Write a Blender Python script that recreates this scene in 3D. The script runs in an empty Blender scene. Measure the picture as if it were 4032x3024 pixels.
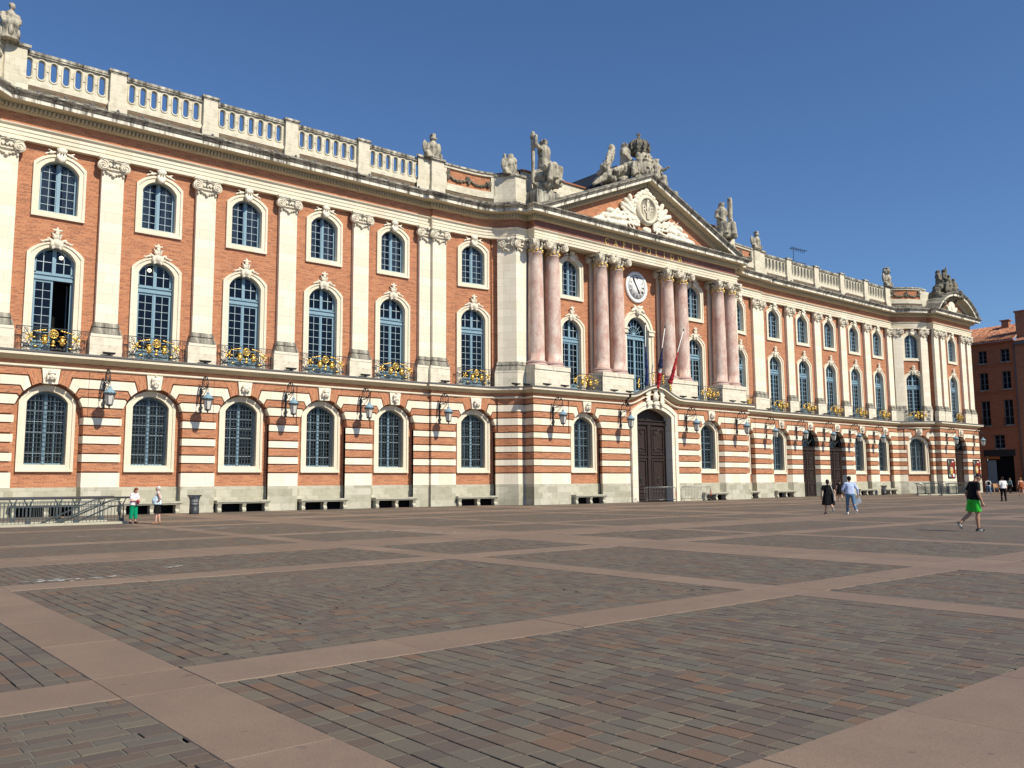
import bpy, math, random
import numpy as np
from math import sin, cos, pi, sqrt, radians, atan2, hypot
from mathutils import Vector, Matrix, noise as mnoise
from mathutils.geometry import tessellate_polygon

S = bpy.context.scene
COL = S.collection
random.seed(7)
rng = np.random.default_rng(11)

# ------------------------------------------------------------------ camera
CAM_Y, CAM_Z = -54.447, 1.65
YAW, PITCH, ROLL = 0.693586, 0.113892, -0.007007
def cam_axes():
    cy, sy, cp, sp, cr, sr = cos(YAW), sin(YAW), cos(PITCH), sin(PITCH), cos(ROLL), sin(ROLL)
    right = Vector((cy, -sy, 0)); fwd = Vector((sy*cp, cy*cp, sp)); up = right.cross(fwd)
    return right*cr + up*sr, up*cr - right*sr, fwd
_r, _u, _f = cam_axes()
cam_data = bpy.data.cameras.new("camera")
cam = bpy.data.objects.new("camera", cam_data)
COL.objects.link(cam)
cam.matrix_world = Matrix(((_r.x, _u.x, -_f.x, 0), (_r.y, _u.y, -_f.y, CAM_Y), (_r.z, _u.z, -_f.z, CAM_Z), (0, 0, 0, 1)))
cam_data.sensor_width = 36.0
cam_data.lens = 36.0*3433.4/4032.0
cam_data.clip_start = 0.1
cam_data.clip_end = 5000
S.camera = cam

# ------------------------------------------------------------------ sky, sun, exposure
SUN_EL, SUN_AZ = radians(43.0), radians(12.5)     # azimuth from -y towards +x
sun_dir = Vector((sin(SUN_AZ)*cos(SUN_EL), -cos(SUN_AZ)*cos(SUN_EL), sin(SUN_EL)))
W = bpy.data.worlds.new("World"); S.world = W; W.use_nodes = True
wn = W.node_tree.nodes; wl = W.node_tree.links; wn.clear()
sky = wn.new("ShaderNodeTexSky"); sky.sky_type = 'NISHITA'; sky.sun_disc = False
sky.sun_elevation = SUN_EL
sky.sun_rotation = pi - SUN_AZ
sky.air_density = 1.0; sky.dust_density = 0.4; sky.ozone_density = 10.0
bg = wn.new("ShaderNodeBackground"); bg.inputs[1].default_value = 0.108
wo = wn.new("ShaderNodeOutputWorld")
wl.new(sky.outputs[0], bg.inputs[0]); wl.new(bg.outputs[0], wo.inputs[0])
sl = bpy.data.lights.new("sun", 'SUN'); sl.energy = 5.0; sl.angle = radians(0.5); sl.color = (1.0, 0.925, 0.77)
so = bpy.data.objects.new("sun", sl); COL.objects.link(so)
so.rotation_euler = sun_dir.to_track_quat('Z', 'Y').to_euler()
S.view_settings.view_transform = 'Standard'; S.view_settings.look = 'None'
S.view_settings.exposure = 0.12; S.view_settings.gamma = 1.0
S.render.engine = 'CYCLES'
S.cycles.max_bounces = 6; S.cycles.diffuse_bounces = 3; S.cycles.glossy_bounces = 3
S.cycles.transparent_max_bounces = 8

# ------------------------------------------------------------------ materials
class NT:
    """small helper round a material's node tree"""
    def __init__(s, name):
        s.m = bpy.data.materials.new(name); s.m.use_nodes = True
        s.n = s.m.node_tree.nodes; s.l = s.m.node_tree.links; s.n.clear()
        s.out = s.n.new("ShaderNodeOutputMaterial"); s.b = s.n.new("ShaderNodeBsdfPrincipled")
        s.l.new(s.b.outputs[0], s.out.inputs[0])
    def link(s, a, b): s.l.new(a, b)
    def val(s, sock, v):
        if hasattr(v, 'links') or isinstance(v, bpy.types.NodeSocket): s.l.new(v, sock)
        else: sock.default_value = v
    def math(s, op, a, b=None, c=None):
        n = s.n.new("ShaderNodeMath"); n.operation = op
        s.val(n.inputs[0], a)
        if b is not None: s.val(n.inputs[1], b)
        if c is not None: s.val(n.inputs[2], c)
        return n.outputs[0]
    def uv(s):
        n = s.n.new("ShaderNodeTexCoord"); return n.outputs['UV']
    def objco(s):
        n = s.n.new("ShaderNodeTexCoord"); return n.outputs['Object']
    def geo(s):
        n = s.n.new("ShaderNodeNewGeometry"); return n.outputs['Position']
    def sep(s, v):
        n = s.n.new("ShaderNodeSeparateXYZ"); s.l.new(v, n.inputs[0]); return n.outputs
    def comb(s, x, y, z=0.0):
        n = s.n.new("ShaderNodeCombineXYZ")
        for i, q in enumerate((x, y, z)): s.val(n.inputs[i], q)
        return n.outputs[0]
    def noise(s, vec, scale, detail=3, rough=0.55):
        n = s.n.new("ShaderNodeTexNoise"); n.inputs['Scale'].default_value = scale
        n.inputs['Detail'].default_value = detail; n.inputs['Roughness'].default_value = rough
        if vec is not None: s.l.new(vec, n.inputs['Vector'])
        return n.outputs[0]
    def white(s, vec):
        n = s.n.new("ShaderNodeTexWhiteNoise"); n.noise_dimensions = '3D'; s.l.new(vec, n.inputs['Vector']); return n.outputs[0]
    def ramp(s, fac, stops, const=False):
        n = s.n.new("ShaderNodeValToRGB"); cr = n.color_ramp
        if const: cr.interpolation = 'CONSTANT'
        while len(cr.elements) < len(stops): cr.elements.new(0.5)
        for e, (p, c) in zip(cr.elements, stops):
            e.position = p; e.color = (*c, 1) if len(c) == 3 else c
        s.l.new(fac, n.inputs[0]); return n.outputs[0]
    def mix(s, fac, a, b, mode='MIX'):
        n = s.n.new("ShaderNodeMix"); n.data_type = 'RGBA'; n.blend_type = mode
        s.val(n.inputs[0], fac)
        for i, q in ((6, a), (7, b)):
            if isinstance(q, bpy.types.NodeSocket): s.l.new(q, n.inputs[i])
            else: n.inputs[i].default_value = (*q, 1)
        return n.outputs[2]
    def scale(s, vec, sx, sy, sz):
        n = s.n.new("ShaderNodeMapping"); n.inputs['Scale'].default_value = (sx, sy, sz); s.l.new(vec, n.inputs[0]); return n.outputs[0]
    def bump(s, h, strength=0.4, dist=0.02):
        n = s.n.new("ShaderNodeBump"); n.inputs['Strength'].default_value = strength; n.inputs['Distance'].default_value = dist
        s.l.new(h, n.inputs['Height']); s.l.new(n.outputs[0], s.b.inputs['Normal'])
    def base(s, c, rough=0.8, metal=0.0, spec=0.3):
        if isinstance(c, bpy.types.NodeSocket): s.l.new(c, s.b.inputs['Base Color'])
        else: s.b.inputs['Base Color'].default_value = (*c, 1)
        s.b.inputs['Roughness'].default_value = rough; s.b.inputs['Metallic'].default_value = metal
        s.b.inputs['Specular IOR Level'].default_value = spec
        return s.m
    def courses(s, uv, rh, bl, mh, mv, jitter=0.5):
        """row/brick pattern on a uv in metres: (random id vector, joint mask 0..1)"""
        u, v, _ = s.sep(uv)
        r = s.math('DIVIDE', v, rh); row = s.math('FLOOR', r); fr = s.math('FRACT', r)
        off = s.math('MULTIPLY', s.white(s.comb(row, 7.3, 1.7)), jitter)
        half = s.math('MULTIPLY', s.math('MODULO', s.math('ABSOLUTE', row), 2.0), 0.5)
        c = s.math('ADD', s.math('ADD', s.math('DIVIDE', u, bl), half), off)
        colm = s.math('FLOOR', c); fc = s.math('FRACT', c)
        jh = s.math('LESS_THAN', fr, mh/rh); jv = s.math('LESS_THAN', fc, mv/bl)
        return s.comb(colm, row, 3.0), s.math('MAXIMUM', jh, jv)

def mat_plain(name, c, rough=0.7, metal=0.0, spec=0.3, var=0.12, sc=3.0):
    t = NT(name)
    n = t.noise(t.objco(), sc, 3)
    d = tuple(max(0, x*(1-var)) for x in c); e = tuple(min(1, x*(1+var)) for x in c)
    return t.base(t.mix(n, d, e), rough, metal, spec)

def mat_brick(name, cols, mortar, rh=0.072, bl=0.42, dirt=0.25):
    t = NT(name); uv = t.uv()
    idv, j = t.courses(uv, rh, bl, 0.021, 0.018)
    n = len(cols)
    c = t.ramp(t.white(idv), [(i/n, cols[i]) for i in range(n)], True)
    big = t.noise(uv, 0.35, 4, 0.6)
    c = t.mix(t.math('MULTIPLY', big, 0.35), c, tuple(x*1.15 for x in cols[0]))
    sl_ = t.noise(t.scale(uv, 0.7, 9.0, 1), 1.0, 3, 0.6)
    c = t.mix(t.ramp(sl_, [(0.52, (0, 0, 0)), (0.66, (.55, .55, .55))]), c, tuple(x*.55 for x in cols[0]))
    c = t.mix(j, c, mortar)
    st = t.noise(t.scale(uv, 0.9, 0.12, 1), 1.0, 5, 0.65)
    c = t.mix(t.ramp(st, [(0.52, (0, 0, 0)), (0.8, (dirt, dirt, dirt))]), c, (0.16, 0.075, 0.045))
    ef = t.noise(t.scale(uv, 1.0, 0.5, 1), 0.8, 5, 0.7)
    c = t.mix(t.ramp(ef, [(0.60, (0, 0, 0)), (0.82, (.4, .4, .4))]), c, (0.66, 0.42, 0.30))
    fine = t.noise(uv, 30, 2)
    t.bump(t.math('SUBTRACT', t.math('MULTIPLY', fine, 0.4), t.math('MULTIPLY', j, 1.5)), 0.35, 0.010)
    return t.base(c, 0.9, spec=0.15)

def mat_stone(name, a, b, rh=0.42, bl=1.3, joint=(0.3, 0.27, 0.2), stain=0.35, staincol=(0.22, 0.19, 0.14), jw=0.012, black=0.0):
    t = NT(name); uv = t.uv()
    idv, j = t.courses(uv, rh, bl, jw, jw, 0.6)
    w = t.white(idv)
    c = t.mix(w, a, b)
    nz = t.noise(uv, 2.2, 5, 0.6)
    c = t.mix(t.ramp(nz, [(0.5, (0, 0, 0)), (0.8, (stain, stain, stain))]), c, staincol)
    if black:
        st = t.noise(t.scale(uv, 1.6, 0.25, 1), 1.3, 6, 0.7)
        c = t.mix(t.ramp(st, [(0.5-black*0.18, (0, 0, 0)), (0.62, (.93, .93, .93))]), c, (0.035, 0.033, 0.03))
    c = t.mix(t.math('MULTIPLY', j, 0.7), c, joint)
    t.bump(t.math('SUBTRACT', t.noise(uv, 9, 5, 0.7), t.math('MULTIPLY', j, 1.0)), 0.25, 0.02)
    return t.base(c, 0.85, spec=0.2)

M = {}
BR = [(0.42, 0.148, 0.066), (0.47, 0.175, 0.078), (0.34, 0.108, 0.048), (0.50, 0.205, 0.095), (0.22, 0.065, 0.034), (0.45, 0.16, 0.070), (0.36, 0.12, 0.052)]
M['brick'] = mat_brick('orange_brick', BR, (0.56, 0.34, 0.22))
M['brick_dark'] = mat_brick('old_brick', [(0.36, 0.13, 0.065), (0.40, 0.16, 0.08), (0.30, 0.10, 0.05), (0.43, 0.17, 0.08)], (0.42, 0.25, 0.17), dirt=0.5)
M['stone'] = mat_stone('cream_limestone', (0.74, 0.665, 0.52), (0.82, 0.755, 0.62), stain=0.22, staincol=(0.5, 0.42, 0.30), rh=0.62, bl=1.6)
M['trim'] = mat_stone('carved_limestone', (0.70, 0.625, 0.475), (0.78, 0.71, 0.57), rh=3.0, bl=1.5, stain=0.2, staincol=(0.42, 0.35, 0.24), jw=0.01)
M['band'] = mat_stone('banded_limestone', (0.74, 0.655, 0.505), (0.83, 0.765, 0.63), rh=9.0, bl=1.05, stain=0.22, staincol=(0.5, 0.42, 0.3))
M['greystone'] = mat_stone('grey_plinth_stone', (0.38, 0.36, 0.27), (0.55, 0.52, 0.42), rh=0.47, bl=1.0, stain=0.55, staincol=(0.17, 0.16, 0.12))
M['benchstone'] = mat_stone('bench_stone', (0.42, 0.40, 0.31), (0.50, 0.47, 0.37), rh=2.0, bl=2.0, stain=0.5, staincol=(0.15, 0.15, 0.11))
M['pedestal'] = mat_stone('pedestal_stone', (0.66, 0.60, 0.47), (0.76, 0.70, 0.57), rh=0.45, bl=1.05, stain=0.45, staincol=(0.24, 0.21, 0.16))
M['weather'] = mat_stone('weathered_stone', (0.56, 0.52, 0.42), (0.70, 0.65, 0.53), rh=2.0, bl=1.4, stain=0.5, staincol=(0.2, 0.18, 0.14), black=0.85)
M['black'] = mat_stone('blackened_stone', (0.38, 0.35, 0.28), (0.52, 0.48, 0.39), rh=3.0, bl=1.4, stain=0.7, staincol=(0.1, 0.09, 0.08), black=1.5)
M['corona'] = mat_stone('cornice_stone', (0.74, 0.69, 0.58), (0.82, 0.77, 0.66), rh=3.0, bl=1.2, stain=0.35, staincol=(0.30, 0.27, 0.22), black=0.10)
M['attic'] = mat_stone('balustrade_stone', (0.60, 0.55, 0.42), (0.72, 0.66, 0.53), rh=0.5, bl=0.9, stain=0.6, staincol=(0.26, 0.23, 0.15))
M['atticbrick'] = mat_brick('sooty_attic_brick', [(0.14, 0.10, 0.065), (0.19, 0.145, 0.09), (0.10, 0.08, 0.055), (0.22, 0.17, 0.11), (0.17, 0.095, 0.055)], (0.18, 0.15, 0.11), dirt=0.9)
M['shade'] = mat_stone('shaded_soffit_stone', (0.50, 0.44, 0.31), (0.55, 0.48, 0.34), rh=3.0, bl=0.9, stain=0.3, staincol=(0.2, 0.17, 0.12))  # darker copy of the limestone: shade under the overhangs put into the colour
M['lead'] = mat_plain('lead_flashing', (0.12, 0.115, 0.11), 0.6, 0.0, 0.4, 0.3, 2)
def mat_statue(name, a, b, blk):
    t = NT(name); o = t.objco()
    c = t.mix(t.noise(o, 1.7, 5, 0.65), a, b)
    n = t.n.new("ShaderNodeNewGeometry")
    st = t.noise(t.scale(o, 1, 1, 0.4), 2.6, 6, 0.7)
    c = t.mix(t.ramp(st, [(0.52-blk*0.14, (0, 0, 0)), (0.64, (.9, .9, .9))]), c, (0.07, 0.065, 0.055))
    t.bump(t.noise(o, 7, 6, 0.7), 0.5, 0.06)
    return t.base(c, 0.9, spec=0.15)
M['statue'] = mat_statue('statue_stone', (0.40, 0.36, 0.28), (0.56, 0.51, 0.40), 0.55)
M['statue_dark'] = mat_statue('sooty_statue_stone', (0.19, 0.17, 0.13), (0.32, 0.29, 0.22), 1.1)
M['carving'] = mat_statue('clean_carving', (0.76, 0.70, 0.56), (0.84, 0.78, 0.65), -0.9)
M['capital'] = mat_statue('capital_stone', (0.66, 0.60, 0.48), (0.76, 0.70, 0.57), -0.25)
def mat_marble():
    t = NT('pink_marble'); o = t.geo()
    n = t.noise(t.scale(o, 1, 1, 0.55), 1.6, 8, 0.68)
    c = t.ramp(n, [(0.30, (0.46, 0.25, 0.20)), (0.44, (0.58, 0.40, 0.33)), (0.54, (0.66, 0.52, 0.44)), (0.68, (0.72, 0.63, 0.55))])
    v = t.noise(t.scale(o, 1.4, 1.4, 0.9), 5.0, 8, 0.7)
    c = t.mix(t.ramp(v, [(0.50, (0, 0, 0)), (0.53, (.5, .5, .5)), (0.57, (0, 0, 0))]), c, (0.40, 0.17, 0.14))
    return t.base(c, 0.55, spec=0.35)
M['marble'] = mat_marble()
def mat_redmarble():
    t = NT('red_marble'); o = t.geo()
    n = t.noise(o, 1.1, 8, 0.7)
    c = t.ramp(n, [(0.3, (0.15, 0.060, 0.042)), (0.5, (0.215, 0.088, 0.062)), (0.65, (0.28, 0.13, 0.095)), (0.72, (0.36, 0.22, 0.17))])
    return t.base(c, 0.6, spec=0.3)
M['redmarble'] = mat_redmarble()
M['blue'] = mat_plain('blue_grey_paint', (0.205, 0.325, 0.40), 0.5, 0, 0.4, 0.1)
M['palebar'] = mat_plain('pale_glazing_bar', (0.40, 0.49, 0.53), 0.5, 0, 0.4, 0.05)
M['iron'] = mat_plain('wrought_iron', (0.028, 0.032, 0.036), 0.5, 0.0, 0.5, 0.3)
M['grille'] = mat_plain('painted_grille', (0.045, 0.062, 0.070), 0.5, 0.0, 0.5, 0.2)
M['gold'] = mat_plain('gilding', (0.74, 0.47, 0.11), 0.34, 0.8, 0.5, 0.35, 9)
M['goldflat'] = mat_plain('gilt_lettering', (0.83, 0.63, 0.20), 0.5, 0.25, 0.5, 0.05)
M['wood'] = mat_plain('dark_oak', (0.030, 0.017, 0.012), 0.55, 0, 0.35, 0.35)
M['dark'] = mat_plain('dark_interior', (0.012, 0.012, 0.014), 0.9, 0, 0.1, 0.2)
M['curtain'] = mat_plain('net_curtain', (0.50, 0.50, 0.47), 0.9, 0, 0.1, 0.1)
M['slate'] = mat_plain('slate_roof', (0.016, 0.019, 0.024), 0.6, 0, 0.4, 0.3)
M['white'] = mat_plain('white_enamel', (0.80, 0.80, 0.78), 0.5, 0, 0.4, 0.04)
M['blackpaint'] = mat_plain('black_paint', (0.02, 0.02, 0.022), 0.5, 0, 0.4, 0.1)
def mat_glass(name, tint, fres):
    t = NT(name); t.n.remove(t.b)
    tr = t.n.new("ShaderNodeBsdfTransparent"); tr.inputs[0].default_value = (*tint, 1)
    gl = t.n.new("ShaderNodeBsdfGlossy"); gl.inputs['Roughness'].default_value = 0.03; gl.inputs[0].default_value = (0.72, 0.78, 0.84, 1)
    fr = t.n.new("ShaderNodeFresnel"); fr.inputs[0].default_value = fres
    bn = t.n.new("ShaderNodeBump"); bn.inputs['Strength'].default_value = 0.06; bn.inputs['Distance'].default_value = 0.05
    t.link(t.noise(t.objco(), 1.6, 2), bn.inputs['Height']); t.link(bn.outputs[0], gl.inputs['Normal'])
    mx = t.n.new("ShaderNodeMixShader"); t.link(fr.outputs[0], mx.inputs[0]); t.link(tr.outputs[0], mx.inputs[1]); t.link(gl.outputs[0], mx.inputs[2])
    t.link(mx.outputs[0], t.out.inputs[0]); return t.m
M['glass'] = mat_glass('window_glass', (0.42, 0.47, 0.50), 1.5)
M['clearglass'] = mat_glass('clear_window_glass', (0.80, 0.84, 0.86), 1.5)
def mat_lantern():
    t = NT('lantern_glass'); t.base((0.62, 0.60, 0.54), 0.25, 0, 0.5)
    t.b.inputs['Transmission Weight'].default_value = 0.0
    return t.m
M['lantern'] = mat_lantern()
def mat_bulb():
    t = NT('lit_bulb'); t.b.inputs['Emission Color'].default_value = (1, .72, .42, 1); t.b.inputs['Emission Strength'].default_value = 14.0
    return t.base((.9, .8, .6))
M['bulb'] = mat_bulb()
M['steel'] = mat_plain('galvanised_steel', (0.20, 0.20, 0.20), 0.35, 0.6, 0.5, 0.1)
M['rail'] = mat_plain('polished_handrail', (0.16, 0.16, 0.16), 0.22, 0.7, 0.5, 0.1)
M['railpost'] = mat_plain('grey_green_cast_iron', (0.055, 0.070, 0.075), 0.45, 0.1, 0.5, 0.2)

# paving
def pav_ramp(t, r):
    return t.ramp(r, [(0.0, (0.118, 0.084, 0.062)), (0.14, (0.125, 0.112, 0.084)), (0.30, (0.104, 0.078, 0.063)), (0.44, (0.138, 0.115, 0.084)),
                      (0.58, (0.112, 0.107, 0.085)), (0.70, (0.150, 0.098, 0.066)), (0.80, (0.088, 0.072, 0.062)), (0.88, (0.158, 0.138, 0.096)), (0.95, (0.180, 0.100, 0.058))], True)
def mat_paver():
    t = NT('sandstone_pavers')
    a = t.n.new("ShaderNodeAttribute"); a.attribute_name = 'tone'
    c = pav_ramp(t, a.outputs['Fac'])
    g = t.geo()
    n = t.noise(g, 14, 5, 0.7); big = t.noise(g, 0.22, 4, 0.6); fine = t.noise(g, 90, 3, 0.7)
    c = t.mix(t.math('MULTIPLY', n, 0.55), c, (0.135, 0.104, 0.078))
    c = t.mix(t.ramp(big, [(0.42, (0, 0, 0)), (0.7, (.35, .35, .35))]), c, (0.142, 0.108, 0.082))
    c = t.mix(t.ramp(fine, [(0.35, (.45, .45, .45)), (0.55, (0, 0, 0))]), c, (0.06, 0.05, 0.045))
    t.bump(t.math('ADD', t.noise(g, 26, 5, 0.7), fine), 0.45, 0.008)
    return t.base(c, 0.72, spec=0.35)
M['paver'] = mat_paver()
def mat_farpave(name, swap):
    t = NT(name); g = t.geo()
    x, y, z = t.sep(g)
    uv = t.comb(x, y) if swap else t.comb(y, x)
    idv, j = t.courses(uv, 0.182, 0.255, 0.02, 0.010, 0.5)
    c = pav_ramp(t, t.white(idv))
    big = t.noise(g, 0.13, 4, 0.6)
    c = t.mix(t.ramp(big, [(0.4, (0, 0, 0)), (0.7, (.4, .4, .4))]), c, (0.145, 0.108, 0.082))
    c = t.mix(t.math('MULTIPLY', t.noise(g, 9, 5, 0.7), 0.5), c, (0.135, 0.102, 0.077))
    c = t.mix(t.math('MULTIPLY', j, 0.75), c, (0.035, 0.03, 0.027))
    t.bump(t.math('SUBTRACT', t.noise(g, 20, 4, 0.7), t.math('MULTIPLY', j, 1.4)), 0.5, 0.012)
    return t.base(c, 0.72, spec=0.35)
M['farpave'] = mat_farpave('sandstone_setts', False)
def mat_granite():
    t = NT('pink_granite'); g = t.geo()
    x, y, z = t.sep(g)
    a = t.n.new("ShaderNodeAttribute"); a.attribute_name = 'tone'
    c = t.mix(a.outputs['Fac'], (0.215, 0.150, 0.105), (0.255, 0.182, 0.130))
    c = t.mix(t.ramp(t.noise(g, 0.8, 6, 0.65), [(0.4, (0, 0, 0)), (0.7, (.6, .6, .6))]), c, (0.165, 0.115, 0.092))
    c = t.mix(t.ramp(t.noise(g, 110, 3, 0.8), [(0.36, (.6, .6, .6)), (0.52, (0, 0, 0))]), c, (0.085, 0.06, 0.05))
    c = t.mix(t.ramp(t.noise(g, 3.1, 2, 0.5), [(0.70, (0, 0, 0)), (0.73, (.55, .55, .55))]), c, (0.09, 0.07, 0.06))
    t.bump(t.noise(g, 60, 4, 0.7), 0.3, 0.004)
    return t.base(c, 0.68, spec=0.35)
M['granite'] = mat_granite()
M['joint'] = mat_plain('paving_joint', (0.045, 0.040, 0.034), 0.95, 0, 0.1, 0.4, 4)
M['grout'] = mat_plain('pale_grout', (0.17, 0.16, 0.135), 0.95, 0, 0.1, 0.3, 9)
M['chalk'] = mat_plain('white_chalk', (0.62, 0.62, 0.60), 0.9, 0, 0.1, 0.2, 6)
M['asphalt'] = mat_plain('grey_asphalt', (0.07, 0.065, 0.06), 0.9, 0, 0.2, 0.25, 0.4)

# ------------------------------------------------------------------ mesh helpers
class MB:
    """collects faces of ONE mesh object; uv in metres"""
    def __init__(s): s.v = []; s.f = []; s.uv = []; s.mi = []; s.tone = None; s.sm = []
    def face(s, pts, uvs=None, mi=0, sm=False):
        i = len(s.v); s.v.extend([tuple(p) for p in pts]); s.f.append(tuple(range(i, i+len(pts)))); s.mi.append(mi); s.sm.append(sm)
        if uvs is None:
            n = Vector((0, 0, 0)); p0 = Vector(pts[0])
            for k in range(1, len(pts)-1): n += (Vector(pts[k])-p0).cross(Vector(pts[k+1])-p0)
            ax, ay, az = abs(n.x), abs(n.y), abs(n.z)
            if az >= ax and az >= ay: uvs = [(p[0], p[1]) for p in pts]
            elif ax > ay: uvs = [(p[1]+0.37, p[2]) for p in pts]
            else: uvs = [(p[0], p[2]) for p in pts]
        s.uv.extend(uvs)
    def box(s, x0, x1, y0, y1, z0, z1, mi=0):
        a = [(x0, y0, z0), (x1, y0, z0), (x1, y1, z0), (x0, y1, z0), (x0, y0, z1), (x1, y0, z1), (x1, y1, z1), (x0, y1, z1)]
        for q in ((0, 3, 2, 1), (4, 5, 6, 7), (0, 1, 5, 4), (1, 2, 6, 5), (2, 3, 7, 6), (3, 0, 4, 7)): s.face([a[k] for k in q], mi=mi)
    def hexa(s, a, mi=0):
        for q in ((0, 3, 2, 1), (4, 5, 6, 7), (0, 1, 5, 4), (1, 2, 6, 5), (2, 3, 7, 6), (3, 0, 4, 7)): s.face([a[k] for k in q], mi=mi)
    def bar(s, p, q, w, h=None, mi=0):
        """square bar between two points"""
        h = h or w; p = Vector(p); q = Vector(q); d = (q-p).normalized()
        up = Vector((0, 0, 1)) if abs(d.z) < 0.9 else Vector((0, 1, 0))
        a = d.cross(up).normalized()*w/2; b = a.cross(d).normalized()*h/2
        s.hexa([p-a-b, q-a-b, q+a-b, p+a-b, p-a+b, q-a+b, q+a+b, p+a+b], mi)
    def tube(s, pts, r, n=6, mi=0, closed=False, sm=True):
        pts = [Vector(p) for p in pts]; m = len(pts)
        rs = r if isinstance(r, (list, tuple)) else [r]*m
        rings = []; pa = None
        for i, p in enumerate(pts):
            if closed: d = (pts[(i+1) % m]-pts[i-1])
            else: d = pts[min(i+1, m-1)]-pts[max(i-1, 0)]
            d = d.normalized() if d.length > 1e-9 else Vector((0, 0, 1))
            if pa is None:
                up = Vector((0, 0, 1)) if abs(d.z) < 0.9 else Vector((1, 0, 0)); a = d.cross(up).normalized()
            else:
                a = (pa-d*pa.dot(d)); a = a.normalized() if a.length > 1e-6 else d.orthogonal().normalized()
            pa = a; b = d.cross(a)
            rings.append([p+(a*cos(2*pi*k/n)+b*sin(2*pi*k/n))*rs[i] for k in range(n)])
        for i in range(m if closed else m-1):
            A, B = rings[i], rings[(i+1) % m]
            for k in range(n): s.face([A[k], A[(k+1) % n], B[(k+1) % n], B[k]], mi=mi, sm=sm)
        if not closed:
            s.face(rings[0][::-1], mi=mi); s.face(rings[-1], mi=mi)
    def lathe(s, prof, c=(0, 0, 0), n=16, mi=0, axis='z', sm=True, ph=0.0):
        """prof: (radius, height) from bottom to top"""
        R = []
        for r, z in prof:
            ring = []
            for k in range(n):
                a = 2*pi*k/n+ph; x, y = r*cos(a), r*sin(a)
                p = (x, y, z) if axis == 'z' else ((x, -z, y) if axis == 'y' else (z, x, y))
                ring.append((c[0]+p[0], c[1]+p[1], c[2]+p[2]))
            R.append(ring)
        for i in range(len(R)-1):
            for k in range(n):
                u0, u1 = k/n*2*pi*max(prof[i][0], .01), (k+1)/n*2*pi*max(prof[i][0], .01)
                s.face([R[i][k], R[i][(k+1) % n], R[i+1][(k+1) % n], R[i+1][k]], [(u0, prof[i][1]), (u1, prof[i][1]), (u1, prof[i+1][1]), (u0, prof[i+1][1])], mi, sm)
        if prof[0][0] > 1e-4: s.face(R[0][::-1], mi=mi)
        if prof[-1][0] > 1e-4: s.face(R[-1], mi=mi)
    def ell(s, c, r, n=10, m=7, rot=None, mi=0):
        if not isinstance(r, (tuple, list)): r = (r, r, r)
        Rm = rot if rot is not None else Matrix.Identity(3)
        rings = []
        for j in range(m+1):
            t = pi*j/m; ring = []
            for k in range(n):
                a = 2*pi*k/n
                p = Rm @ Vector((r[0]*sin(t)*cos(a), r[1]*sin(t)*sin(a), r[2]*cos(t)))
                ring.append((c[0]+p.x, c[1]+p.y, c[2]+p.z))
            rings.append(ring)
        for j in range(m):
            for k in range(n):
                k2 = (k+1) % n
                if j == 0: q = [rings[0][0], rings[1][k], rings[1][k2]]
                elif j == m-1: q = [rings[j][k], rings[m][0], rings[j][k2]]
                else: q = [rings[j][k], rings[j+1][k], rings[j+1][k2], rings[j][k2]]
                s.face(q, mi=mi, sm=True)
    def cap(s, p, q, r0, r1, n=10, mi=0):
        """capsule tapering from p (r0) to q (r1)"""
        p = Vector(p); q = Vector(q); d = q-p; L = d.length
        d = d/L if L > 1e-6 else Vector((0, 0, 1))
        pts = []; rs = []
        for a in (90, 60, 30, 0): pts.append(p-d*r0*sin(radians(a))); rs.append(max(r0*cos(radians(a)), 1e-3))
        for a in (0, 30, 60, 90): pts.append(q+d*r1*sin(radians(a))); rs.append(max(r1*cos(radians(a)), 1e-3))
        s.tube(pts, rs, n, mi)
    def prism(s, poly, y0, y1, mi=0, uvf=None, back=False):
        """poly (x,z) counter-clockwise seen from the front (-y); y0 front, y1 back"""
        n = len(poly)
        tri = tessellate_polygon([[Vector((x, z, 0)) for x, z in poly]])
        for t in tri:
            a = [poly[k] for k in t]
            if (a[1][0]-a[0][0])*(a[2][1]-a[0][1])-(a[1][1]-a[0][1])*(a[2][0]-a[0][0]) < 0: a = a[::-1]
            s.face([(x, y0, z) for x, z in a], [uvf(x, z) if uvf else (x, z) for x, z in a], mi)
            if back: s.face([(x, y1, z) for x, z in a[::-1]], None, mi)
        for k in range(n):
            (xa, za), (xb, zb) = poly[k], poly[(k+1) % n]
            s.face([(xa, y1, za), (xb, y1, zb), (xb, y0, zb), (xa, y0, za)], None, mi)
    def plate(s, outer, holes, y, mi=0, flip=False):
        """flat sheet in the x,z plane with holes"""
        loops = [outer]+holes; flat = [p for l in loops for p in l]
        for t in tessellate_polygon([[Vector((x, z, 0)) for x, z in l] for l in loops]):
            a = [flat[k] for k in t]
            ccw = (a[1][0]-a[0][0])*(a[2][1]-a[0][1])-(a[1][1]-a[0][1])*(a[2][0]-a[0][0]) > 0
            if ccw == flip: a = a[::-1]
            s.face([(x, y, z) for x, z in a], [(x, z) for x, z in a], mi)
    def wallring(s, loop, y0, y1, mi=0, inward=False):
        """side faces along a closed loop between depths y0 (front) and y1 (back)"""
        n = len(loop)
        for k in range(n):
            (xa, za), (xb, zb) = loop[k], loop[(k+1) % n]
            q = [(xa, y1, za), (xb, y1, zb), (xb, y0, zb), (xa, y0, za)]
            s.face(q[::-1] if inward else q, None, mi)
    def ring(s, outer, inner, y0, yo, yi, mi=0):
        """moulded frame: front at y0, outer sides back to yo, reveal back to yi"""
        s.plate(outer, [inner], y0, mi); s.wallring(outer, y0, yo, mi); s.wallring(inner, y0, yi, mi, True)
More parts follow.
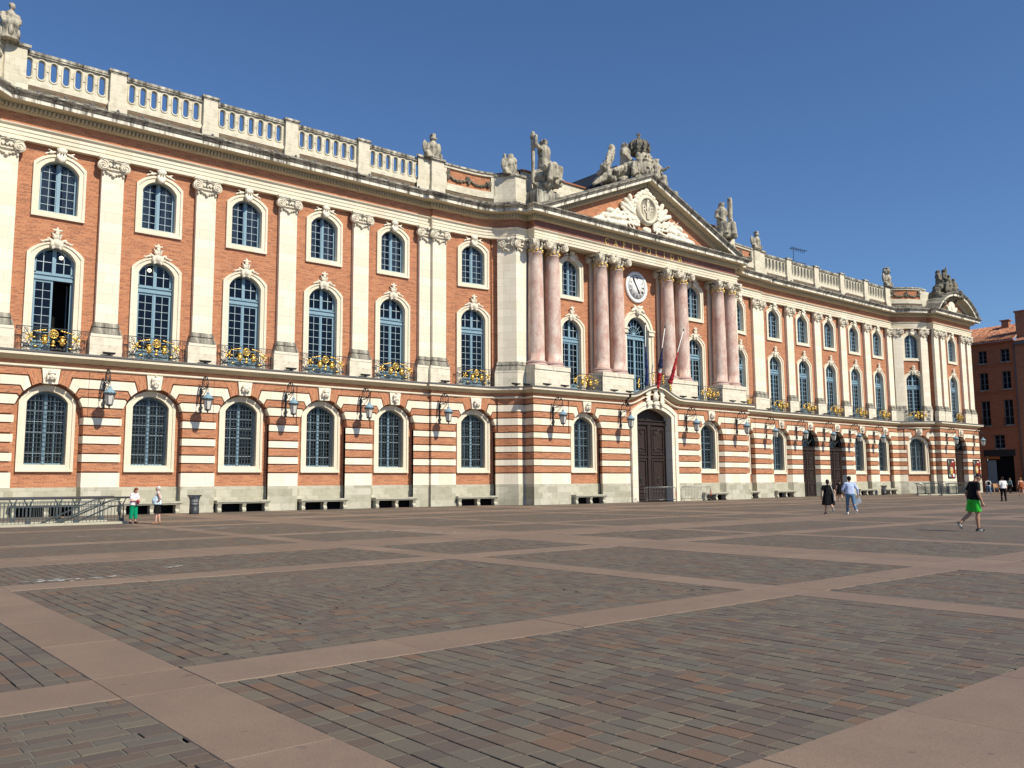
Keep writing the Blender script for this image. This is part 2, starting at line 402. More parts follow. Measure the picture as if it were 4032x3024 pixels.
    def build(s, name, mats, parent=None, loc=None, merge=False):
        me = bpy.data.meshes.new(name)
        me.from_pydata(s.v, [], s.f)
        uvl = me.uv_layers.new(name='UVMap')
        uvl.data.foreach_set('uv', np.array(s.uv, dtype=np.float32).ravel())
        if not isinstance(mats, (list, tuple)): mats = [mats]
        for m in mats: me.materials.append(m)
        me.polygons.foreach_set('material_index', np.array(s.mi, dtype=np.int32))
        me.polygons.foreach_set('use_smooth', np.array(s.sm, dtype=bool))
        if merge or any(s.sm):
            import bmesh
            bm = bmesh.new(); bm.from_mesh(me); bmesh.ops.remove_doubles(bm, verts=bm.verts, dist=1e-4); bm.to_mesh(me); bm.free()
        me.update()
        o = bpy.data.objects.new(name, me); COL.objects.link(o)
        if parent is not None: o.parent = parent
        if loc is not None: o.location = loc
        return o

def empty(name, label=None, cat=None, loc=(0, 0, 0), rz=0.0, group=None, kind=None):
    o = bpy.data.objects.new(name, None); COL.objects.link(o); o.empty_display_size = 0.3
    o.location = loc; o.rotation_euler = (0, 0, rz)
    tag(o, label, cat, group, kind); return o
def tag(o, label=None, cat=None, group=None, kind=None):
    if label: o['label'] = label
    if cat: o['category'] = cat
    if group: o['group'] = group
    if kind: o['kind'] = kind
    return o
def copy_tree(o, parent=None, loc=None, rz=None):
    c = o.copy(); COL.objects.link(c)
    if parent is not None: c.parent = parent
    for ch in list(o.children): copy_tree(ch, c)
    if loc is not None: c.location = loc
    if rz is not None: c.rotation_euler = (0, 0, rz)
    return c
def remesh(mb, name, mat, voxel, parent=None, smooth=3, rough=0.0, loc=None, adapt=0.0, seed=0.0):
    """join overlapping closed shapes into one continuous surface"""
    t = mb.build(name+'_raw', mat)
    md = t.modifiers.new('r', 'REMESH'); md.mode = 'VOXEL'; md.voxel_size = voxel; md.adaptivity = adapt; md.use_smooth_shade = True
    if smooth:
        ms = t.modifiers.new('s', 'SMOOTH'); ms.factor = 0.5; ms.iterations = smooth
    dg = bpy.context.evaluated_depsgraph_get(); dg.update()
    me = bpy.data.meshes.new_from_object(t.evaluated_get(dg)); me.name = name
    old = t.data; bpy.data.objects.remove(t); bpy.data.meshes.remove(old)
    if rough:
        n = len(me.vertices); co = np.empty(n*3, np.float32); me.vertices.foreach_get('co', co); co = co.reshape(-1, 3)
        no = np.empty(n*3, np.float32); me.vertices.foreach_get('normal', no); no = no.reshape(-1, 3)
        for i in range(n):
            p = co[i]; co[i] += no[i]*rough*(mnoise.noise(Vector((p[0]*3+seed, p[1]*3, p[2]*3)))+0.6*mnoise.noise(Vector((p[0]*8+seed, p[1]*8, p[2]*8))))
        me.vertices.foreach_set('co', co.ravel())
    if not me.materials: me.materials.append(mat)
    me.polygons.foreach_set('use_smooth', np.ones(len(me.polygons), dtype=bool)); me.update()
    o = bpy.data.objects.new(name, me); COL.objects.link(o)
    if parent is not None: o.parent = parent
    if loc is not None: o.location = loc
    return o
def arch(half, z0, zs, za, n=14, cx=0.0):
    """opening outline: straight jambs to zs, segmental head to apex za (ccw from bottom-left)"""
    rise = za-zs; R = (half*half+rise*rise)/(2*rise); cz = za-R; a0 = math.asin(min(1, half/R))
    if rise > half: a0 = pi-a0
    pts = [(cx-half, z0), (cx+half, z0)]
    for k in range(n+1):
        a = a0-2*a0*k/n; pts.append((cx+R*sin(a), cz+R*cos(a)))
    return pts
def spiral(c, r0, r1, turns, a0, n=26, plane='xz', flip=1):
    out = []
    for k in range(n+1):
        t = k/n; r = r0+(r1-r0)*t; a = a0+flip*turns*2*pi*t
        out.append((c[0]+r*cos(a), c[1], c[2]+r*sin(a)))
    return out

# ------------------------------------------------------------------ ground
XB = [(-33.2, -32.4), (-27.2, -24.6), (-19.9, -19.1), (-10.5, -9.7), (-5.15, -2.55), (2.15, 2.9), (11.5, 12.3), (16.9, 19.6), (24.2, 24.95), (33.6, 34.4), (39.05, 41.65), (46.3, 47.1),
      (55.7, 56.5), (61.1, 63.7), (68.4, 69.2), (77.8, 78.6), (83.2, 85.8), (90.5, 91.3), (99.9, 100.7), (105.3, 107.9), (112.6, 113.4), (122.0, 122.8), (127.4, 130.0)]
YB = [(-74.0, -71.4), (-67.0, -66.2), (-58.6, -57.8), (-53.8, -51.2), (-47.05, -46.2), (-38.4, -37.5), (-33.6, -31.0), (-26.9, -26.0), (-18.2, -17.3), (-13.4, -10.8), (-6.4, -5.5)]
GX0, GX1, GY0, GY1 = -40.0, 137.0, -80.0, 3.0
def gaps(b, lo, hi):
    out = []; p = lo
    for a, c in b: out.append((p, a)); p = c
    out.append((p, hi)); return out
NEARX = [(-2.55, 2.15), (2.9, 11.5), (12.3, 16.9), (19.6, 24.2)]
NEARY = [(-51.2, -47.05), (-46.2, -38.4), (-37.5, -33.6)]
def build_ground():
    m = MB(); m.face([(-900, -900, -.06), (1500, -900, -.06), (1500, 1500, -.06), (-900, 1500, -.06)])
    tag(m.build('ground', M['asphalt']), kind='structure')
    # distant setts: one sheet of cells, left out where the modelled pavers lie
    m = MB(); j = MB()
    for (x0, x1) in gaps(XB, GX0, GX1):
        for (y0, y1) in gaps(YB, GY0, GY1):
            near = (x0, x1) in NEARX and (y0, y1) in NEARY
            (j if near else m).face([(x0, y0, -.024 if near else 0), (x1, y0, -.024 if near else 0), (x1, y1, -.024 if near else 0), (x0, y1, -.024 if near else 0)])
    tag(m.build('sett_paving', M['farpave']), kind='structure')
    tag(j.build('paving_bed', M['joint']), kind='structure')
    # pink granite bands as slabs
    V = []; F = []; T = []
    def slab(x0, x1, y0, y1):
        i = len(V); b = 0.006; z = .004+random.uniform(-.0015, .0015); t = random.random()
        V.extend([(x0+b, y0+b, z), (x1-b, y0+b, z), (x1-b, y1-b, z), (x0+b, y1-b, z), (x0, y0, -.008), (x1, y0, -.008), (x1, y1, -.008), (x0, y1, -.008)]); T.extend([t]*8)
        F.extend([(i, i+1, i+2, i+3), (i+4, i+5, i+1, i), (i+5, i+6, i+2, i+1), (i+6, i+7, i+3, i+2), (i+7, i+4, i, i+3)])
    def run(lo, hi, step):
        n = max(1, int(round((hi-lo)/step))); return [(lo+(hi-lo)*k/n, lo+(hi-lo)*(k+1)/n) for k in range(n)]
    def wide(a, b): return [(a, b)] if b-a < 1.5 else run(a, b, 1.3)
    for (x0, x1) in XB:
        for (y0, y1) in gaps(YB, GY0, GY1):
            for (a, b) in run(y0, y1, 2.2 if x1-x0 < 1.5 else 1.7):
                for (c, d) in wide(x0, x1): slab(c, d, a, b)
    for (y0, y1) in YB:
        for (x0, x1) in gaps(XB, GX0, GX1):
            for (a, b) in run(x0, x1, 2.0 if y1-y0 < 1.5 else 1.7):
                for (c, d) in wide(y0, y1): slab(a, b, c, d)
        for (x0, x1) in XB:
            for (a, b) in wide(x0, x1):
                for (c, d) in wide(y0, y1): slab(a, b, c, d)
    me = bpy.data.meshes.new('granite_bands'); me.from_pydata(V, [], F); me.materials.append(M['granite'])
    at = me.attributes.new('tone', 'FLOAT', 'POINT'); at.data.foreach_set('value', np.array(T, np.float32))
    o = bpy.data.objects.new('granite_bands', me); COL.objects.link(o); tag(o, kind='structure')
    mb = MB(); z = -.014
    for (x0, x1) in XB: mb.face([(x0, GY0, z), (x1, GY0, z), (x1, GY1, z), (x0, GY1, z)])
    z = -.018
    for (y0, y1) in YB: mb.face([(GX0, y0, z), (GX1, y0, z), (GX1, y1, z), (GX0, y1, z)])
    tag(mb.build('band_bed', M['joint']), kind='structure')
    # modelled pavers near the camera
    Vs = []; Fs = []; Ts = []; Ms = []; cnt = 0
    def field(x0, x1, y0, y1, along, rh, bl, tri=None, zoff=0.0, gap=0.012, cross=0.006, grout=0.35):
        nonlocal cnt
        a0, a1, b0, b1 = (x0, x1, y0, y1) if along == 'y' else (y0, y1, x0, x1)   # a across rows, b along rows
        nr = max(1, int(round((a1-a0)/rh))); pr = (a1-a0)/nr
        P = []; G = []
        for r in range(nr):
            ra, rb = a0+r*pr+gap/2, a0+(r+1)*pr-gap/2
            b = b0-rng.uniform(0, bl)
            while b < b1:
                L = bl*rng.uniform(0.78, 1.22); s, e = max(b, b0)+cross/2, min(b+L, b1)-cross/2
                if e-s > 0.05:
                    mx, my = ((ra+rb)/2, (s+e)/2) if along == 'y' else ((s+e)/2, (ra+rb)/2)
                    if tri is None or tri(mx, my):
                        P.append((ra+rng.normal(0, .0018), rb+rng.normal(0, .0018), s, e))
                        if rng.random() < grout: G.append((ra, rb, e, e+cross))
                b += L
        P = np.array(P); n = len(P); tone = rng.random(n)
        bv = 0.004
        A0, A1, B0, B1 = P.T
        def quad(i): return np.stack([np.stack([A0+i, B0+i], 1), np.stack([A1-i, B0+i], 1), np.stack([A1-i, B1-i], 1), np.stack([A0+i, B1-i], 1)], 1)
        top, out = quad(bv), quad(0.0)
        h = rng.normal(0, .0012, (n, 1))+zoff; ta = rng.normal(0, .006, (n, 1)); tb = rng.normal(0, .005, (n, 1))
        ca, cb = ((A0+A1)/2)[:, None], ((B0+B1)/2)[:, None]
        zt = h+ta*(top[:, :, 0]-ca)+tb*(top[:, :, 1]-cb)
        V = np.zeros((n, 12, 3)); V[:, 0:4, :2] = top; V[:, 0:4, 2] = zt; V[:, 4:8, :2] = out; V[:, 4:8, 2] = zt-.003; V[:, 8:12, :2] = out; V[:, 8:12, 2] = -.023
        if along == 'x': V = V[:, :, [1, 0, 2]]
        q = [(0, 1, 2, 3), (4, 5, 1, 0), (5, 6, 2, 1), (6, 7, 3, 2), (7, 4, 0, 3), (8, 9, 5, 4), (9, 10, 6, 5), (10, 11, 7, 6), (11, 8, 4, 7)]
        q = np.array(q)
        if along == 'x': q = q[:, ::-1]
        F = (q[None, :, :]+(np.arange(n)*12+cnt)[:, None, None]).reshape(-1, 4)
        Vs.append(V.reshape(-1, 3)); Fs.append(F); Ts.append(np.repeat(tone, 12)); Ms.append(np.zeros(len(F), np.int32)); cnt += n*12
        if G:
            G = np.array(G); n = len(G); z = np.full(n, -.0045+zoff)
            V = np.stack([np.stack([G[:, 0], G[:, 2], z], 1), np.stack([G[:, 1], G[:, 2], z], 1), np.stack([G[:, 1], G[:, 3], z], 1), np.stack([G[:, 0], G[:, 3], z], 1)], 1)
            if along == 'x': V = V[:, ::-1, [1, 0, 2]]
            F = (np.arange(4)[None, :]+(np.arange(n)*4+cnt)[:, None])
            Vs.append(V.reshape(-1, 3)); Fs.append(F); Ts.append(np.zeros(n*4)); Ms.append(np.ones(n, np.int32)); cnt += n*4
    for (x0, x1) in NEARX:
        for (y0, y1) in NEARY:
            if (x0, y0) == (2.9, -46.2):
                cx, cy = (x0+x1)/2, (y0+y1)/2; w, h = (x1-x0)/2, (y1-y0)/2
                field(x0, x1, y0, y1, 'y', .181, .255, lambda x, y: abs(x-cx)/w > abs(y-cy)/h)
                field(x0, x1, y0, y1, 'x', .181, .255, lambda x, y: abs(x-cx)/w <= abs(y-cy)/h, zoff=-.003)
            elif x1 < 2.5 and y0 < -50: field(x0, x1, y0, y1, 'x', .152, .30, gap=.009, cross=.009, grout=.9)
            elif x1 < 2.5: field(x0, x1, y0, y1, 'y', .181, .252, gap=.008, cross=.008, grout=.8)
            else: field(x0, x1, y0, y1, 'y', .181, .252)
    dg_ = MB(); w_ = .16
    for (ax_, ay_, bx_, by_) in ((2.9, -46.2, 11.5, -38.4), (2.9, -38.4, 11.5, -46.2)):
        L_ = hypot(bx_-ax_, by_-ay_); nx_, ny_ = -(by_-ay_)/L_*w_, (bx_-ax_)/L_*w_; zz = -.007 if by_ > ay_ else -.0065
        q_ = [(ax_-nx_, ay_-ny_, zz), (bx_-nx_, by_-ny_, zz), (bx_+nx_, by_+ny_, zz), (ax_+nx_, ay_+ny_, zz)]; dg_.face([(min(max(x, 2.9), 11.5), min(max(y, -46.2), -38.4), z) for x, y, z in q_])
    tag(dg_.build('mitre_paving', M['farpave']), kind='structure')
    V = np.concatenate(Vs); F = np.concatenate(Fs); T = np.concatenate(Ts).astype(np.float32); MI = np.concatenate(Ms)
    me = bpy.data.meshes.new('stone_pavers'); me.from_pydata(V.tolist(), [], F.tolist())
    me.materials.append(M['paver']); me.materials.append(M['grout'])
    me.polygons.foreach_set('material_index', MI)
    at = me.attributes.new('tone', 'FLOAT', 'POINT'); at.data.foreach_set('value', T)
    o = bpy.data.objects.new('stone_pavers', me); COL.objects.link(o); tag(o, kind='structure')
    # worn chalk smears on the paving
    m = MB()
    for (cx, cy, L, n, az) in ((4.05, -37.15, 1.0, 26, .25), (6.27, -35.94, .35, 6, .2), (8.7, -22.5, 2.6, 16, -.1), (12.5, -21.0, 3.5, 18, .05), (5.0, -20.5, 2.4, 12, 0), (16.5, -27.5, 2.2, 12, .2), (18.5, -29.5, 1.6, 8, .1), (25.5, -21.5, 2.5, 9, 0)):
        for k in range(n):
            x = cx+random.gauss(0, L*.4); y = cy+random.gauss(0, .12+.06*L); a = az+random.gauss(0, .35); l = random.uniform(.05, .35)*max(.5, L*.5); w = random.uniform(.012, .05)
            dx, dy = cos(a)*l, sin(a)*l; nx, ny = -sin(a)*w, cos(a)*w; z = .0075+.0002*k
            m.face([(x-dx, y-dy, z), (x+nx*.8, y+ny*.8-.01, z), (x+dx, y+dy, z), (x-nx, y-ny, z)])
    tag(m.build('chalk_marks', M['chalk']), 'white chalk smears worn into the paving of the square', None, None, 'stuff')
build_ground()

# ------------------------------------------------------------------ the town hall: one building
C = 58.6; BAY = 5.687
LX = [8.386+BAY*k for k in range(6)]            # pilaster axes, left wing
RX = [2*C-x for x in LX][::-1]                  # right wing
LB = [LX[k]+BAY/2 for k in range(5)]; RB = [2*C-x for x in LB][::-1]
PAVR = 119.36
hall = empty('town_hall', 'long three storey town hall of orange brick and cream stone with columned centre and pediment', 'town hall', (0, 0, 0))
def arcpts(p0, p1, h0, h1, n):
    """points from p0 to p1 with heading changing evenly from h0 to h1 (degrees), fitted to the chord"""
    out = [(0., 0.)]
    for k in range(n):
        a = radians(h0+(h1-h0)*(k+.5)/n); out.append((out[-1][0]+cos(a), out[-1][1]+sin(a)))
    ex, ey = out[-1]; L = hypot(ex, ey); dx, dy = p1[0]-p0[0], p1[1]-p0[1]; sc = hypot(dx, dy)/L; rot = atan2(dy, dx)-atan2(ey, ex)
    return [(p0[0]+sc*(x*cos(rot)-y*sin(rot)), p0[1]+sc*(x*sin(rot)+y*cos(rot))) for x, y in out]
W6 = [(37.2, -.25), (38.6, -.27), (39.6, -.30), (40.4, -.34), (41.1, -.40), (41.8, -.50), (42.3, -.64), (42.7, -.82), (43.0, -1.02), (43.3, -1.30), (44.0, -2.15)]
def path(pavx, pavy):
    L = [(3.2, 6.0), (3.2, -3.4), (3.45, -3.4)]
    rc = arcpts((109.3, 0.0), (113.55, -2.7), -50, -14, 10)
    L = [(2*C-114.0, -3.4), (2*C-113.75, -3.4), (2*C-113.75, -2.7)] + [(2*C-x, y) for x, y in rc[::-1]]
    L += [(37.2, 0.0)] + W6 + [(pavx, -2.15), (pavx, pavy)]
    R = [(2*C-x, y) for x, y in ([(37.2, 0.0)]+W6+[(pavx, -2.15), (pavx, pavy)])[::-1]]
    R += rc + [(113.75, -2.7), (113.75, -3.4), (124.96, -3.4), (124.96, 9.0)]
    return L+R
class Path:
    def __init__(s, pts):
        s.p = [Vector((x, y)) for x, y in pts]; n = len(s.p)
        s.s = [0.0]
        for i in range(1, n): s.s.append(s.s[-1]+(s.p[i]-s.p[i-1]).length)
        d = [(s.p[i+1]-s.p[i]).normalized() for i in range(n-1)]
        nr = [Vector((q.y, -q.x)) for q in d]            # outward = right of travel (towards the square)
        s.m = []
        for i in range(n):
            a = nr[max(i-1, 0)]; b = nr[min(i, n-2)]; t = 1+a.dot(b)
            s.m.append((a+b)/max(t, .15))
        s.d = d
    def at(s, q, off=0.0):
        for i in range(len(s.s)-1):
            if q <= s.s[i+1] or i == len(s.s)-2:
                L = s.s[i+1]-s.s[i]; t = (q-s.s[i])/L
                a = s.p[i]+s.m[i]*off; b = s.p[i+1]+s.m[i+1]*off
                return a+(b-a)*t
    def ang(s, q):
        for i in range(len(s.s)-1):
            if q <= s.s[i+1] or i == len(s.s)-2: return atan2(s.d[i].y, s.d[i].x)
    def of_x(s, x, lo=0):
        for i in range(len(s.s)-1):
            a, b = s.p[i].x, s.p[i+1].x
            if min(a, b)-1e-6 <= x <= max(a, b)+1e-6 and abs(b-a) > .02: return s.s[i]+(s.s[i+1]-s.s[i])*(x-a)/(b-a)
    def cuts(s, a, b): return [a]+[q for q in s.s if a+1e-4 < q < b-1e-4]+[b]
PU = Path(path(45.25, -3.0)); PG = Path(path(44.75, -3.25))
def sweep(mb, P, a, b, prof, mis=None, caps=False):
    """profile [(d,z)...] drawn along the path between a and b (upwards on the outside)"""
    q = P.cuts(a, b)
    for i in range(len(q)-1):
        # keep mitred corners: offsets read at the segment's ends
        for k in range(len(prof)-1):
            (d0, z0), (d1, z1) = prof[k], prof[k+1]
            e = 1e-7
            A0, A1 = P.at(q[i]+e, d0), P.at(q[i]+e, d1); B0, B1 = P.at(q[i+1]-e, d0), P.at(q[i+1]-e, d1)
            vv = abs(z1-z0) > abs(d1-d0)
            uv = [(q[i], z0 if vv else d0), (q[i+1], z0 if vv else d0), (q[i+1], z1 if vv else d1), (q[i], z1 if vv else d1)]
            mb.face([(A0.x, A0.y, z0), (B0.x, B0.y, z0), (B1.x, B1.y, z1), (A1.x, A1.y, z1)], uv, mis[k] if mis else 0)
    if caps:
        for t, fl in ((a, False), (b, True)):
            pts = [(P.at(t, d).x, P.at(t, d).y, z) for d, z in prof]
            mb.face(pts[::-1] if fl else pts, [(d, z) for d, z in (prof[::-1] if fl else prof)], mis[0] if mis else 0)
def bandbox(mb, P, a, b, d0, d1, z0, z1, mi=0):
    sweep(mb, P, a, b, [(d0, z0), (d1, z0), (d1, z1), (d0, z1)], [mi]*3, True)

def sx(P, x): return P.of_x(x)
# bays: (centre x on the path, ground-floor kind, flat frame for the windows)
SC = PU.of_x
W6X = 41.08
CURX = 111.45
BAYS = []          # x, gf kind
for x in LB: BAYS.append((x, 'window'))
BAYS.append((W6X, 'window'))
BAYS += [(50.4, 'window'), (C, 'gate'), (66.8, 'window'), (2*C-W6X, 'window')]
for k, x in enumerate(RB): BAYS.append((x, 'door' if k in (1, 2) else 'window'))
BAYS += [(CURX, 'window'), (PAVR, 'door')]
def frame_of(P, x):
    """origin and angle of a flat local frame for the bay at x"""
    s = P.of_x(x); a, b = P.at(s-1.5), P.at(s+1.5)
    ang = atan2((b-a).y, (b-a).x); o = P.at(s)
    nrm = Vector((sin(ang), -cos(ang)))
    # put the frame on the chord for curved walls
    mid = (a+b)/2; o = o+nrm*((mid-o).dot(nrm))
    return (o.x, o.y, 0.0), ang

# ---- ground floor bands, piers and arches
BANDS = [(0.0, 1.62, 3, .19), (1.62, 2.44, 1, .15), (2.53, 2.99, 0, .15), (3.07, 3.51, 1, .15), (3.60, 4.05, 0, .15), (4.13, 4.55, 1, .15),
         (4.64, 5.13, 0, .15), (5.21, 5.61, 1, .15), (5.70, 6.15, 0, .15), (6.23, 6.74, 1, .15), (6.83, 7.22, 0, .15), (7.30, 7.81, 1, .15), (7.90, 8.30, 0, .15)]
AR, AZ = 1.79, 5.75
def ax(z): return AR if z <= AZ else sqrt(max(0, AR*AR-(z-AZ)**2))
def az(u): return AZ+sqrt(max(0, AR*AR-u*u))
UE = 2.004
SP = [  # (material, outline of the right half): arch stones and brick voussoirs
    (0, [(AR, 5.70), (UE, 5.70), (UE, 6.15), (ax(6.15), 6.15)]),
    (1, [(ax(6.23), 6.23), (UE, 6.23), (UE, 6.74), (1.66, 6.74), (1.56, az(1.56))]),
    (0, [(1.51, az(1.51)), (1.64, 6.83), (UE, 6.83), (UE, 7.22), (1.53, 7.22), (1.37, az(1.37))]),
    (1, [(1.31, az(1.31)), (1.49, 7.30), (UE, 7.30), (UE, 7.81), (1.15, 7.81), (.97, az(.97)), (1.15, az(1.15))]),
    (0, [(1.21, 7.90), (UE, 7.90), (UE, 8.30), (1.41, 8.30)]),
    (4, [(.90, az(.90)), (1.10, 7.90), (1.20, 7.90), (1.40, 8.30), (.52, 8.30), (.42, az(.42)), (.66, az(.66))]),
]
def ground_floor():
    P = PG
    cs = [(P.of_x(x), k) for x, k in BAYS]
    mb = MB()
    # pier intervals
    lo = P.s[0]+.01; hl = None
    for (s, k) in cs+[(None, None)]:
        if s is None: a, b, hr = lo, P.s[-1]-.1, None
        else: a, b = lo, s-(3.05 if k == 'gate' else AR); hr = k
        for (z0, z1, mi, d) in BANDS:
            aa, bb = a, b
            if z0 >= 5.65:
                if hl not in (None, 'gate'): aa = a+(2.0-AR)
                if hr not in (None, 'gate'): bb = b-(2.0-AR)
            bandbox(mb, P, aa, bb, -.42, d, z0, z1, mi)
        # mortar-dark core behind the grooves
        sweep(mb, P, a+.02, b-.02, [(-.04, 1.6), (-.04, 5.7)], [0])
        if hl not in (None, 'gate'): a += 2.0-AR
        if hr not in (None, 'gate'): b -= 2.0-AR
        sweep(mb, P, a, b, [(-.04, 5.7), (-.04, 8.3)], [0])
        if s is not None: lo = s+(3.05 if k == 'gate' else AR); hl = k
    o = mb.build('banded_wall', [M['brick'], M['band'], M['stone'], M['greystone'], M['brick']], hall)
    # arch heads, one mesh per arch
    for x, k in BAYS:
        if k == 'gate': continue
        loc, ang = frame_of(PG, x)
        m = MB()
        for mi, poly in SP:
            if mi == 4: uvf = lambda X, Z: (Z, X*1.02-(Z-7.5)*.35)
            else: uvf = None
            m.prism(poly, -.153, .37, 1 if mi == 1 else 0, uvf)
            pl = [(-u, z) for u, z in poly][::-1]
            if mi == 4: uvf = lambda X, Z: (Z, X*1.02+(Z-7.5)*.35)
            m.prism(pl, -.153, .37, 1 if mi == 1 else 0, uvf)
        m.plate([(-2.0, 5.66)]+[(-AR, 5.75)]+[(-AR*cos(pi*t/16), AZ+AR*sin(pi*t/16)) for t in range(1, 16)]+[(AR, 5.75), (2.0, 5.66), (2.0, 8.3), (-2.0, 8.3)], [], .045, 0)
        a = m.build('arch_head', [M['brick'], M['band']], hall, loc); a.rotation_euler.z = ang
ground_floor()

# ---- string course, balcony ledge
def ledge():
    gs = PG.of_x(C); runs = [(PG.s[0]+.01, gs-3.45), (gs+3.45, PG.s[-1]-.1)]
    prof = [(.10, 8.30), (.20, 8.31), (.27, 8.36), (.27, 8.45), (.15, 8.47), (.15, 8.72), (.22, 8.74), (.34, 8.79), (.54, 8.94), (.66, 8.95), (.66, 9.11), (.72, 9.13), (.72, 9.20), (.62, 9.24), (-1.75, 9.31)]
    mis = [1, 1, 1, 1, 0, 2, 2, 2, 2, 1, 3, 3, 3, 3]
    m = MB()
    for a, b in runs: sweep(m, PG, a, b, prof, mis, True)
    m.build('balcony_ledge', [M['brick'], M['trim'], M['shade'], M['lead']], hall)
    # curved hood over the gate
    h = MB(); n = 24; W = 3.45; pts = []
    for k in range(n+1):
        u = -W+2*W*k/n; t = abs(u)/W
        rise = .98*(0.5+0.5*cos(pi*min(1, t*1.02)))
        pts.append((u, rise))
    for k in range(n):
        (u0, r0), (u1, r1) = pts[k], pts[k+1]
        for j in range(len(prof)-1):
            (d0, z0), (d1, z1) = prof[j], prof[j+1]; e = .12
            d0, d1 = (d0+e if d0 > -1 else d0), (d1+e if d1 > -1 else d1)
            def V(u, r, d, z): return (C+u, -3.25-d, z+(r if d > -1 else 0)+(0 if j else 0))
            h.face([V(u0, r0, d0, z0), V(u1, r1, d0, z0), V(u1, r1, d1, z1), V(u0, r0, d1, z1)], [(u0, z0), (u1, z0), (u1, z1), (u0, z1)], mis[j])
        # brick drum between hood and arch
        zo = lambda u: 4.07+sqrt(4.78**2-u*u)-.2 if abs(u) < 3.06 else 7.2
        h.face([(C+u0, -3.42, zo(u0)), (C+u1, -3.42, zo(u1)), (C+u1, -3.42, 8.31+r1), (C+u0, -3.42, 8.31+r0)], None, 0)
    h.face([(C-W, -3.37, 9.2), (C-W, -3.37, 8.2), (C-W, -1.4, 8.2), (C-W, -1.4, 9.2)], None, 0)
    h.build('gate_hood', [M['brick'], M['trim'], M['shade'], M['lead']], hall)
ledge()

# ---- upper entablature
def entablature():
    P = PU; a, b = P.s[0]+.01, P.s[-1]-.1
    m = MB()
    sweep(m, P, a, b, [(-.45, 21.30), (.05, 21.30), (.05, 21.52), (.09, 21.53), (.09, 21.76), (.13, 21.77), (.13, 21.96), (.17, 21.98), (.25, 22.05), (.27, 22.12), (.0, 22.15)], None)
    m.build('architrave', M['trim'], hall)
    m = MB(); sweep(m, P, a, b, [(.0, 22.15), (.0, 22.84)], None); m.build('brick_frieze', M['brick'], hall)
    m = MB()
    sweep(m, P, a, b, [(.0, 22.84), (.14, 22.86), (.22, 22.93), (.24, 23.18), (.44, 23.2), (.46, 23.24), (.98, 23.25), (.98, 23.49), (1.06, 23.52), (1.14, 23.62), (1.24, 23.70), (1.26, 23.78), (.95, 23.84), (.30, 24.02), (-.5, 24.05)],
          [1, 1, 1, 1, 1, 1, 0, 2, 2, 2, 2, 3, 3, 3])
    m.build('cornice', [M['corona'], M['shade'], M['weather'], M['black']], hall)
    d = MB(); s = a
    while s < b:
        p, q = P.at(s, .2), P.at(s+.13, .2); p2, q2 = P.at(s, .42), P.at(s+.13, .42)
        if (q-p).length > .08 and (q2-p2).length < .3:
            d.hexa([(*p2, 22.95), (*q2, 22.95), (*q, 22.95), (*p, 22.95), (*p2, 23.16), (*q2, 23.16), (*q, 23.16), (*p, 23.16)])
        s += .225
    d.build('dentil_course', M['shade'], hall)
entablature()

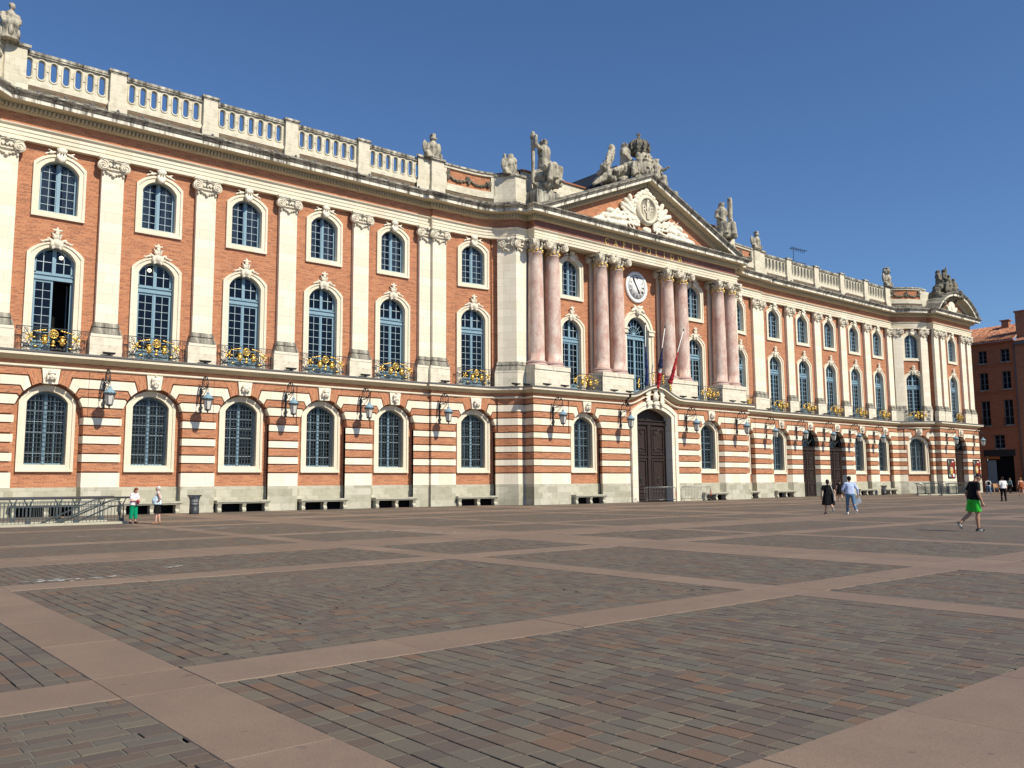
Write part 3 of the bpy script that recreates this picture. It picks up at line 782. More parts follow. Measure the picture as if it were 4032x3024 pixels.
# ---- upper walls
FL_O, FL_I = arch(1.50, 9.3, 14.98, 15.72), arch(1.08, 9.3, 14.66, 15.43)
UP_O, UP_I = arch(1.41, 17.12, 20.28, 20.93), arch(1.03, 17.46, 19.93, 20.57)
GF_O, GF_I = arch(1.46, 2.54, 6.45, 7.40), arch(1.06, 2.90, 6.42, 7.07)
CW_O, CW_I = arch(2.06, 9.3, 15.15, 17.21, 18), arch(1.46, 9.3, 15.12, 16.58, 18)
def shrink(loop, cx, e=.10):
    zc = sum(z for x, z in loop)/len(loop)
    return [(cx+(x-cx)*(1-e), zc+(z-zc)*(1-e*.35)) for x, z in loop]
def upper_walls():
    m = MB()
    straight = [(x, -2.8435, 2.8435) for x in LB+RB]
    def bay(m, loc, ang, u0, u1):
        w = MB()
        w.plate([(u0, 9.2), (u1, 9.2), (u1, 21.35), (u0, 21.35)], [shrink(arch(1.42, 9.31, 14.9, 15.6), 0, .02), shrink(UP_O, 0, .06)], .30)
        ca, sa = cos(ang), sin(ang)
        for f, mi in zip(w.f, w.mi):
            pts = [w.v[i] for i in f]
            m.face([(loc[0]+x*ca-y*sa, loc[1]+x*sa+y*ca, z) for x, y, z in pts], [(x+loc[0], z) for x, y, z in pts])
    for x, a, b in straight: bay(m, (x, 0, 0), 0, a, b)
    for x in (W6X, 2*C-W6X, CURX):
        loc, ang = frame_of(PU, x); bay(m, loc, ang, -1.62, 1.62)
    bay(m, (PAVR, -3.4, 0), 0, -2.3, 2.3)
    s = PU.of_x
    for a, b in ((PU.s[0]+.02, PU.of_x(LX[0])+.02), (s(LX[5]-.01), s(W6X)-1.6), (s(W6X)+1.6, s(45.2)), (s(2*C-45.2), s(2*C-W6X)-1.6), (s(2*C-W6X)+1.6, s(RX[0]+.01)), (s(RX[5]), s(CURX)-1.6), (s(CURX)+1.6, s(PAVR-2.29)), (s(PAVR+2.29), PU.s[-1]-.1)):
        sweep(m, PU, a, b, [(-.30, 9.2), (-.30, 21.4)])
    m.build('brick_wall', M['brick'], hall)
    # wall of the columned centre, set back behind the columns
    w = MB(); Y = -1.70; c = C
    hole = [[(x+dx, z) for x, z in shrink(o, 0, .05)] for dx in (50.4-c, 66.8-c) for o in (arch(1.45, 9.31, 14.9, 15.6), UP_O)] + [shrink(arch(1.9, 9.31, 15.1, 17.0, 18), 0, .03)]
    w.plate([(-13.3, 9.2), (13.3, 9.2), (13.3, 21.6), (-13.3, 21.6)], hole, Y)
    o = w.build('brick_wall', M['brick'], hall, (c, 0, 0))
    b = MB()
    for sg in (-1, 1):
        b.face([(c+sg*13.3, -3.0, 9.2), (c+sg*13.3, -1.6, 9.2), (c+sg*13.3, -1.6, 21.4), (c+sg*13.3, -3.0, 21.4)] if 0 else [(c+sg*13.3, -1.0, 9.2), (c+sg*13.3, -1.8, 9.2), (c+sg*13.3, -1.8, 21.4), (c+sg*13.3, -1.0, 21.4)])
    b.face([(c-13.3, -2.9, 21.34), (c+13.3, -2.9, 21.34), (c+13.3, -1.6, 21.34), (c-13.3, -1.6, 21.34)])
    b.build('portico_soffit', M['shade'], hall)
    # dark rooms behind the glass, floors and flat roof
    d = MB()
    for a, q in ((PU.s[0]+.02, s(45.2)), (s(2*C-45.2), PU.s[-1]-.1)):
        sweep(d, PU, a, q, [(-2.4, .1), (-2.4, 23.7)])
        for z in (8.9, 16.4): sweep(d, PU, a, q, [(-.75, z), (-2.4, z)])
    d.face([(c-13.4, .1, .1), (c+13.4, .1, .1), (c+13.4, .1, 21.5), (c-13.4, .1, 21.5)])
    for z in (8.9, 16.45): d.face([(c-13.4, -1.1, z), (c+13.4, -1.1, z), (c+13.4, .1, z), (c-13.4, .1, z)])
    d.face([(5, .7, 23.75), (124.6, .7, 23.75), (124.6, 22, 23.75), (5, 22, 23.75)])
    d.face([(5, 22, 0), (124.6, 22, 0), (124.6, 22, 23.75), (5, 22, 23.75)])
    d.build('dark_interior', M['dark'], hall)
upper_walls()

# ---- windows
def surround(name, O, I, y, parent, ear=True, mat='trim', depth=.72):
    m = MB(); mid = [(O[k][0]*.62+I[k][0]*.38, O[k][1]*.62+I[k][1]*.38) for k in range(len(O))]
    m.ring(O, mid, y-.14, y+.02, y-.08); m.ring(mid, I, y-.08, y-.08, y+depth)
    return m.build(name, M[mat], parent)
def bars(m, half, z0, z1, y, cols, rows, w, mi=1, skip=()):
    pass
def timber_upper(open_=False):
    m = MB(); y = .62; I = UP_I
    inn = arch(.95, 17.53, 19.90, 20.49); m.ring(I, inn, y, y+.1, y+.1, 0)
    m.box(-.075, .075, y-.05, y+.06, 17.46, 20.5, 0)
    for sg in (-1, 1):
        m.box(sg*.49-.013, sg*.49+.013, y, y+.03, 17.5, 20.32, 1)
        m.box(min(sg*.075, sg*.13), max(sg*.075, sg*.13), y-.01, y+.04, 17.5, 20.40, 0); m.box(sg*.91-.03, sg*.91+.03, y-.01, y+.04, 17.5, 20.0, 0)
    for k in range(1, 6): m.box(-.95, .95, y+.002, y+.032, 17.5+k*.485-.013, 17.5+k*.485+.013, 1)
    m.box(-.98, .98, y-.03, y+.05, 17.47, 17.60, 0)
    return m
def timber_french(opened=False):
    m = MB(); y = .62
    m.ring(FL_I, arch(.99, 9.3, 14.62, 15.33), y, y+.12, y+.12, 0)
    m.box(-1.06, 1.06, y-.10, y+.06, 13.52, 13.66, 0); m.box(-1.04, 1.04, y-.05, y+.06, 13.66, 13.80, 0); m.box(-1.06, 1.06, y-.12, y+.06, 13.80, 13.88, 0)
    m.box(-.10, .10, y-.07, y+.06, 13.88, 15.36, 0); m.box(-1.0, 1.0, y-.01, y+.05, 13.88, 13.98, 0)
    for sg in (-1, 1): m.box(sg*.54-.02, sg*.54+.02, y, y+.03, 13.9, 15.2, 1); m.box(sg*.96-.05, sg*.96+.05, y-.01, y+.05, 13.9, 14.75, 0)
    m.box(-.99, .99, y+.002, y+.03, 14.56, 14.60, 1)
    for sg in ((-1,) if opened else (-1, 1)):
        for a, b in ((.0, .10), (.90, 1.0)):
            x0, x1 = sorted((sg*a, sg*b)); m.box(x0, x1, y-.03, y+.04, 9.3, 13.52, 0)
        x0, x1 = sorted((sg*.10, sg*.90)); m.box(x0, x1, y-.02, y+.04, 9.3, 9.98, 0); m.box(x0, x1, y-.02, y+.04, 13.38, 13.52, 0)
        m.box(sg*.505-.014, sg*.505+.014, y, y+.03, 9.98, 13.4, 1)
        for k in range(1, 7): m.box(x0, x1, y+.002, y+.032, 9.98+k*.487-.013, 9.98+k*.487+.013, 1)
    if not opened: m.box(-.035, .035, y-.06, y, 9.4, 13.5, 0)
    else:
        # right leaf swung inwards
        m.box(.93, .99, y+.05, y+1.0, 9.3, 9.9, 0); m.box(.94, .98, y+.05, y+.15, 9.9, 13.5, 0); m.box(.94, .98, y+.9, y+1.0, 9.9, 13.5, 0)
    return m
def timber_gf():
    m = MB(); y = .82
    m.ring(GF_I, arch(.97, 3.0, 6.36, 6.97), y, y+.1, y+.1, 0)
    m.box(-.085, .085, y-.06, y+.05, 2.95, 6.98, 0)
    for sg in (-1, 1):
        m.box(sg*.52-.02, sg*.52+.02, y, y+.03, 3.0, 6.75, 0)
    for k in range(1, 7): m.box(-.98, .98, y+.002, y+.034, 2.95+k*.6-.014, 2.95+k*.6+.014, 1)
    return m
def grille_mesh():
    m = MB(); y = .56; w = .026
    def top(x): return 6.52+.50*(1-(x/1.06)**2)
    n = 11
    for k in range(n):
        x = -1.0+2.0*k/(n-1); m.box(x-w/2, x+w/2, y-w/2, y+w/2, 2.93, top(x)-.16+.1, 0)
    z = 3.1
    while z < 6.6: m.box(-1.06, 1.06, y-w/2-.012, y+w/2-.012, z-w/2, z+w/2, 0); z += .262
    pts = [(x, y, top(x)-.16) for x in [-1.04+2.08*k/14 for k in range(15)]]
    m.tube(pts, .018, 5, 0)
    return m
def pane(I, y, name='pane', parent=None, mt='glass'):
    m = MB(); m.plate(I, [], y); return m.build(name, M[mt], parent)
def leaf(m, c, L, a, w, d=.05, up=0):
    rot = Matrix.Rotation(-a, 3, 'Y')
    m.ell(c, (L, d, w), 8, 6, rot)
def crest_mesh():
    """shell and leaf ornament over a french window"""
    m = MB(); y = .12
    m.ell((0, y, 15.62), (.26, .14, .30)); m.ell((0, y-.06, 15.62), (.15, .14, .2)); m.ell((0, y, 15.98), (.24, .12, .18)); m.ell((0, y-.03, 16.2), (.13, .1, .12)); m.ell((0, y, 16.38), (.16, .1, .1)); m.ell((0, y, 16.5), (.07, .07, .1))
    for sg in (-1, 1):
        leaf(m, (sg*.34, y, 15.80), .24, sg*.5, .09, .09); leaf(m, (sg*.58, y, 15.72), .2, -sg*.25, .07, .07); leaf(m, (sg*.78, y, 15.66), .12, sg*.4, .055, .06)
        leaf(m, (sg*.2, y, 16.12), .16, sg*1.0, .06, .07); leaf(m, (sg*.17, y, 15.36), .14, -sg*.9, .07, .09); m.ell((sg*.26, y, 15.58), (.1, .1, .22)); m.ell((sg*.19, y-.02, 16.40), (.09, .07, .07))
    return m
def keystone_mesh():
    m = MB(); y = .02
    m.prism([(-.20, 20.50), (.20, 20.50), (.31, 21.34), (-.31, 21.34)], y, .3, back=False)
    m.ell((0, y, 20.62), (.2, .14, .2)); m.ell((0, y-.04, 21.15), (.30, .1, .16))
    for sg in (-1, 1):
        m.ell((sg*.2, y, 20.75), (.1, .12, .16)); leaf(m, (sg*.5, .14, 20.98), .24, -sg*.35, .08, .08); leaf(m, (sg*.78, .15, 20.88), .14, -sg*.6, .06, .06); leaf(m, (sg*.62, .14, 21.1), .13, sg*.3, .05, .05)
    for sg in (-1, 0, 1): m.box(sg*.14-.03, sg*.14+.03, y-.05, y+.02, 20.8, 21.2)
    return m
def curtains(z0, z1, y, parent):
    m = MB()
    for sg in (-1, 1):
        n = 16; x0, x1 = sg*1.0, sg*.30
        pts = [(x0+(x1-x0)*k/n, y+.04*sin(k*1.9)+.02*sin(k*4.3)) for k in range(n+1)]
        for k in range(n): m.face([(pts[k][0], pts[k][1], z0), (pts[k+1][0], pts[k+1][1], z0), (pts[k+1][0], pts[k+1][1], z1), (pts[k][0], pts[k][1], z1)])
    return m.build('curtain', M['curtain'], parent)
def make_upper(parent):
    w = timber_upper().build('upper_window', [M['blue'], M['palebar']], parent)
    surround('stone_surround', UP_O, UP_I, .30, w, depth=.45)
    pane(UP_I, .645, 'pane', w, 'clearglass')
    remesh(keystone_mesh(), 'keystone', M['carving'], .035, w, 1)
    curtains(17.5, 20.3, .95, w)
    return w
def make_french(parent, opened=False):
    w = timber_french(opened).build('french_window', [M['blue'], M['palebar']], parent)
    surround('stone_surround', FL_O, FL_I, .30, w, depth=.45)
    if opened:
        m = MB(); m.plate(arch(1.0, 13.7, 14.62, 15.33), [], .645); m.plate([(-.95, 9.4), (0, 9.4), (0, 13.5), (-.95, 13.5)], [], .645); m.build('pane', M['glass'], w)
    else: pane(FL_I, .645, 'pane', w)
    return w
def make_gf(parent):
    w = timber_gf().build('barred_window', [M['blue'], M['palebar']], parent)
    surround('stone_surround', GF_O, GF_I, .37, w, depth=.62)
    m = MB(); m.box(-1.46, 1.46, .20, .40, 2.50, 2.58); m.build('window_sill', M['trim'], w)
    pane(GF_I, .85, 'pane', w)
    grille_mesh().build('grille', M['grille'], w)
    return w
def gf_infill(kind):
    """brick back of the arch recess with its opening"""
    m = MB(); top = [(AR*cos(pi*t/16)*1.03, AZ+AR*1.03*sin(pi*t/16)) for t in range(0, 17)]
    out = [(-1.84, 1.62), (1.84, 1.62)]+top
    if kind == 'window':
        m.plate(out, [shrink(GF_O, 0, .06)], .37)
        m.face([(-1.84, .30, .05), (1.84, .30, .05), (1.84, .30, 1.62), (-1.84, .30, 1.62)], None, 1)
        m.face([(-1.84, .30, 1.62), (1.84, .30, 1.62), (1.84, .38, 1.62), (-1.84, .38, 1.62)], None, 1)
    return m
def side_door(parent):
    m = MB(); y = .42
    m.box(-1.82, 1.82, y+.02, y+.2, 0, 5.25, 0)
    for sg in (-1, 1):
        for z0, z1 in ((.25, 1.5), (1.75, 3.1), (3.35, 4.95)):
            x0, x1 = sorted((sg*.25, sg*1.45)); m.ring([(x0, z0), (x1, z0), (x1, z1), (x0, z1)], [(x0+.13, z0+.13), (x1-.13, z0+.13), (x1-.13, z1-.13), (x0+.13, z1-.13)], y-.05, y+.03, y+.03, 0)
            m.box(x0+.25, x1-.25, y-.02, y+.02, z0+.25, z1-.25, 0)
        m.ell((sg*.85, y-.04, 4.2), (.28, .05, .12), 8, 5); m.ell((sg*.85, y-.04, 3.0), (.34, .05, .1), 8, 5); m.ell((sg*.85, y-.04, 4.6), (.1, .05, .2), 8, 5)
        m.box(min(sg*.0, sg*.14), max(sg*.0, sg*.14), y-.06, y+.02, 0, 5.2, 0); m.box(sg*1.66-.14, sg*1.66+.14, y-.06, y+.02, 0, 5.2, 0)
    m.box(-1.85, 1.85, y-.14, y+.1, 5.2, 5.34, 0); m.box(-1.85, 1.85, y-.08, y+.1, 5.34, 5.52, 0); m.box(-1.85, 1.85, y-.16, y+.1, 5.52, 5.6, 0)
    d = m.build('carved_door', M['wood'], parent)
    f = MB(); 
    f.tube([(1.68*cos(pi*k/16), y+.1, 5.62+1.8*sin(pi*k/16)) for k in range(17)], .07, 6)
    f.tube([(.62*cos(pi*k/10), y+.1, 5.62+.66*sin(pi*k/10)) for k in range(11)], .04, 6)
    for k in range(1, 6): a = pi*k/6; f.bar((.5*cos(a), y+.1, 5.62+.5*sin(a)), (1.66*cos(a), y+.1, 5.62+1.74*sin(a)), .06)
    f.build('fanlight', M['grille'], d)
    g = MB(); g.plate([(1.75*cos(pi*k/16), 5.6+1.88*sin(pi*k/16)) for k in range(17)], [], y+.14); g.build('pane', M['glass'], d)
    return d
def head_blob(variant=0):
    m = MB(); z = 7.86; y = -.38
    m.ell((0, y, z), (.17, .16, .23)); m.ell((0, y-.03, z-.13), (.11, .13, .12)); m.ell((0, y-.17, z-.02), (.028, .05, .075)); m.ell((0, y-.12, z-.12), (.06, .05, .03))
    for sg in (-1, 1): m.ell((sg*.065, y-.13, z+.05), (.05, .03, .018)); m.ell((sg*.08, y-.10, z-.05), (.05, .06, .05))
    if variant == 0:
        m.ell((0, y+.02, z+.2), (.21, .2, .13)); m.ell((0, y-.05, z+.27), (.17, .15, .1)); m.box(-.2, .2, y-.19, y+.1, z+.13, z+.18)
        for sg in (-1, 1): m.ell((sg*.2, y+.05, z-.05), (.07, .14, .22))
    elif variant == 1:
        for k in range(7): a = pi*k/6; m.ell((.2*cos(a), y+.0, z+.1+.17*sin(a)), (.085, .13, .085))
        for sg in (-1, 1): m.ell((sg*.2, y+.04, z-.08), (.07, .12, .17))
    else:
        m.ell((0, y+.02, z+.17), (.2, .2, .16)); m.ell((0, y+.0, z+.36), (.05, .2, .12)); m.ell((0, y-.03, z-.23), (.12, .12, .12))
        for sg in (-1, 1): m.ell((sg*.18, y+.03, z+.18), (.07, .1, .16)); m.ell((sg*.17, y+.03, z-.08), (.07, .12, .12))
    return m
def make_mask(variant):
    m = MB(); m.prism([(-.37, 7.44), (.37, 7.44), (.47, 8.29), (-.47, 8.29)], -.24, .37)
    k = m.build('mask_keystone', M['carving'], hall)
    remesh(head_blob(variant), 'carved_head', M['carving'], .025, k, 1)
    return k
proto_up = make_upper(hall); proto_fr = make_french(hall); proto_gf = make_gf(hall); proto_open = make_french(hall, True)
crest0 = remesh(crest_mesh(), 'crest_ornament', M['capital'], .032, proto_fr, 1)
_c = crest0.copy(); COL.objects.link(_c); _c.parent = proto_open
masks = [make_mask(v) for v in range(3)]
door0 = side_door(hall)
used = {}
def put(o, loc, ang=0.0, sx_=1.0):
    """the first call moves the object itself, later ones copy it with its parts"""
    if id(o) not in used: used[id(o)] = True; r = o
    else: r = copy_tree(o)
    r.location = loc; r.rotation_euler = (0, 0, ang)
    if sx_ != 1.0: r.scale = (sx_, 1, 1)
    return r
def fill_bays():
    for i, (x, k) in enumerate(BAYS):
        if k == 'gate': continue
        loc, ang = frame_of(PG, x)
        if k == 'window': put(proto_gf, loc, ang)
        else: put(door0, loc, ang)
        inf = gf_infill(k)
        if inf.f: o = inf.build('recess_wall', [M['brick'], M['greystone']], hall, loc); o.rotation_euler.z = ang
        put(masks[(i*2) % 3], loc, ang)
        if 50 < x < 67: up = (x, -2.0, 0.0); ua = 0.0
        elif x == PAVR: up = (x, -3.4, 0.0); ua = 0.0
        else: up, ua = frame_of(PU, x)
        put(proto_up, up, ua)
        if i == 0: proto_open.location = up
        else: put(proto_fr, up, ua)
fill_bays()

# ---- pilasters, capitals, columns
def volute(m, c, r, y0, y1, flip=1, axis='y'):
    """scrolled disc facing -y (or +-x) with a raised spiral"""
    cx, cy, cz = c
    if axis == 'y':
        m.lathe([(r*.93, 0), (r, .03), (r, y1-y0)], (cx, y1, cz), 14, axis='y', sm=False) if 0 else None
        ring = [(cx+r*cos(2*pi*k/14), cz+r*sin(2*pi*k/14)) for k in range(14)]
        m.prism(ring, y0+.03, y1)
        m.tube(spiral((cx, y0+.02, cz), r*.94, r*.16, 1.9, pi/2, 30, flip=flip), [.042]*31, 5); m.ell((cx, y0, cz), (r*.2, .05, r*.2), 8, 5)
    else:
        sg = axis
        ring = [(cy+r*cos(2*pi*k/14), cz+r*sin(2*pi*k/14)) for k in range(14)]
        for k in range(14):
            a, b = ring[k], ring[(k+1) % 14]; m.face([(cx-sg*.2, a[0], a[1]), (cx-sg*.2, b[0], b[1]), (cx, b[0], b[1]), (cx, a[0], a[1])])
        m.face([(cx, a, b) for a, b in (ring if sg > 0 else ring[::-1])])
        m.tube([(cx+sg*.02, cy+(p[0]), cz+p[2]) for p in spiral((0, 0, 0), r*.94, r*.16, 1.9, pi/2, 30, flip=flip)], [.042]*31, 5)
def capital_mesh(hw=.628):
    m = MB(); e = hw
    m.box(-e-.26, e+.26, -.30, .05, 21.17, 21.31); m.box(-e-.18, e+.18, -.24, .05, 21.08, 21.17)
    for sg in (-1, 1):
        volute(m, (sg*(e-.0), 0, 20.80), .31, -.26, .02, sg)
        m.tube([(sg*(e-.32), -.15, 20.98), (sg*(e-.15), -.2, 21.12), (sg*(e+.1), -.22, 21.1)], .06, 5)
    m.box(-e+.18, e-.18, -.16, .0, 20.86, 21.08); m.box(-e+.22, e-.22, -.12, .0, 20.60, 20.70)
    for k in range(5): x = (-.4+.2*k)*e/.628; m.ell((x, -.15, 20.80), (.075, .07, .09), 7, 5)
    for k in range(7):
        t = -1+2*k/6; m.ell((t*(e-.1), -.07, 20.50-.16*(1-t*t)), (.10, .09, .085), 7, 5)
    for sg in (-1, 1): m.ell((sg*(e-.06), -.06, 20.36), (.07, .07, .16), 7, 5)
    m.ell((0, -.09, 20.26), (.12, .09, .12), 7, 5); m.ell((0, -.30, 21.16), (.13, .09, .14), 7, 5)
    return m
def base_boxes(m, hw, y):
    for z0, z1, e in ((11.12, 11.26, .06), (11.0, 11.12, .11), (10.90, 11.0, .05), (10.76, 10.90, .15), (10.58, 10.76, .19)):
        m.box(-hw-e, hw+e, y-e, .32, z0, z1)
def pilaster_proto():
    s = MB(); s.box(-.628, .628, 0, .34, 11.2, 21.31)
    p = s.build('pilaster', M['stone'], hall)
    capital_mesh().build('capital', M['capital'], p)
    b = MB(); base_boxes(b, .628, 0); b.build('base_moulding', M['weather'], p)
    d = MB(); d.box(-.90, .90, -.15, .34, 9.26, 10.40); d.box(-.86, .86, -.17, .34, 10.40, 10.58); d.build('pedestal', M['pedestal'], p)
    return p
pil0 = pilaster_proto()
for x in LX[:6]: put(pil0, (x, 0, 0))
put(pil0, (37.86, -.25, 0))
for x in RX: put(pil0, (x, 0, 0))
put(pil0, (2*C-37.86, -.25, 0))
for dx in (-4.88, -2.98, 2.98, 4.88): put(pil0, (PAVR+dx, -3.4, 0))
def bent_pilaster(a, b):
    """pier wrapped round the curved wall"""
    m = MB(); bandbox(m, PU, a, b, -.34, 0.0, 11.2, 21.31)
    p = m.build('curved_pilaster', M['stone'], hall)
    c = MB()
    for z0, z1, e in ((11.12, 11.26, .06), (11.0, 11.12, .11), (10.90, 11.0, .05), (10.76, 10.90, .15), (10.58, 10.76, .19)): bandbox(c, PU, a-e, b+e*.3, -.34, e, z0, z1)
    c.build('base_moulding', M['weather'], p)
    d = MB(); bandbox(d, PU, a-.26, b+.05, -.34, .15, 9.26, 10.42); bandbox(d, PU, a-.22, b+.04, -.34, .17, 10.42, 10.58); d.build('pedestal', M['pedestal'], p)
    return p
cap_free = capital_mesh(.50)
def cap_at(parent, s):
    q = PU.at(s); o = cap_free.build('capital', M['capital'], parent, (q.x, q.y, 0)) ; o.rotation_euler.z = PU.ang(s)
s_ = PU.of_x
for a, b, caps in ((s_(42.98), s_(45.1), (s_(43.62), s_(44.52))), (s_(2*C-45.1), s_(2*C-42.98), (s_(2*C-44.52), s_(2*C-43.62))), (s_(109.44), s_(109.44)+1.15, (s_(109.44)+.55,)), (s_(113.5)-1.15, s_(113.5), (s_(113.5)-.58,)), (s_(2*C-109.44)-1.15, s_(2*C-109.44), (s_(2*C-109.44)-.6,))):
    p = bent_pilaster(a, b)
    for c in caps: cap_at(p, c)

COLX = [12.87, 11.02, 5.39, 3.38]
def column_proto():
    m = MB(); prof = []
    for k in range(13):
        t = k/12; r = .675-.10*t**1.6; prof.append((r, 11.42+(20.14-11.42)*t))
    m.lathe([(.73, 11.36), (.70, 11.42)]+prof+[(.61, 20.16), (.61, 20.22)], (0, 0, 0), 36)
    c = m.build('marble_column', M['marble'], hall)
    b = MB(); b.lathe([(.88, 10.96), (.92, 11.03), (.88, 11.10), (.78, 11.14), (.76, 11.18), (.82, 11.22), (.84, 11.28), (.80, 11.33), (.72, 11.36)], (0, 0, 0), 30)
    b.build('base_moulding', mat_plain('pale_pink_marble', (0.50, 0.36, 0.32), 0.6), c)
    g = MB()
    for k in range(12):
        a = 2*pi*k/12; g.ell((.60*cos(a), .60*sin(a), 20.46-.12*abs(sin(a*2))), (.11, .11, .10), 7, 5); 
        if k % 3 == 1: g.ell((.60*cos(a), .60*sin(a), 20.26), (.09, .09, .15), 7, 5)
    g.build('gilded_collar', M['gold'], c)
    k = MB(); k.lathe([(.585, 20.18), (.60, 20.6), (.70, 20.75), (.68, 20.95), (.62, 21.05)], (0, 0, 0), 20)
    k.box(-.93, .93, -.93, .93, 21.18, 21.31); k.box(-.84, .84, -.84, .84, 21.10, 21.18)
    for sg in (-1, 1):
        volute(k, (sg*.68, 0, 20.86), .30, -.98, -.55, sg)
        volute(k, (-.98, sg*.68, 20.86), .30, 0, 0, -sg, axis=-1)
        k.ell((sg*.85, -.85, 20.9), (.14, .14, .3), 8, 6)
    k.ell((0, -.92, 21.2), (.14, .1, .15), 7, 5); k.ell((-.92, 0, 21.2), (.1, .14, .15), 7, 5)
    for q in range(12): a = 2*pi*q/12; k.ell((.80*cos(a), .80*sin(a), 20.85), (.09, .09, .1), 7, 5)
    k.build('capital', M['capital'], c)
    return c
col0 = column_proto()
for sg in (-1, 1):
    for u in COLX: put(col0, (C+sg*u, -2.52, 0))
def col_pedestals():
    for cx in (-11.95, -4.38, 4.38, 11.95):
        m = MB(); m.box(C+cx-1.90, C+cx+1.90, -3.43, -1.72, 9.26, 10.62)
        for u in (-.97, .97): m.box(C+cx+u-.95, C+cx+u+.95, -3.50, -1.72, 10.62, 10.96)
        m.build('column_pedestal', M['pedestal'], hall)
        for u in (-.97, .97):
            b = MB(); b.box(-.62, .62, -1.92, -1.7, 10.4, 21.32); b.box(-.72, .72, -1.97, -1.7, 20.5, 21.32); b.build('wall_respond', M['trim'], hall, (C+cx+u, 0, 0))
    m = MB(); m.box(C-13.3, C+13.3, -3.04, -2.6, 22.16, 22.85); m.build('marble_frieze', M['redmarble'], hall)
col_pedestals()

# ---- text
def text_mesh(txt, size, ext, mat, parent, loc, name, space=1.0, rot=(pi/2, 0, 0), align='CENTER'):
    cu = bpy.data.curves.new(name, 'FONT'); cu.body = txt; cu.size = size; cu.extrude = ext; cu.align_x = align; cu.space_character = space; cu.resolution_u = 4
    t = bpy.data.objects.new(name+'_t', cu); COL.objects.link(t)
    dg = bpy.context.evaluated_depsgraph_get(); dg.update()
    me = bpy.data.meshes.new_from_object(t.evaluated_get(dg)); bpy.data.objects.remove(t); bpy.data.curves.remove(cu)
    me.name = name; me.materials.clear(); me.materials.append(mat)
    o = bpy.data.objects.new(name, me); COL.objects.link(o); o.parent = parent; o.location = loc; o.rotation_euler = rot
    return o
def serif_text(txt, x0, x1, z0, h, y, mat, parent, name):
    """roman capitals with thick and thin strokes"""
    T, t = .135*h, .07*h; m = MB()
    def st(ax, az, bx, bz, w):
        d = Vector((bx-ax, bz-az)); n = Vector((-d.y, d.x)).normalized()*w/2
        m.prism([(ax-n.x, az-n.y), (ax+n.x, az+n.y), (bx+n.x, bz+n.y), (bx-n.x, bz-n.y)][::-1], y, y+.05)
    def sf(x, z, w=.16): m.box(x-w*h, x+w*h, y, y+.05, z-.018*h if z > z0+h/2 else z, z if z > z0+h/2 else z+.03*h+.012)
    def arcst(cx, cz, rx, rz, a0, a1):
        n = 16
        for k in range(n):
            a = radians(a0+(a1-a0)*k/n); b = radians(a0+(a1-a0)*(k+1)/n)
            w0 = t+(T-t)*abs(cos(a)); w1 = t+(T-t)*abs(cos(b))
            q = [(cx+(rx-w0)*cos(a), cz+(rz-w0*.7)*sin(a)), (cx+rx*cos(a), cz+rz*sin(a)), (cx+rx*cos(b), cz+rz*sin(b)), (cx+(rx-w1)*cos(b), cz+(rz-w1*.7)*sin(b))]
            m.prism(q, y, y+.05)
    n = len(txt); 
    for i, ch in enumerate(txt):
        c = x0+(x1-x0)*i/(n-1); z1 = z0+h; zm = z0+h/2
        if ch == 'C': arcst(c+.05*h, zm, .46*h, .51*h, 48, 312); m.box(c+.33*h, c+.37*h, y, y+.05, z0+.72*h, z0+.93*h)
        elif ch == 'A': st(c-.36*h, z0, c, z1, t); st(c, z1, c+.36*h, z0, T); m.box(c-.2*h, c+.2*h, y+.001, y+.05, z0+.30*h, z0+.30*h+t); sf(c-.36*h, z0, .12); sf(c+.36*h, z0, .14)
        elif ch == 'P': m.box(c-.22*h, c-.22*h+T, y, y+.05, z0, z1); arcst(c-.1*h, z0+.72*h, .36*h, .28*h, -90, 90); sf(c-.22*h+T/2, z0)
        elif ch == 'I': m.box(c-T/2, c+T/2, y, y+.05, z0, z1); sf(c, z0); sf(c, z1)
        elif ch == 'T': m.box(c-T/2, c+T/2, y, y+.05, z0, z1); m.box(c-.38*h, c+.38*h, y+.001, y+.05, z1-t, z1); sf(c, z0); m.box(c-.38*h, c-.34*h, y, y+.05, z1-.2*h, z1); m.box(c+.34*h, c+.38*h, y, y+.05, z1-.2*h, z1)
        elif ch == 'O': arcst(c, zm, .50*h, .52*h, 0, 360)
        elif ch == 'L': m.box(c-.2*h, c-.2*h+T, y, y+.05, z0, z1); m.box(c-.2*h, c+.30*h, y+.001, y+.05, z0, z0+t); m.box(c+.27*h, c+.31*h, y, y+.05, z0, z0+.2*h); sf(c-.2*h+T/2, z1)
        elif ch == 'U': m.box(c-.34*h, c-.34*h+T, y, y+.05, z0+.35*h, z1); m.box(c+.34*h-t, c+.34*h, y, y+.05, z0+.35*h, z1); arcst(c, z0+.36*h, .34*h, .37*h, 180, 360); sf(c-.34*h+T/2, z1); sf(c+.34*h-t/2, z1, .11)
        elif ch == 'M': st(c-.44*h, z0, c-.34*h, z1, t); st(c-.34*h, z1, c, z0, T); st(c, z0, c+.34*h, z1, t); st(c+.34*h, z1, c+.44*h, z0, T); sf(c-.44*h, z0, .1); sf(c+.44*h, z0, .12)
    return m.build(name, mat, parent)
serif_text('CAPITOLIUM', 53.55, 63.25, 22.20, .56, -3.09, M['goldflat'], hall, 'gilt_inscription')

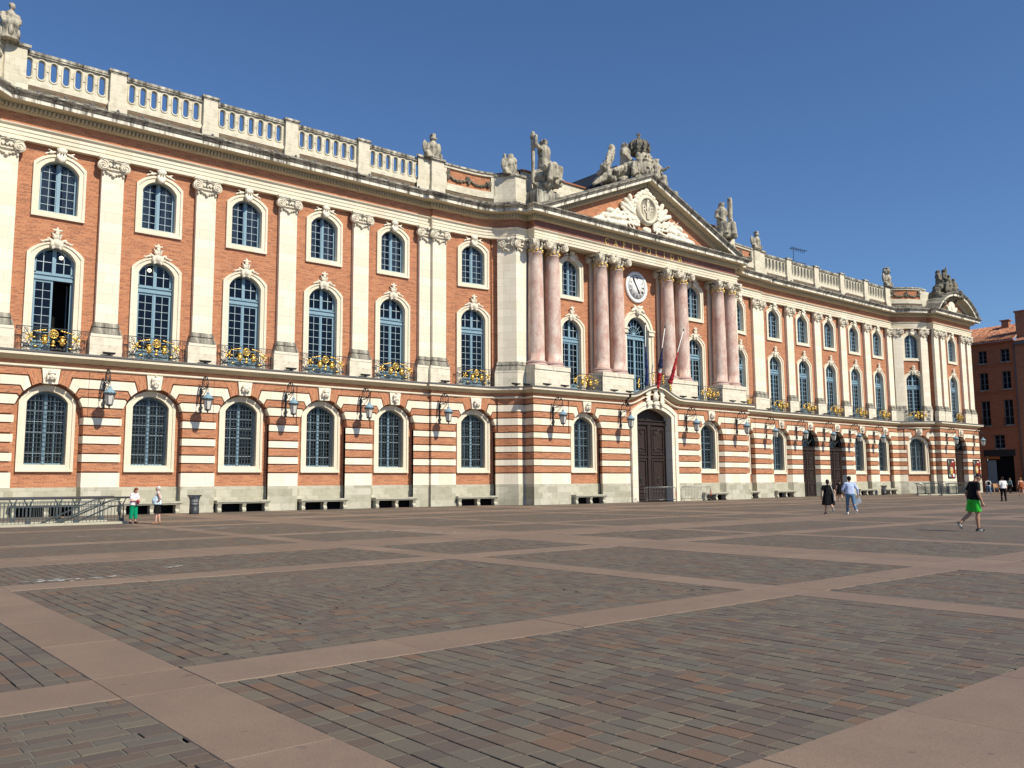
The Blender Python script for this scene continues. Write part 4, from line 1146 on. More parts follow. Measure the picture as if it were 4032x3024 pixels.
# ---- pediment of the centre
def zt(u): return 29.62-.412*abs(u)
def pediment():
    Y = -3.0; m = MB()
    prof = [(-.35, -1.24), (.02, -1.24), (.14, -1.20), (.22, -1.12), (.24, -.88), (.44, -.86), (.46, -.81), (.98, -.80), (.98, -.55), (1.06, -.52), (1.14, -.42), (1.24, -.34), (1.27, -.24), (.9, -.05), (.2, .0), (-2.2, .02)]
    mis = [1, 1, 1, 1, 1, 1, 1, 0, 2, 2, 2, 2, 3, 3, 3]
    us = [14.25*(k/22-1) for k in range(45)]
    for a, b in zip(us[:-1], us[1:]):
        for j in range(len(prof)-1):
            (d0, z0), (d1, z1) = prof[j], prof[j+1]
            def V(u, d, z): return (C+u, Y-d, max(zt(u)+z, 23.60))
            q = [V(a, d0, z0), V(b, d0, z0), V(b, d1, z1), V(a, d1, z1)]
            if max(p[2] for p in q) > 23.61: m.face(q, [(a, z0), (b, z0), (b, z1), (a, z1)] if abs(z1-z0) > abs(d1-d0) else [(a, d0), (b, d0), (b, d1), (a, d1)], mis[j])
    # returned ends of the rake
    for sg in (-1, 1):
        u = sg*14.25; m.face([(C+u, Y-d, max(zt(u)+z, 23.6)) for d, z in (prof[::-1] if sg < 0 else prof)], None, 2)
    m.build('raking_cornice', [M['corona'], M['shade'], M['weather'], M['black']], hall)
    d = MB(); u = -13.6
    while u < 13.6:
        z = zt(u+.065); 
        if z-1.14 > 24.0 and abs(u+.065) > .12:
            a, b = zt(u), zt(u+.13)
            d.hexa([(C+u, Y-.42, a-1.10), (C+u+.13, Y-.42, b-1.10), (C+u+.13, Y-.2, b-1.10), (C+u, Y-.2, a-1.10), (C+u, Y-.42, a-.89), (C+u+.13, Y-.42, b-.89), (C+u+.13, Y-.2, b-.89), (C+u, Y-.2, a-.89)])
        u += .225
    d.build('dentil_course', M['shade'], hall)
    t = MB(); t.prism([(-13.2, 23.7), (13.2, 23.7), (0, 28.9)], Y+.02, Y+.5); t.build('tympanum', M['brick'], hall, (C, 0, 0))
    # carved trophies round the medallion
    r = MB(); y = Y-.05; random.seed(21)
    def env(u): return min(27.6-.46*abs(u), 26.9)
    for sg in (-1, 1):
        for k in range(9):
            a = radians(38+11*k+random.uniform(-6, 6)); L = random.uniform(1.8, 3.2)
            p = Vector((sg*1.0, y-.1, 24.6+random.uniform(0, .5))); q = p+Vector((sg*sin(a)*L, -.05, cos(a)*L*.9))
            if q.z < env(q.x)+.35 and q.z > 24.1: r.cap(p, q, .14, .10, 8)
        for k in range(120):
            u = sg*random.uniform(1.2, 6.2); z = random.uniform(24.0, max(24.2, min(27.0, 28.0-.62*abs(u))))
            if z > env(u)-.1: continue
            if k % 3: r.ell((u, y-random.uniform(.0, .25), z), (random.uniform(.08, .26), .12, random.uniform(.06, .16)), 7, 5, Matrix.Rotation(random.uniform(-1.2, 1.2), 3, 'Y'))
            else:
                a = random.uniform(.3, 1.3)*sg; q = random.uniform(.25, .6); r.cap((u-q*sin(a), y-.15, z-q*cos(a)), (u+q*sin(a), y-.2, z+q*cos(a)*.8), .07, .05, 6)
        r.cap((sg*3.0, y-.1, 24.35), (sg*6.6, y-.1, 24.2), .26, .22, 12); r.cap((sg*3.0, y-.08, 24.92), (sg*5.6, y-.08, 24.72), .22, .25, 12); r.cap((sg*2.6, y-.05, 25.45), (sg*4.9, y-.05, 25.25), .17, .22, 12)
        for (q, z, w) in ((6.2, 24.2, .33), (5.0, 24.27, .33), (5.3, 24.74, .32), (4.3, 24.82, .30), (4.6, 25.3, .28)): r.cap((sg*q, y-.1, z), (sg*(q+.1), y-.1, z), w, w, 10)
        for k in range(3):
            p = Vector((sg*1.6, y-.12, 25.6)); q = Vector((sg*(3.2-.5*k), y-.12, 26.2+.45*k)); r.cap(p, q, .2, .24, 9)
    for k in range(9):
        a = radians(20+140*k/8); r.ell((1.6*cos(a), y-.16, 26.2+1.62*sin(a)), (.34, .2, .26), 8, 6)
    r.ell((0, y-.2, 28.0), (.32, .2, .30)); r.ell((-.45, y-.15, 27.85), (.3, .18, .2)); r.ell((.45, y-.15, 27.85), (.3, .18, .2)); r.ell((0, y-.15, 24.35), (.6, .2, .3))
    rel = remesh(r, 'trophy_relief', M['carving'], .05, hall, 1, .03, (C, 0, 0))
    md = MB(); md.lathe([(0, 0.0), (1.02, 0.0), (1.04, .10), (1.14, .17), (1.26, .13), (1.30, .05), (1.40, .0), (1.42, -.3)], (0, 0, 0), 40, axis='y')
    o = md.build('medallion', M['trim'], hall, (C, Y-.34, 26.2)); 
    text_mesh('R', 1.05, .05, M['capital'], o, (-.42, -.03, -.36), 'raised_letter'); text_mesh('F', 1.05, .05, M['capital'], o, (.46, -.03, -.36), 'raised_letter')
    f = MB(); 
    for k in range(5): f.cap((-.14+.07*k, -.08, -.85), (-.14+.07*k, -.08, .72), .05, .05, 6)
    f.ell((0, -.1, .8), (.16, .08, .14)); f.ell((0, -.06, .1), (.22, .06, .08)); f.ell((0, -.06, -.5), (.2, .06, .07)); f.build('fasces', M['capital'], o)
    for k in range(5): text_mesh('PAIX'[k] if k < 4 else '', .3, .03, M['capital'], o, (0, 0, 0), 'x') if 0 else None
pediment()

# ---- roof behind the pediment
def roofs():
    m = MB(); 
    m.box(C-13.0, C+13.0, -1.2, -.9, 24.0, 27.55); m.build('attic_wall', M['attic'], hall)
    t = MB(); t.hexa([(C-13.1, -1.35, 27.5), (C+13.1, -1.35, 27.5), (C+13.1, 9, 29.3), (C-13.1, 9, 29.3), (C-13.1, -1.35, 27.62), (C+13.1, -1.35, 27.62), (C+13.1, 9, 29.45), (C-13.1, 9, 29.45)])
    t.build('tile_roof', M_tile, hall)
    s = MB(); z0, z1 = 25.6, 31.5; h = 7.2
    for sg in (-1, 1): s.face([(C+sg*h, .3, z0), (C+sg*h, 14, z0), (C, 14, z1), (C, .3, z1)] if sg > 0 else [(C-h, 14, z0), (C-h, .3, z0), (C, .3, z1), (C, 14, z1)])
    s.face([(C-h, .3, z0), (C+h, .3, z0), (C, .3, z1)]); s.face([(C+h, 14, z0), (C-h, 14, z0), (C, 14, z1)])
    s.build('slate_roof', M['slate'], hall)
def mat_tile():
    t = NT('clay_roof_tiles'); uv = t.objco(); x, y, z = t.sep(uv)
    r = t.math('SINE', t.math('MULTIPLY', y, 2*pi/.26)); rr = t.math('FLOOR', t.math('MULTIPLY', z, 4.4)); cc = t.math('FLOOR', t.math('DIVIDE', y, .26))
    c = t.ramp(t.white(t.comb(cc, rr)), [(0, (.44, .19, .11)), (.3, (.52, .25, .155)), (.6, (.38, .155, .09)), (.85, (.58, .32, .21))], True)
    t.bump(t.math('ADD', r, t.math('FRACT', t.math('MULTIPLY', z, 4.4))), 0.9, .06)
    return t.base(c, .85, spec=.15)
M_tile = mat_tile()
roofs()

# ---- balustrade and attics
def stadium(cx, hw, z0, z1, n=8):
    out = []
    for k in range(n+1): a = pi+pi*k/n; out.append((cx+hw*cos(a), z0+hw+hw*sin(a)))
    for k in range(n+1): a = pi*k/n; out.append((cx+hw*cos(a), z1-hw+hw*sin(a)))
    return out
def balustrade_proto():
    m = MB(); cs = [-1.98+.66*k for k in range(7)]; x0, x1 = -2.42, 2.42
    H = [stadium(c, .165, 25.13, 26.25) for c in cs]; y0, y1 = .02, .26
    out = [(x0, 24.86), (x1, 24.86), (x1, 26.40), (x0, 26.40)]
    m.plate(out, H, y0); m.plate(out, H, y1, flip=True)
    for h in H: m.wallring(h, y0, y1, 0, True)
    for c in cs: m.ring(stadium(c, .255, 25.04, 26.34), stadium(c, .20, 25.095, 26.285), y0-.045, y0+.01, y0+.01)
    for c in cs[:-1]: m.box(c+.27, c+.39, y0-.04, y0+.01, 25.66, 25.72)
    m.box(x0, x1, -.05, .32, 24.62, 24.88)
    p = m.build('balustrade_panel', M['attic'], hall)
    r = MB(); r.box(x0, x1, -.10, .36, 26.40, 26.50); r.box(x0, x1, -.14, .40, 26.50, 26.66); r.build('coping', M['weather'], p)
    return p
def die_proto():
    m = MB(); m.box(-.46, .46, -.24, .40, 24.72, 26.66); m.box(-.54, .54, -.32, .46, 24.1, 24.72)
    d = m.build('balustrade_pier', M['attic'], hall)
    c = MB(); c.box(-.50, .50, -.28, .44, 26.62, 26.70); c.box(-.56, .56, -.34, .48, 26.70, 26.84); c.build('coping', M['weather'], d)
    return d
bal0 = balustrade_proto(); die0 = die_proto()
for x in LB+RB: put(bal0, (x, 0, 0))
for x in LX[1:5]+RX[1:5]: put(die0, (x, 0, 0))
def attics():
    m = MB()
    for a, b in ((PU.s[0]+.05, PU.of_x(45.2)), (PU.of_x(2*C-45.2), PU.s[-1]-.2)):
        sweep(m, PU, a, b, [(.30, 24.0), (.22, 24.06), (.22, 24.20), (.16, 24.30), (.06, 24.34), (.06, 24.62), (-.4, 24.66)], [1, 1, 1, 1, 0, 0])
    m.build('attic_course', [M['atticbrick'], M['black']], hall)
    # lead aprons lying on the cornice
    l = MB(); random.seed(5)
    for x in [LX[0]+1.45*k for k in range(20)]+[RX[0]+1.45*k for k in range(20)]:
        w = random.uniform(.35, .6); l.box(x-w, x+w, -.52, -.22, 24.05, 24.12); l.ell((x-w*.2, -.4, 24.2), (.09, .09, .12), 7, 5)
    l.build('lead_apron', M['lead'], hall)
    # corner dies
    for xa, xb in ((36.0, 38.25), (2*C-38.25, 2*C-36.0), (108.1, 109.35), (2*C-109.35, 2*C-108.1)):
        d = MB(); a, b = PU.of_x(xa), PU.of_x(xb)
        bandbox(d, PU, a, b, -.5, .30, 24.1, 24.85); bandbox(d, PU, a+.08, b-.08, -.5, .22, 24.85, 26.62)
        p = d.build('attic_pier', M['attic'], hall)
        c = MB(); bandbox(c, PU, a+.02, b-.02, -.5, .28, 26.62, 26.70); bandbox(c, PU, a-.04, b+.04, -.5, .36, 26.70, 26.86); c.build('coping', M['weather'], p)
    for xa, xb, sg in ((42.75, 45.2, 1), (2*C-45.2, 2*C-42.75, -1), (112.9, 113.7, 1)):
        d = MB(); a, b = PU.of_x(xa), PU.of_x(xb)
        bandbox(d, PU, a, b, -.6, .12, 24.1, 24.8); bandbox(d, PU, a+.1, b, -.6, .04, 24.8, 26.45)
        p = d.build('attic_pier', M['attic'], hall); c = MB(); bandbox(c, PU, a, b, -.6, .16, 26.45, 26.62); c.build('coping', M['weather'], p)
    # curved attics with garlands
    for xa, xb in ((38.2, 42.8), (2*C-42.8, 2*C-38.2), (109.3, 112.95), (2*C-112.95, 2*C-109.3)):
        a, b = PU.of_x(xa), PU.of_x(xb)
        d = MB(); sweep(d, PU, a, b, [(.10, 24.6), (.10, 25.15), (-.02, 25.2)], [0, 0]); sweep(d, PU, a, b, [(-.02, 25.2), (-.02, 26.36)], [1]); sweep(d, PU, a, b, [(-.02, 26.36), (.12, 26.40), (.12, 26.56), (.2, 26.6), (.2, 26.74), (-.4, 26.8)], [0, 0, 2, 2, 2])
        bandbox(d, PU, a, a+.28, -.1, .08, 25.15, 26.4, 0); bandbox(d, PU, b-.28, b, -.1, .08, 25.15, 26.4, 0)
        p = d.build('curved_attic', [M['attic'], M['brick'], M['weather']], hall)
        g = MB(); random.seed(int(xa)); n = 44
        for k in range(n):
            t = k/(n-1); s = a+.45+(b-a-.9)*t; w = abs(((t*2) % 1)*2-1); z = 25.52+.34*w*w+random.uniform(-.06, .06); q = PU.at(s, .06)
            g.ell((q.x, q.y, z), (.11, .09, random.uniform(.07, .13)), 6, 4)
        for t in (0.0, .5, 1.0):
            s = a+.45+(b-a-.9)*t
            for k in range(7): q = PU.at(s+random.uniform(-.16, .16), .07); g.ell((q.x, q.y, random.uniform(25.5, 26.2)), (.13, .1, .15), 6, 4)
        g.build('garland', M['statue_dark'], p)
attics()

# ---- segmental pediment of the end block
def segment_pediment():
    cx, Y, half, z0, za = PAVR, -3.4, 6.55, 23.72, 26.95
    rise = za-z0; R = (half**2+rise**2)/(2*rise); zc = za-R; A = math.asin(half/R)
    prof = [(-.3, -1.2), (.02, -1.2), (.14, -1.14), (.24, -.86), (.44, -.84), (.46, -.78), (.98, -.76), (.98, -.50), (1.06, -.46), (1.2, -.32), (1.26, -.22), (.3, 0.0), (-3.0, .02)]
    mis = [1, 1, 1, 1, 1, 1, 0, 2, 2, 2, 3, 3]
    m = MB(); n = 30
    for k in range(n):
        a, b = -A+2*A*k/n, -A+2*A*(k+1)/n
        for j in range(len(prof)-1):
            (d0, r0), (d1, r1) = prof[j], prof[j+1]
            def V(t, d, r): return (cx+(R+r)*sin(t), Y-d, max(zc+(R+r)*cos(t), 23.62))
            q = [V(a, d0, r0), V(b, d0, r0), V(b, d1, r1), V(a, d1, r1)]
            if max(p[2] for p in q) > 23.63: m.face(q, [(a*R, r0), (b*R, r0), (b*R, r1), (a*R, r1)] if abs(r1-r0) > abs(d1-d0) else [(a*R, d0), (b*R, d0), (b*R, d1), (a*R, d1)], mis[j])
    m.build('segmental_cornice', [M['corona'], M['shade'], M['weather'], M['black']], hall)
    t = MB(); t.prism([(-6.2, 23.7), (6.2, 23.7)]+[((R-.9)*sin(A*.95-2*A*.95*k/16), zc+(R-.9)*cos(A*.95-2*A*.95*k/16)) for k in range(17)], Y+.02, Y+.6); t.build('tympanum', M['brick'], hall, (cx, 0, 0))
    r = MB(); random.seed(4); r.ell((0, Y-.1, 24.8), (.42, .25, .55))
    for k in range(16): a = 2*pi*k/16; r.ell((.72*cos(a), Y-.1, 24.75+.72*sin(a)), (.28, .2, .24), 7, 5)
    for sg in (-1, 1):
        for k in range(5): r.ell((sg*(.9+.12*k), Y-.1, 24.2+.15*k), (.24, .2, .18), 7, 5)
    remesh(r, 'cartouche', M['carving'], .08, hall, 1, .02, (cx, 0, 0))
    w = MB(); w.box(cx-5.5, cx+5.5, -2.6, -2.2, 24, 26.4); w.build('attic_wall', M['attic'], hall)
segment_pediment()

# ---- gate, great window, railings
def gate():
    m = MB(); O, I = arch(3.05, 0, 7.72, 8.85, 18), arch(2.28, 0, 7.48, 8.17, 18)
    mid = [(O[k][0]*.5+I[k][0]*.5, O[k][1]*.5+I[k][1]*.5) for k in range(len(O))]
    m.ring(O, mid, -.38, .3, -.30); m.ring(mid, I, -.30, -.30, .62)
    g = m.build('gate_surround', M['stone'], hall, (C, -3.25, 0))
    d = MB(); y = .50; d.plate(arch(2.3, 0, 7.5, 8.2), [], y+.10)
    d.box(-2.28, 2.28, y-.16, y+.1, 6.74, 6.86); d.box(-2.28, 2.28, y-.08, y+.1, 6.86, 7.06); d.box(-2.28, 2.28, y-.2, y+.1, 7.06, 7.14)
    d.build('gate_transom', M['wood'], hall, (C, -3.25, 0))
    for sg in (-1, 1):
        l = MB(); yy = y+(.30 if sg > 0 else 0)*0
        x0, x1 = sorted((sg*.01, sg*2.27)); l.box(x0, x1, y, y+.1, 0, 6.74)
        for z0, z1 in ((.25, .9), (1.1, 3.7), (4.1, 6.45)):
            a, b = sorted((sg*.32, sg*2.0)); P0 = [(a, z0), (b, z0), (b, z1), (a, z1)]; P1 = [(a+.14, z0+.14), (b-.14, z0+.14), (b-.14, z1-.14), (a+.14, z1-.14)]; P2 = [(a+.3, z0+.25), (b-.3, z0+.25), (b-.3, z1-.25), (a+.3, z1-.25)]
            l.ring(P0, P1, y-.09, y+.02, y+.02); l.prism(P2, y-.05, y+.02)
            if z0 > 4:
                l.tube([(a+.35+(b-a-.7)*k/12, y-.05, z1-.35-.22*sin(pi*k/12*2.0)*(1 if sg > 0 else -1)) for k in range(13)], .06, 6); l.tube([(a+.35+(b-a-.7)*k/12, y-.05, z0+.45+.16*sin(pi*k/12)) for k in range(13)], .06, 6)
        l.box(min(0, sg*.2), max(0, sg*.2), y-.12, y+.02, 0, 6.74); l.box(min(sg*2.1, sg*2.27), max(sg*2.1, sg*2.27), y-.06, y+.02, 0, 6.74); l.box(x0, x1, y-.07, y+.02, 3.82, 3.98)
        o = l.build('gate_leaf', M['wood'], hall, (C, -3.25, 0))
        k = MB(); k.tube([(sg*1.15+.14*cos(2*pi*q/12), y-.14, 1.9+.14*sin(2*pi*q/12)) for q in range(12)], .025, 6, closed=True); k.ell((sg*1.15, y-.1, 2.06), (.08, .06, .08)); k.build('door_knocker', M['iron'], o)
    c = MB(); random.seed(9); c.ell((0, -.5, 9.15), (.34, .2, .46)); c.ell((0, -.62, 9.15), (.22, .14, .34)); c.ell((0, -.48, 9.72), (.3, .18, .16))
    for sg in (-1, 1):
        for k in range(9):
            a = radians(-60+150*k/8); leaf(c, (sg*(.66+.32*cos(a)), -.46, 9.1+.66*sin(a)), .36, (a if sg > 0 else pi-a), .12, .1)
    c.ell((0, -.48, 8.55), (.32, .15, .18)); c.ell((0, -.45, 8.35), (.16, .12, .2))
    remesh(c, 'coat_of_arms', M['carving'], .045, hall, 1, .01, (C, -3.25, 0))
    # great arched window over the gate
    w = MB(); y = -1.30; I = CW_I
    w.ring(I, arch(1.36, 9.3, 15.1, 16.46, 18), y, y+.12, y+.12)
    w.box(-1.46, 1.46, y-.12, y+.08, 14.55, 14.72); w.box(-1.46, 1.46, y-.06, y+.08, 14.72, 14.9); w.box(-1.46, 1.46, y-.14, y+.08, 14.9, 15.0); w.box(-.12, .12, y-.06, y+.06, 9.3, 14.55)
    for sg in (-1, 1):
        for a in (.5, .88): w.box(sg*a-.025, sg*a+.025, y, y+.03, 10, 14.5)
        w.box(sg*1.28-.09, sg*1.28+.09, y-.03, y+.05, 9.3, 14.55); w.box(min(sg*.1, sg*1.36), max(sg*.1, sg*1.36), y-.02, y+.04, 9.3, 10.0)
    for k in range(1, 7): w.box(-1.36, 1.36, y+.002, y+.034, 10+k*.65-.022, 10+k*.65+.022)
    w.tube([(.78*cos(pi*k/14), y, 15.02+.78*sin(pi*k/14)) for k in range(15)], .035, 6)
    for k in range(1, 8): a = pi*k/8; w.bar((.1*cos(a), y, 15.02+.1*sin(a)), (1.42*cos(a), y, 15.02+1.46*sin(a)), .045)
    w.ell((0, y-.02, 15.06), (.2, .06, .16))
    o = w.build('great_window', [M['blue']], hall, (C, 0, 0)); pane(CW_I, y+.05, 'pane', o)
    f = MB(); mid = [(CW_O[k][0]*.6+CW_I[k][0]*.4, CW_O[k][1]*.6+CW_I[k][1]*.4) for k in range(len(CW_O))]
    f.ring(CW_O, mid, -1.90, -1.66, -1.82); f.ring(mid, CW_I, -1.82, -1.82, -1.2)
    for sg in (-1, 1):
        for z0, z1, e in ((15.0, 15.12, .06), (15.12, 15.36, .02), (15.36, 15.5, .10)): f.box(sg*1.76-.32-e, sg*1.76+.32+e, -1.92-e, -1.7, z0, z1)
    f.build('stone_surround', M['trim'], o)
    k = MB(); k.ell((0, -1.95, 17.15), (.36, .22, .42)); k.ell((0, -2.05, 17.4), (.25, .18, .22))
    for sg in (-1, 1): leaf(k, (sg*.6, -1.92, 17.2), .38, -sg*.5, .14, .12); leaf(k, (sg*.42, -1.92, 17.5), .3, sg*.5, .12, .12)
    remesh(k, 'carved_keystone', M['carving'], .04, o, 1)
gate()

def emblem_gold(wheel=True):
    g = MB(); y = -.06
    g.tube([(.23*cos(2*pi*k/20), y, 10.27+.23*sin(2*pi*k/20)) for k in range(20)], .036, 6, closed=True)
    for k in range(4): a = pi*k/4+pi/8; g.bar((.22*cos(a), y, 10.27+.22*sin(a)), (-.22*cos(a), y, 10.27-.22*sin(a)), .05)
    g.ell((0, y-.02, 10.27), (.08, .05, .08), 8, 5)
    for sg in (-1, 1):
        g.lathe([(.05, -.32), (.11, -.24), (.15, -.08), (.12, .08), (.07, .12), (.16, .18), (.19, .22), (.10, .25)], (sg*.45, y-.03, 9.92), 12)
        for k in range(6): g.ell((sg*.47+.2*cos(k*1.05), y-.12, 9.86+.14*sin(k*1.05)), (.05, .05, .05), 6, 4)
        for k in range(5): leaf(g, (sg*(.45+.13*k), y, 10.47-.028*k), .12, -sg*.25, .045-.004*k, .04)
        g.ell((sg*1.14, y-.02, 10.08), (.10, .04, .13), 10, 6); g.ell((sg*1.28, y-.02, 9.98), (.08, .04, .05), 8, 5)
        for k in range(5): a = k*1.25; leaf(g, (sg*1.18+.2*cos(a), y-.03, 10.0+.2*sin(a)), .1, a, .045, .04)
        g.ell((sg*.9, y, 9.5), (.12, .05, .06), 8, 5)
    g.ell((0, y-.03, 9.78), (.1, .06, .14), 8, 5); g.ell((0, y-.02, 9.60), (.14, .05, .06), 8, 5)
    return g
def railing_proto():
    m = MB(); y = 0.0; hw = 1.88
    m.bar((-hw, y, 10.60), (hw, y, 10.60), .045, .04); m.bar((-hw, y, 9.40), (hw, y, 9.40), .03); 
    for sg in (-1, 1):
        m.bar((sg*hw, y, 9.3), (sg*hw, y, 10.6), .035); m.bar((sg*1.58, y, 9.4), (sg*1.58, y, 10.6), .02); m.bar((sg*.98, y, 9.4), (sg*.98, y, 10.1), .02)
        for (cx, cz, r, t, a) in ((1.73, 10.43, .13, 1.6, 0), (1.73, 9.58, .13, 1.6, 2), (1.40, 10.38, .15, 1.5, 1), (1.38, 9.66, .18, 1.7, 3), (1.12, 9.60, .16, 1.6, 1), (.80, 10.15, .17, 1.5, 2), (.72, 9.62, .18, 1.7, 0), (.30, 9.62, .17, 1.7, 3), (.22, 9.95, .12, 1.4, 1), (1.0, 10.42, .13, 1.5, 2), (1.73, 9.98, .12, 1.6, 1)):
            m.tube(spiral((sg*cx, y, cz), r, .03, t, a if sg > 0 else pi-a, 18, flip=sg), .016, 4)
        m.tube([(sg*(.95-.42*(k/8)), y, 9.5+.85*sin(pi/2*k/8)) for k in range(9)], .02, 4); m.tube([(sg*(1.5-.3*sin(pi*k/8)), y, 9.45+1.1*k/8) for k in range(9)], .016, 4)
        for k in range(6): leaf(m, (sg*(.86-.05*k), y, 9.7+.11*k), .08, sg*.8, .025, .015)
        m.ell((sg*1.35, y, 9.52), (.2, .03, .07), 7, 4)
    for k in range(9): m.ell((-.8+.2*k, y, 9.44+.02*(k % 2)), (.1, .03, .05), 6, 4)
    r = m.build('balcony_railing', M['iron'], hall)
    emblem_gold().build('gilded_emblem', M['gold'], r)
    return r
rail0 = railing_proto()
for x, k in BAYS:
    if k == 'gate': continue
    if 50 < x < 67: loc, ang = (x, -3.32, 0), 0
    else:
        loc, ang = ((x, -3.4, 0), 0) if x == PAVR else frame_of(PU, x)
        loc = (loc[0]+.20*sin(ang), loc[1]-.20*cos(ang), 0)
    put(rail0, loc, ang, .72 if x == PAVR else (.86 if x in (W6X, 2*C-W6X) else (.92 if x == CURX else 1)))
def hood_railing():
    m = MB(); g = MB(); n = 14; pts = []
    for k in range(n+1): u = -2.45+4.9*k/n; pts.append((C+u, -3.55-.55*cos(pi*u/4.9), 9.42+.86*(0.5+0.5*cos(pi*u/3.45))))
    m.tube([(x, y, z+1.02) for x, y, z in pts], .03, 5); m.tube([(x, y, z+.06) for x, y, z in pts], .02, 5)
    for k, (x, y, z) in enumerate(pts):
        if k % 2 == 0: m.bar((x, y, z-.1), (x, y, z+1.02), .025)
        if k < n and k % 2 == 1: m.tube(spiral((x, y, z+.72), .17, .04, 1.5, k, 14), .015, 4); m.tube(spiral((x, y, z+.3), .17, .04, 1.5, k+2, 14, flip=-1), .015, 4)
        if k in (1, 5, 9, 13):
            for q in range(5): g.ell((x+.08*sin(q*2), y-.03, z+.2+.16*q), (.10, .05, .11), 7, 5)
    r = m.build('balcony_railing', M['iron'], hall); g.build('gilded_emblem', M['gold'], r)
hood_railing()

# ------------------------------------------------------------------ things on and round the hall
def clock():
    t = empty('clock', 'round white clock with black roman numerals on the brick wall above the great window', 'clock', (C, -1.72, 19.35))
    m = MB(); m.lathe([(0, .10), (1.14, .10), (1.20, .14), (1.34, .18), (1.45, .12), (1.48, 0)], (0, 0, 0), 48, axis='y'); m.build('rim', M['white'], t)
    d = MB(); d.lathe([(0, .128), (1.10, .128), (1.10, .1)], (0, 0, 0), 40, axis='y'); d.build('dial', M['white'], t)
    k = MB()
    for r in (.60, 1.08): k.tube([(r*cos(2*pi*q/40), -.13, r*sin(2*pi*q/40)) for q in range(40)], .014, 4, closed=True)
    for q in range(60): a = 2*pi*q/60; k.bar((1.09*cos(a), -.132, 1.09*sin(a)), (1.15*cos(a), -.132, 1.15*sin(a)), .012)
    k.build('minute_track', M['blackpaint'], t)
    for q, s in enumerate(('XII', 'I', 'II', 'III', 'IIII', 'V', 'VI', 'VII', 'VIII', 'IX', 'X', 'XI')):
        a = -2*pi*q/12; R = .70
        o = text_mesh(s, .40, .008, M['blackpaint'], t, (0, 0, 0), 'numeral', .85)
        o.rotation_euler = (pi/2, -a, 0); o.location = (R*sin(-a), -.135, R*cos(-a)); o.scale = (.82, 1.0, 1)
    for nm, a, L, w, tl in (('minute_hand', radians(-33), 1.02, .085, .35), ('hour_hand', radians(149), .70, .10, .2)):
        h = MB(); dx, dz = sin(a), cos(a); n = (cos(a), -sin(a)); y = -.17 if nm[0] == 'm' else -.155
        h.prism([(-dx*tl-n[0]*w*.5, -dz*tl-n[1]*w*.5), (-dx*tl+n[0]*w*.5, -dz*tl+n[1]*w*.5), (dx*L*.85+n[0]*w, dz*L*.85+n[1]*w), (dx*L, dz*L), (dx*L*.85-n[0]*w, dz*L*.85-n[1]*w)][::-1], y, y+.012); h.build(nm, M['blackpaint'], t)
clock()

LAMPS = []
def lamp_proto():
    t = empty('wall_lantern', 'x', 'lantern')
    m = MB()
    m.box(-.05, .05, -.05, 0, 6.35, 7.75); m.bar((0, -.12, 6.3), (0, -.12, 7.85), .045)
    for z in (6.5, 7.5): m.box(-.10, .10, -.16, 0, z-.05, z+.05); m.ell((0, -.14, z-.09), (.07, .07, .07), 7, 5); m.ell((0, -.14, z+.1), (.06, .06, .08), 7, 5)
    m.ell((0, -.12, 6.25), (.06, .06, .1), 7, 5)
    arm = [(0, -.12, 7.6)]
    for k in range(17): a = radians(200-220*k/16); arm.append((0, -.70+.50*cos(a), 7.92+.50*sin(a)))
    m.tube(arm, .032, 6)
    m.tube([(0, y, z) for y, z in ((-.12, 7.05), (-.30, 7.12), (-.62, 7.35), (-.95, 7.52), (-1.18, 7.75))], .022, 5)
    sp = spiral((0, 0, 0), .40, .06, 1.7, pi, 26); m.tube([(0, -.70-p[0]*-1, 7.92+p[2]) for p in sp], .02, 5)
    m.tube([(0, -.2-p[0], 7.05+p[2]) for p in spiral((0, 0, 0), .14, .03, 1.4, 0, 14)], .016, 4)
    for q in (.25, .5, .75): m.ell((0, -.70-.42*cos(q*pi), 7.92+.42*sin(q*pi)), (.04, .09, .07), 6, 4)
    m.bar((0, -1.22, 7.88), (0, -1.22, 7.35), .025)
    m.build('bracket', M['iron'], t)
    c = MB(); c.lathe([(.33, 6.96), (.345, 7.02), (.30, 7.06), (.24, 7.13), (.12, 7.24), (.07, 7.27), (.09, 7.31), (.10, 7.36), (.05, 7.38)], (0, -1.22, 0), 16); c.build('lantern_cap', M['blue'], t)
    g = MB(); g.lathe([(.17, 6.34), (.285, 6.90)], (0, -1.22, 0), 6, sm=False); g.build('lantern_glass', M['lantern'], t)
    f = MB()
    for k in range(6): a = 2*pi*k/6; f.bar((.18*cos(a), -1.22+.18*sin(a), 6.32), (.295*cos(a), -1.22+.295*sin(a), 6.92), .02)
    f.lathe([(.30, 6.88), (.35, 6.92), (.33, 6.97)], (0, -1.22, 0), 12); f.lathe([(.02, 6.10), (.05, 6.16), (.03, 6.20), (.10, 6.24), (.19, 6.29), (.19, 6.34)], (0, -1.22, 0), 12)
    for k in range(12): a = 2*pi*k/12; f.ell((.335*cos(a), -1.22+.335*sin(a), 6.99), (.03, .03, .045), 5, 4)
    f.build('lantern_frame', M['railpost'], t)
    return t
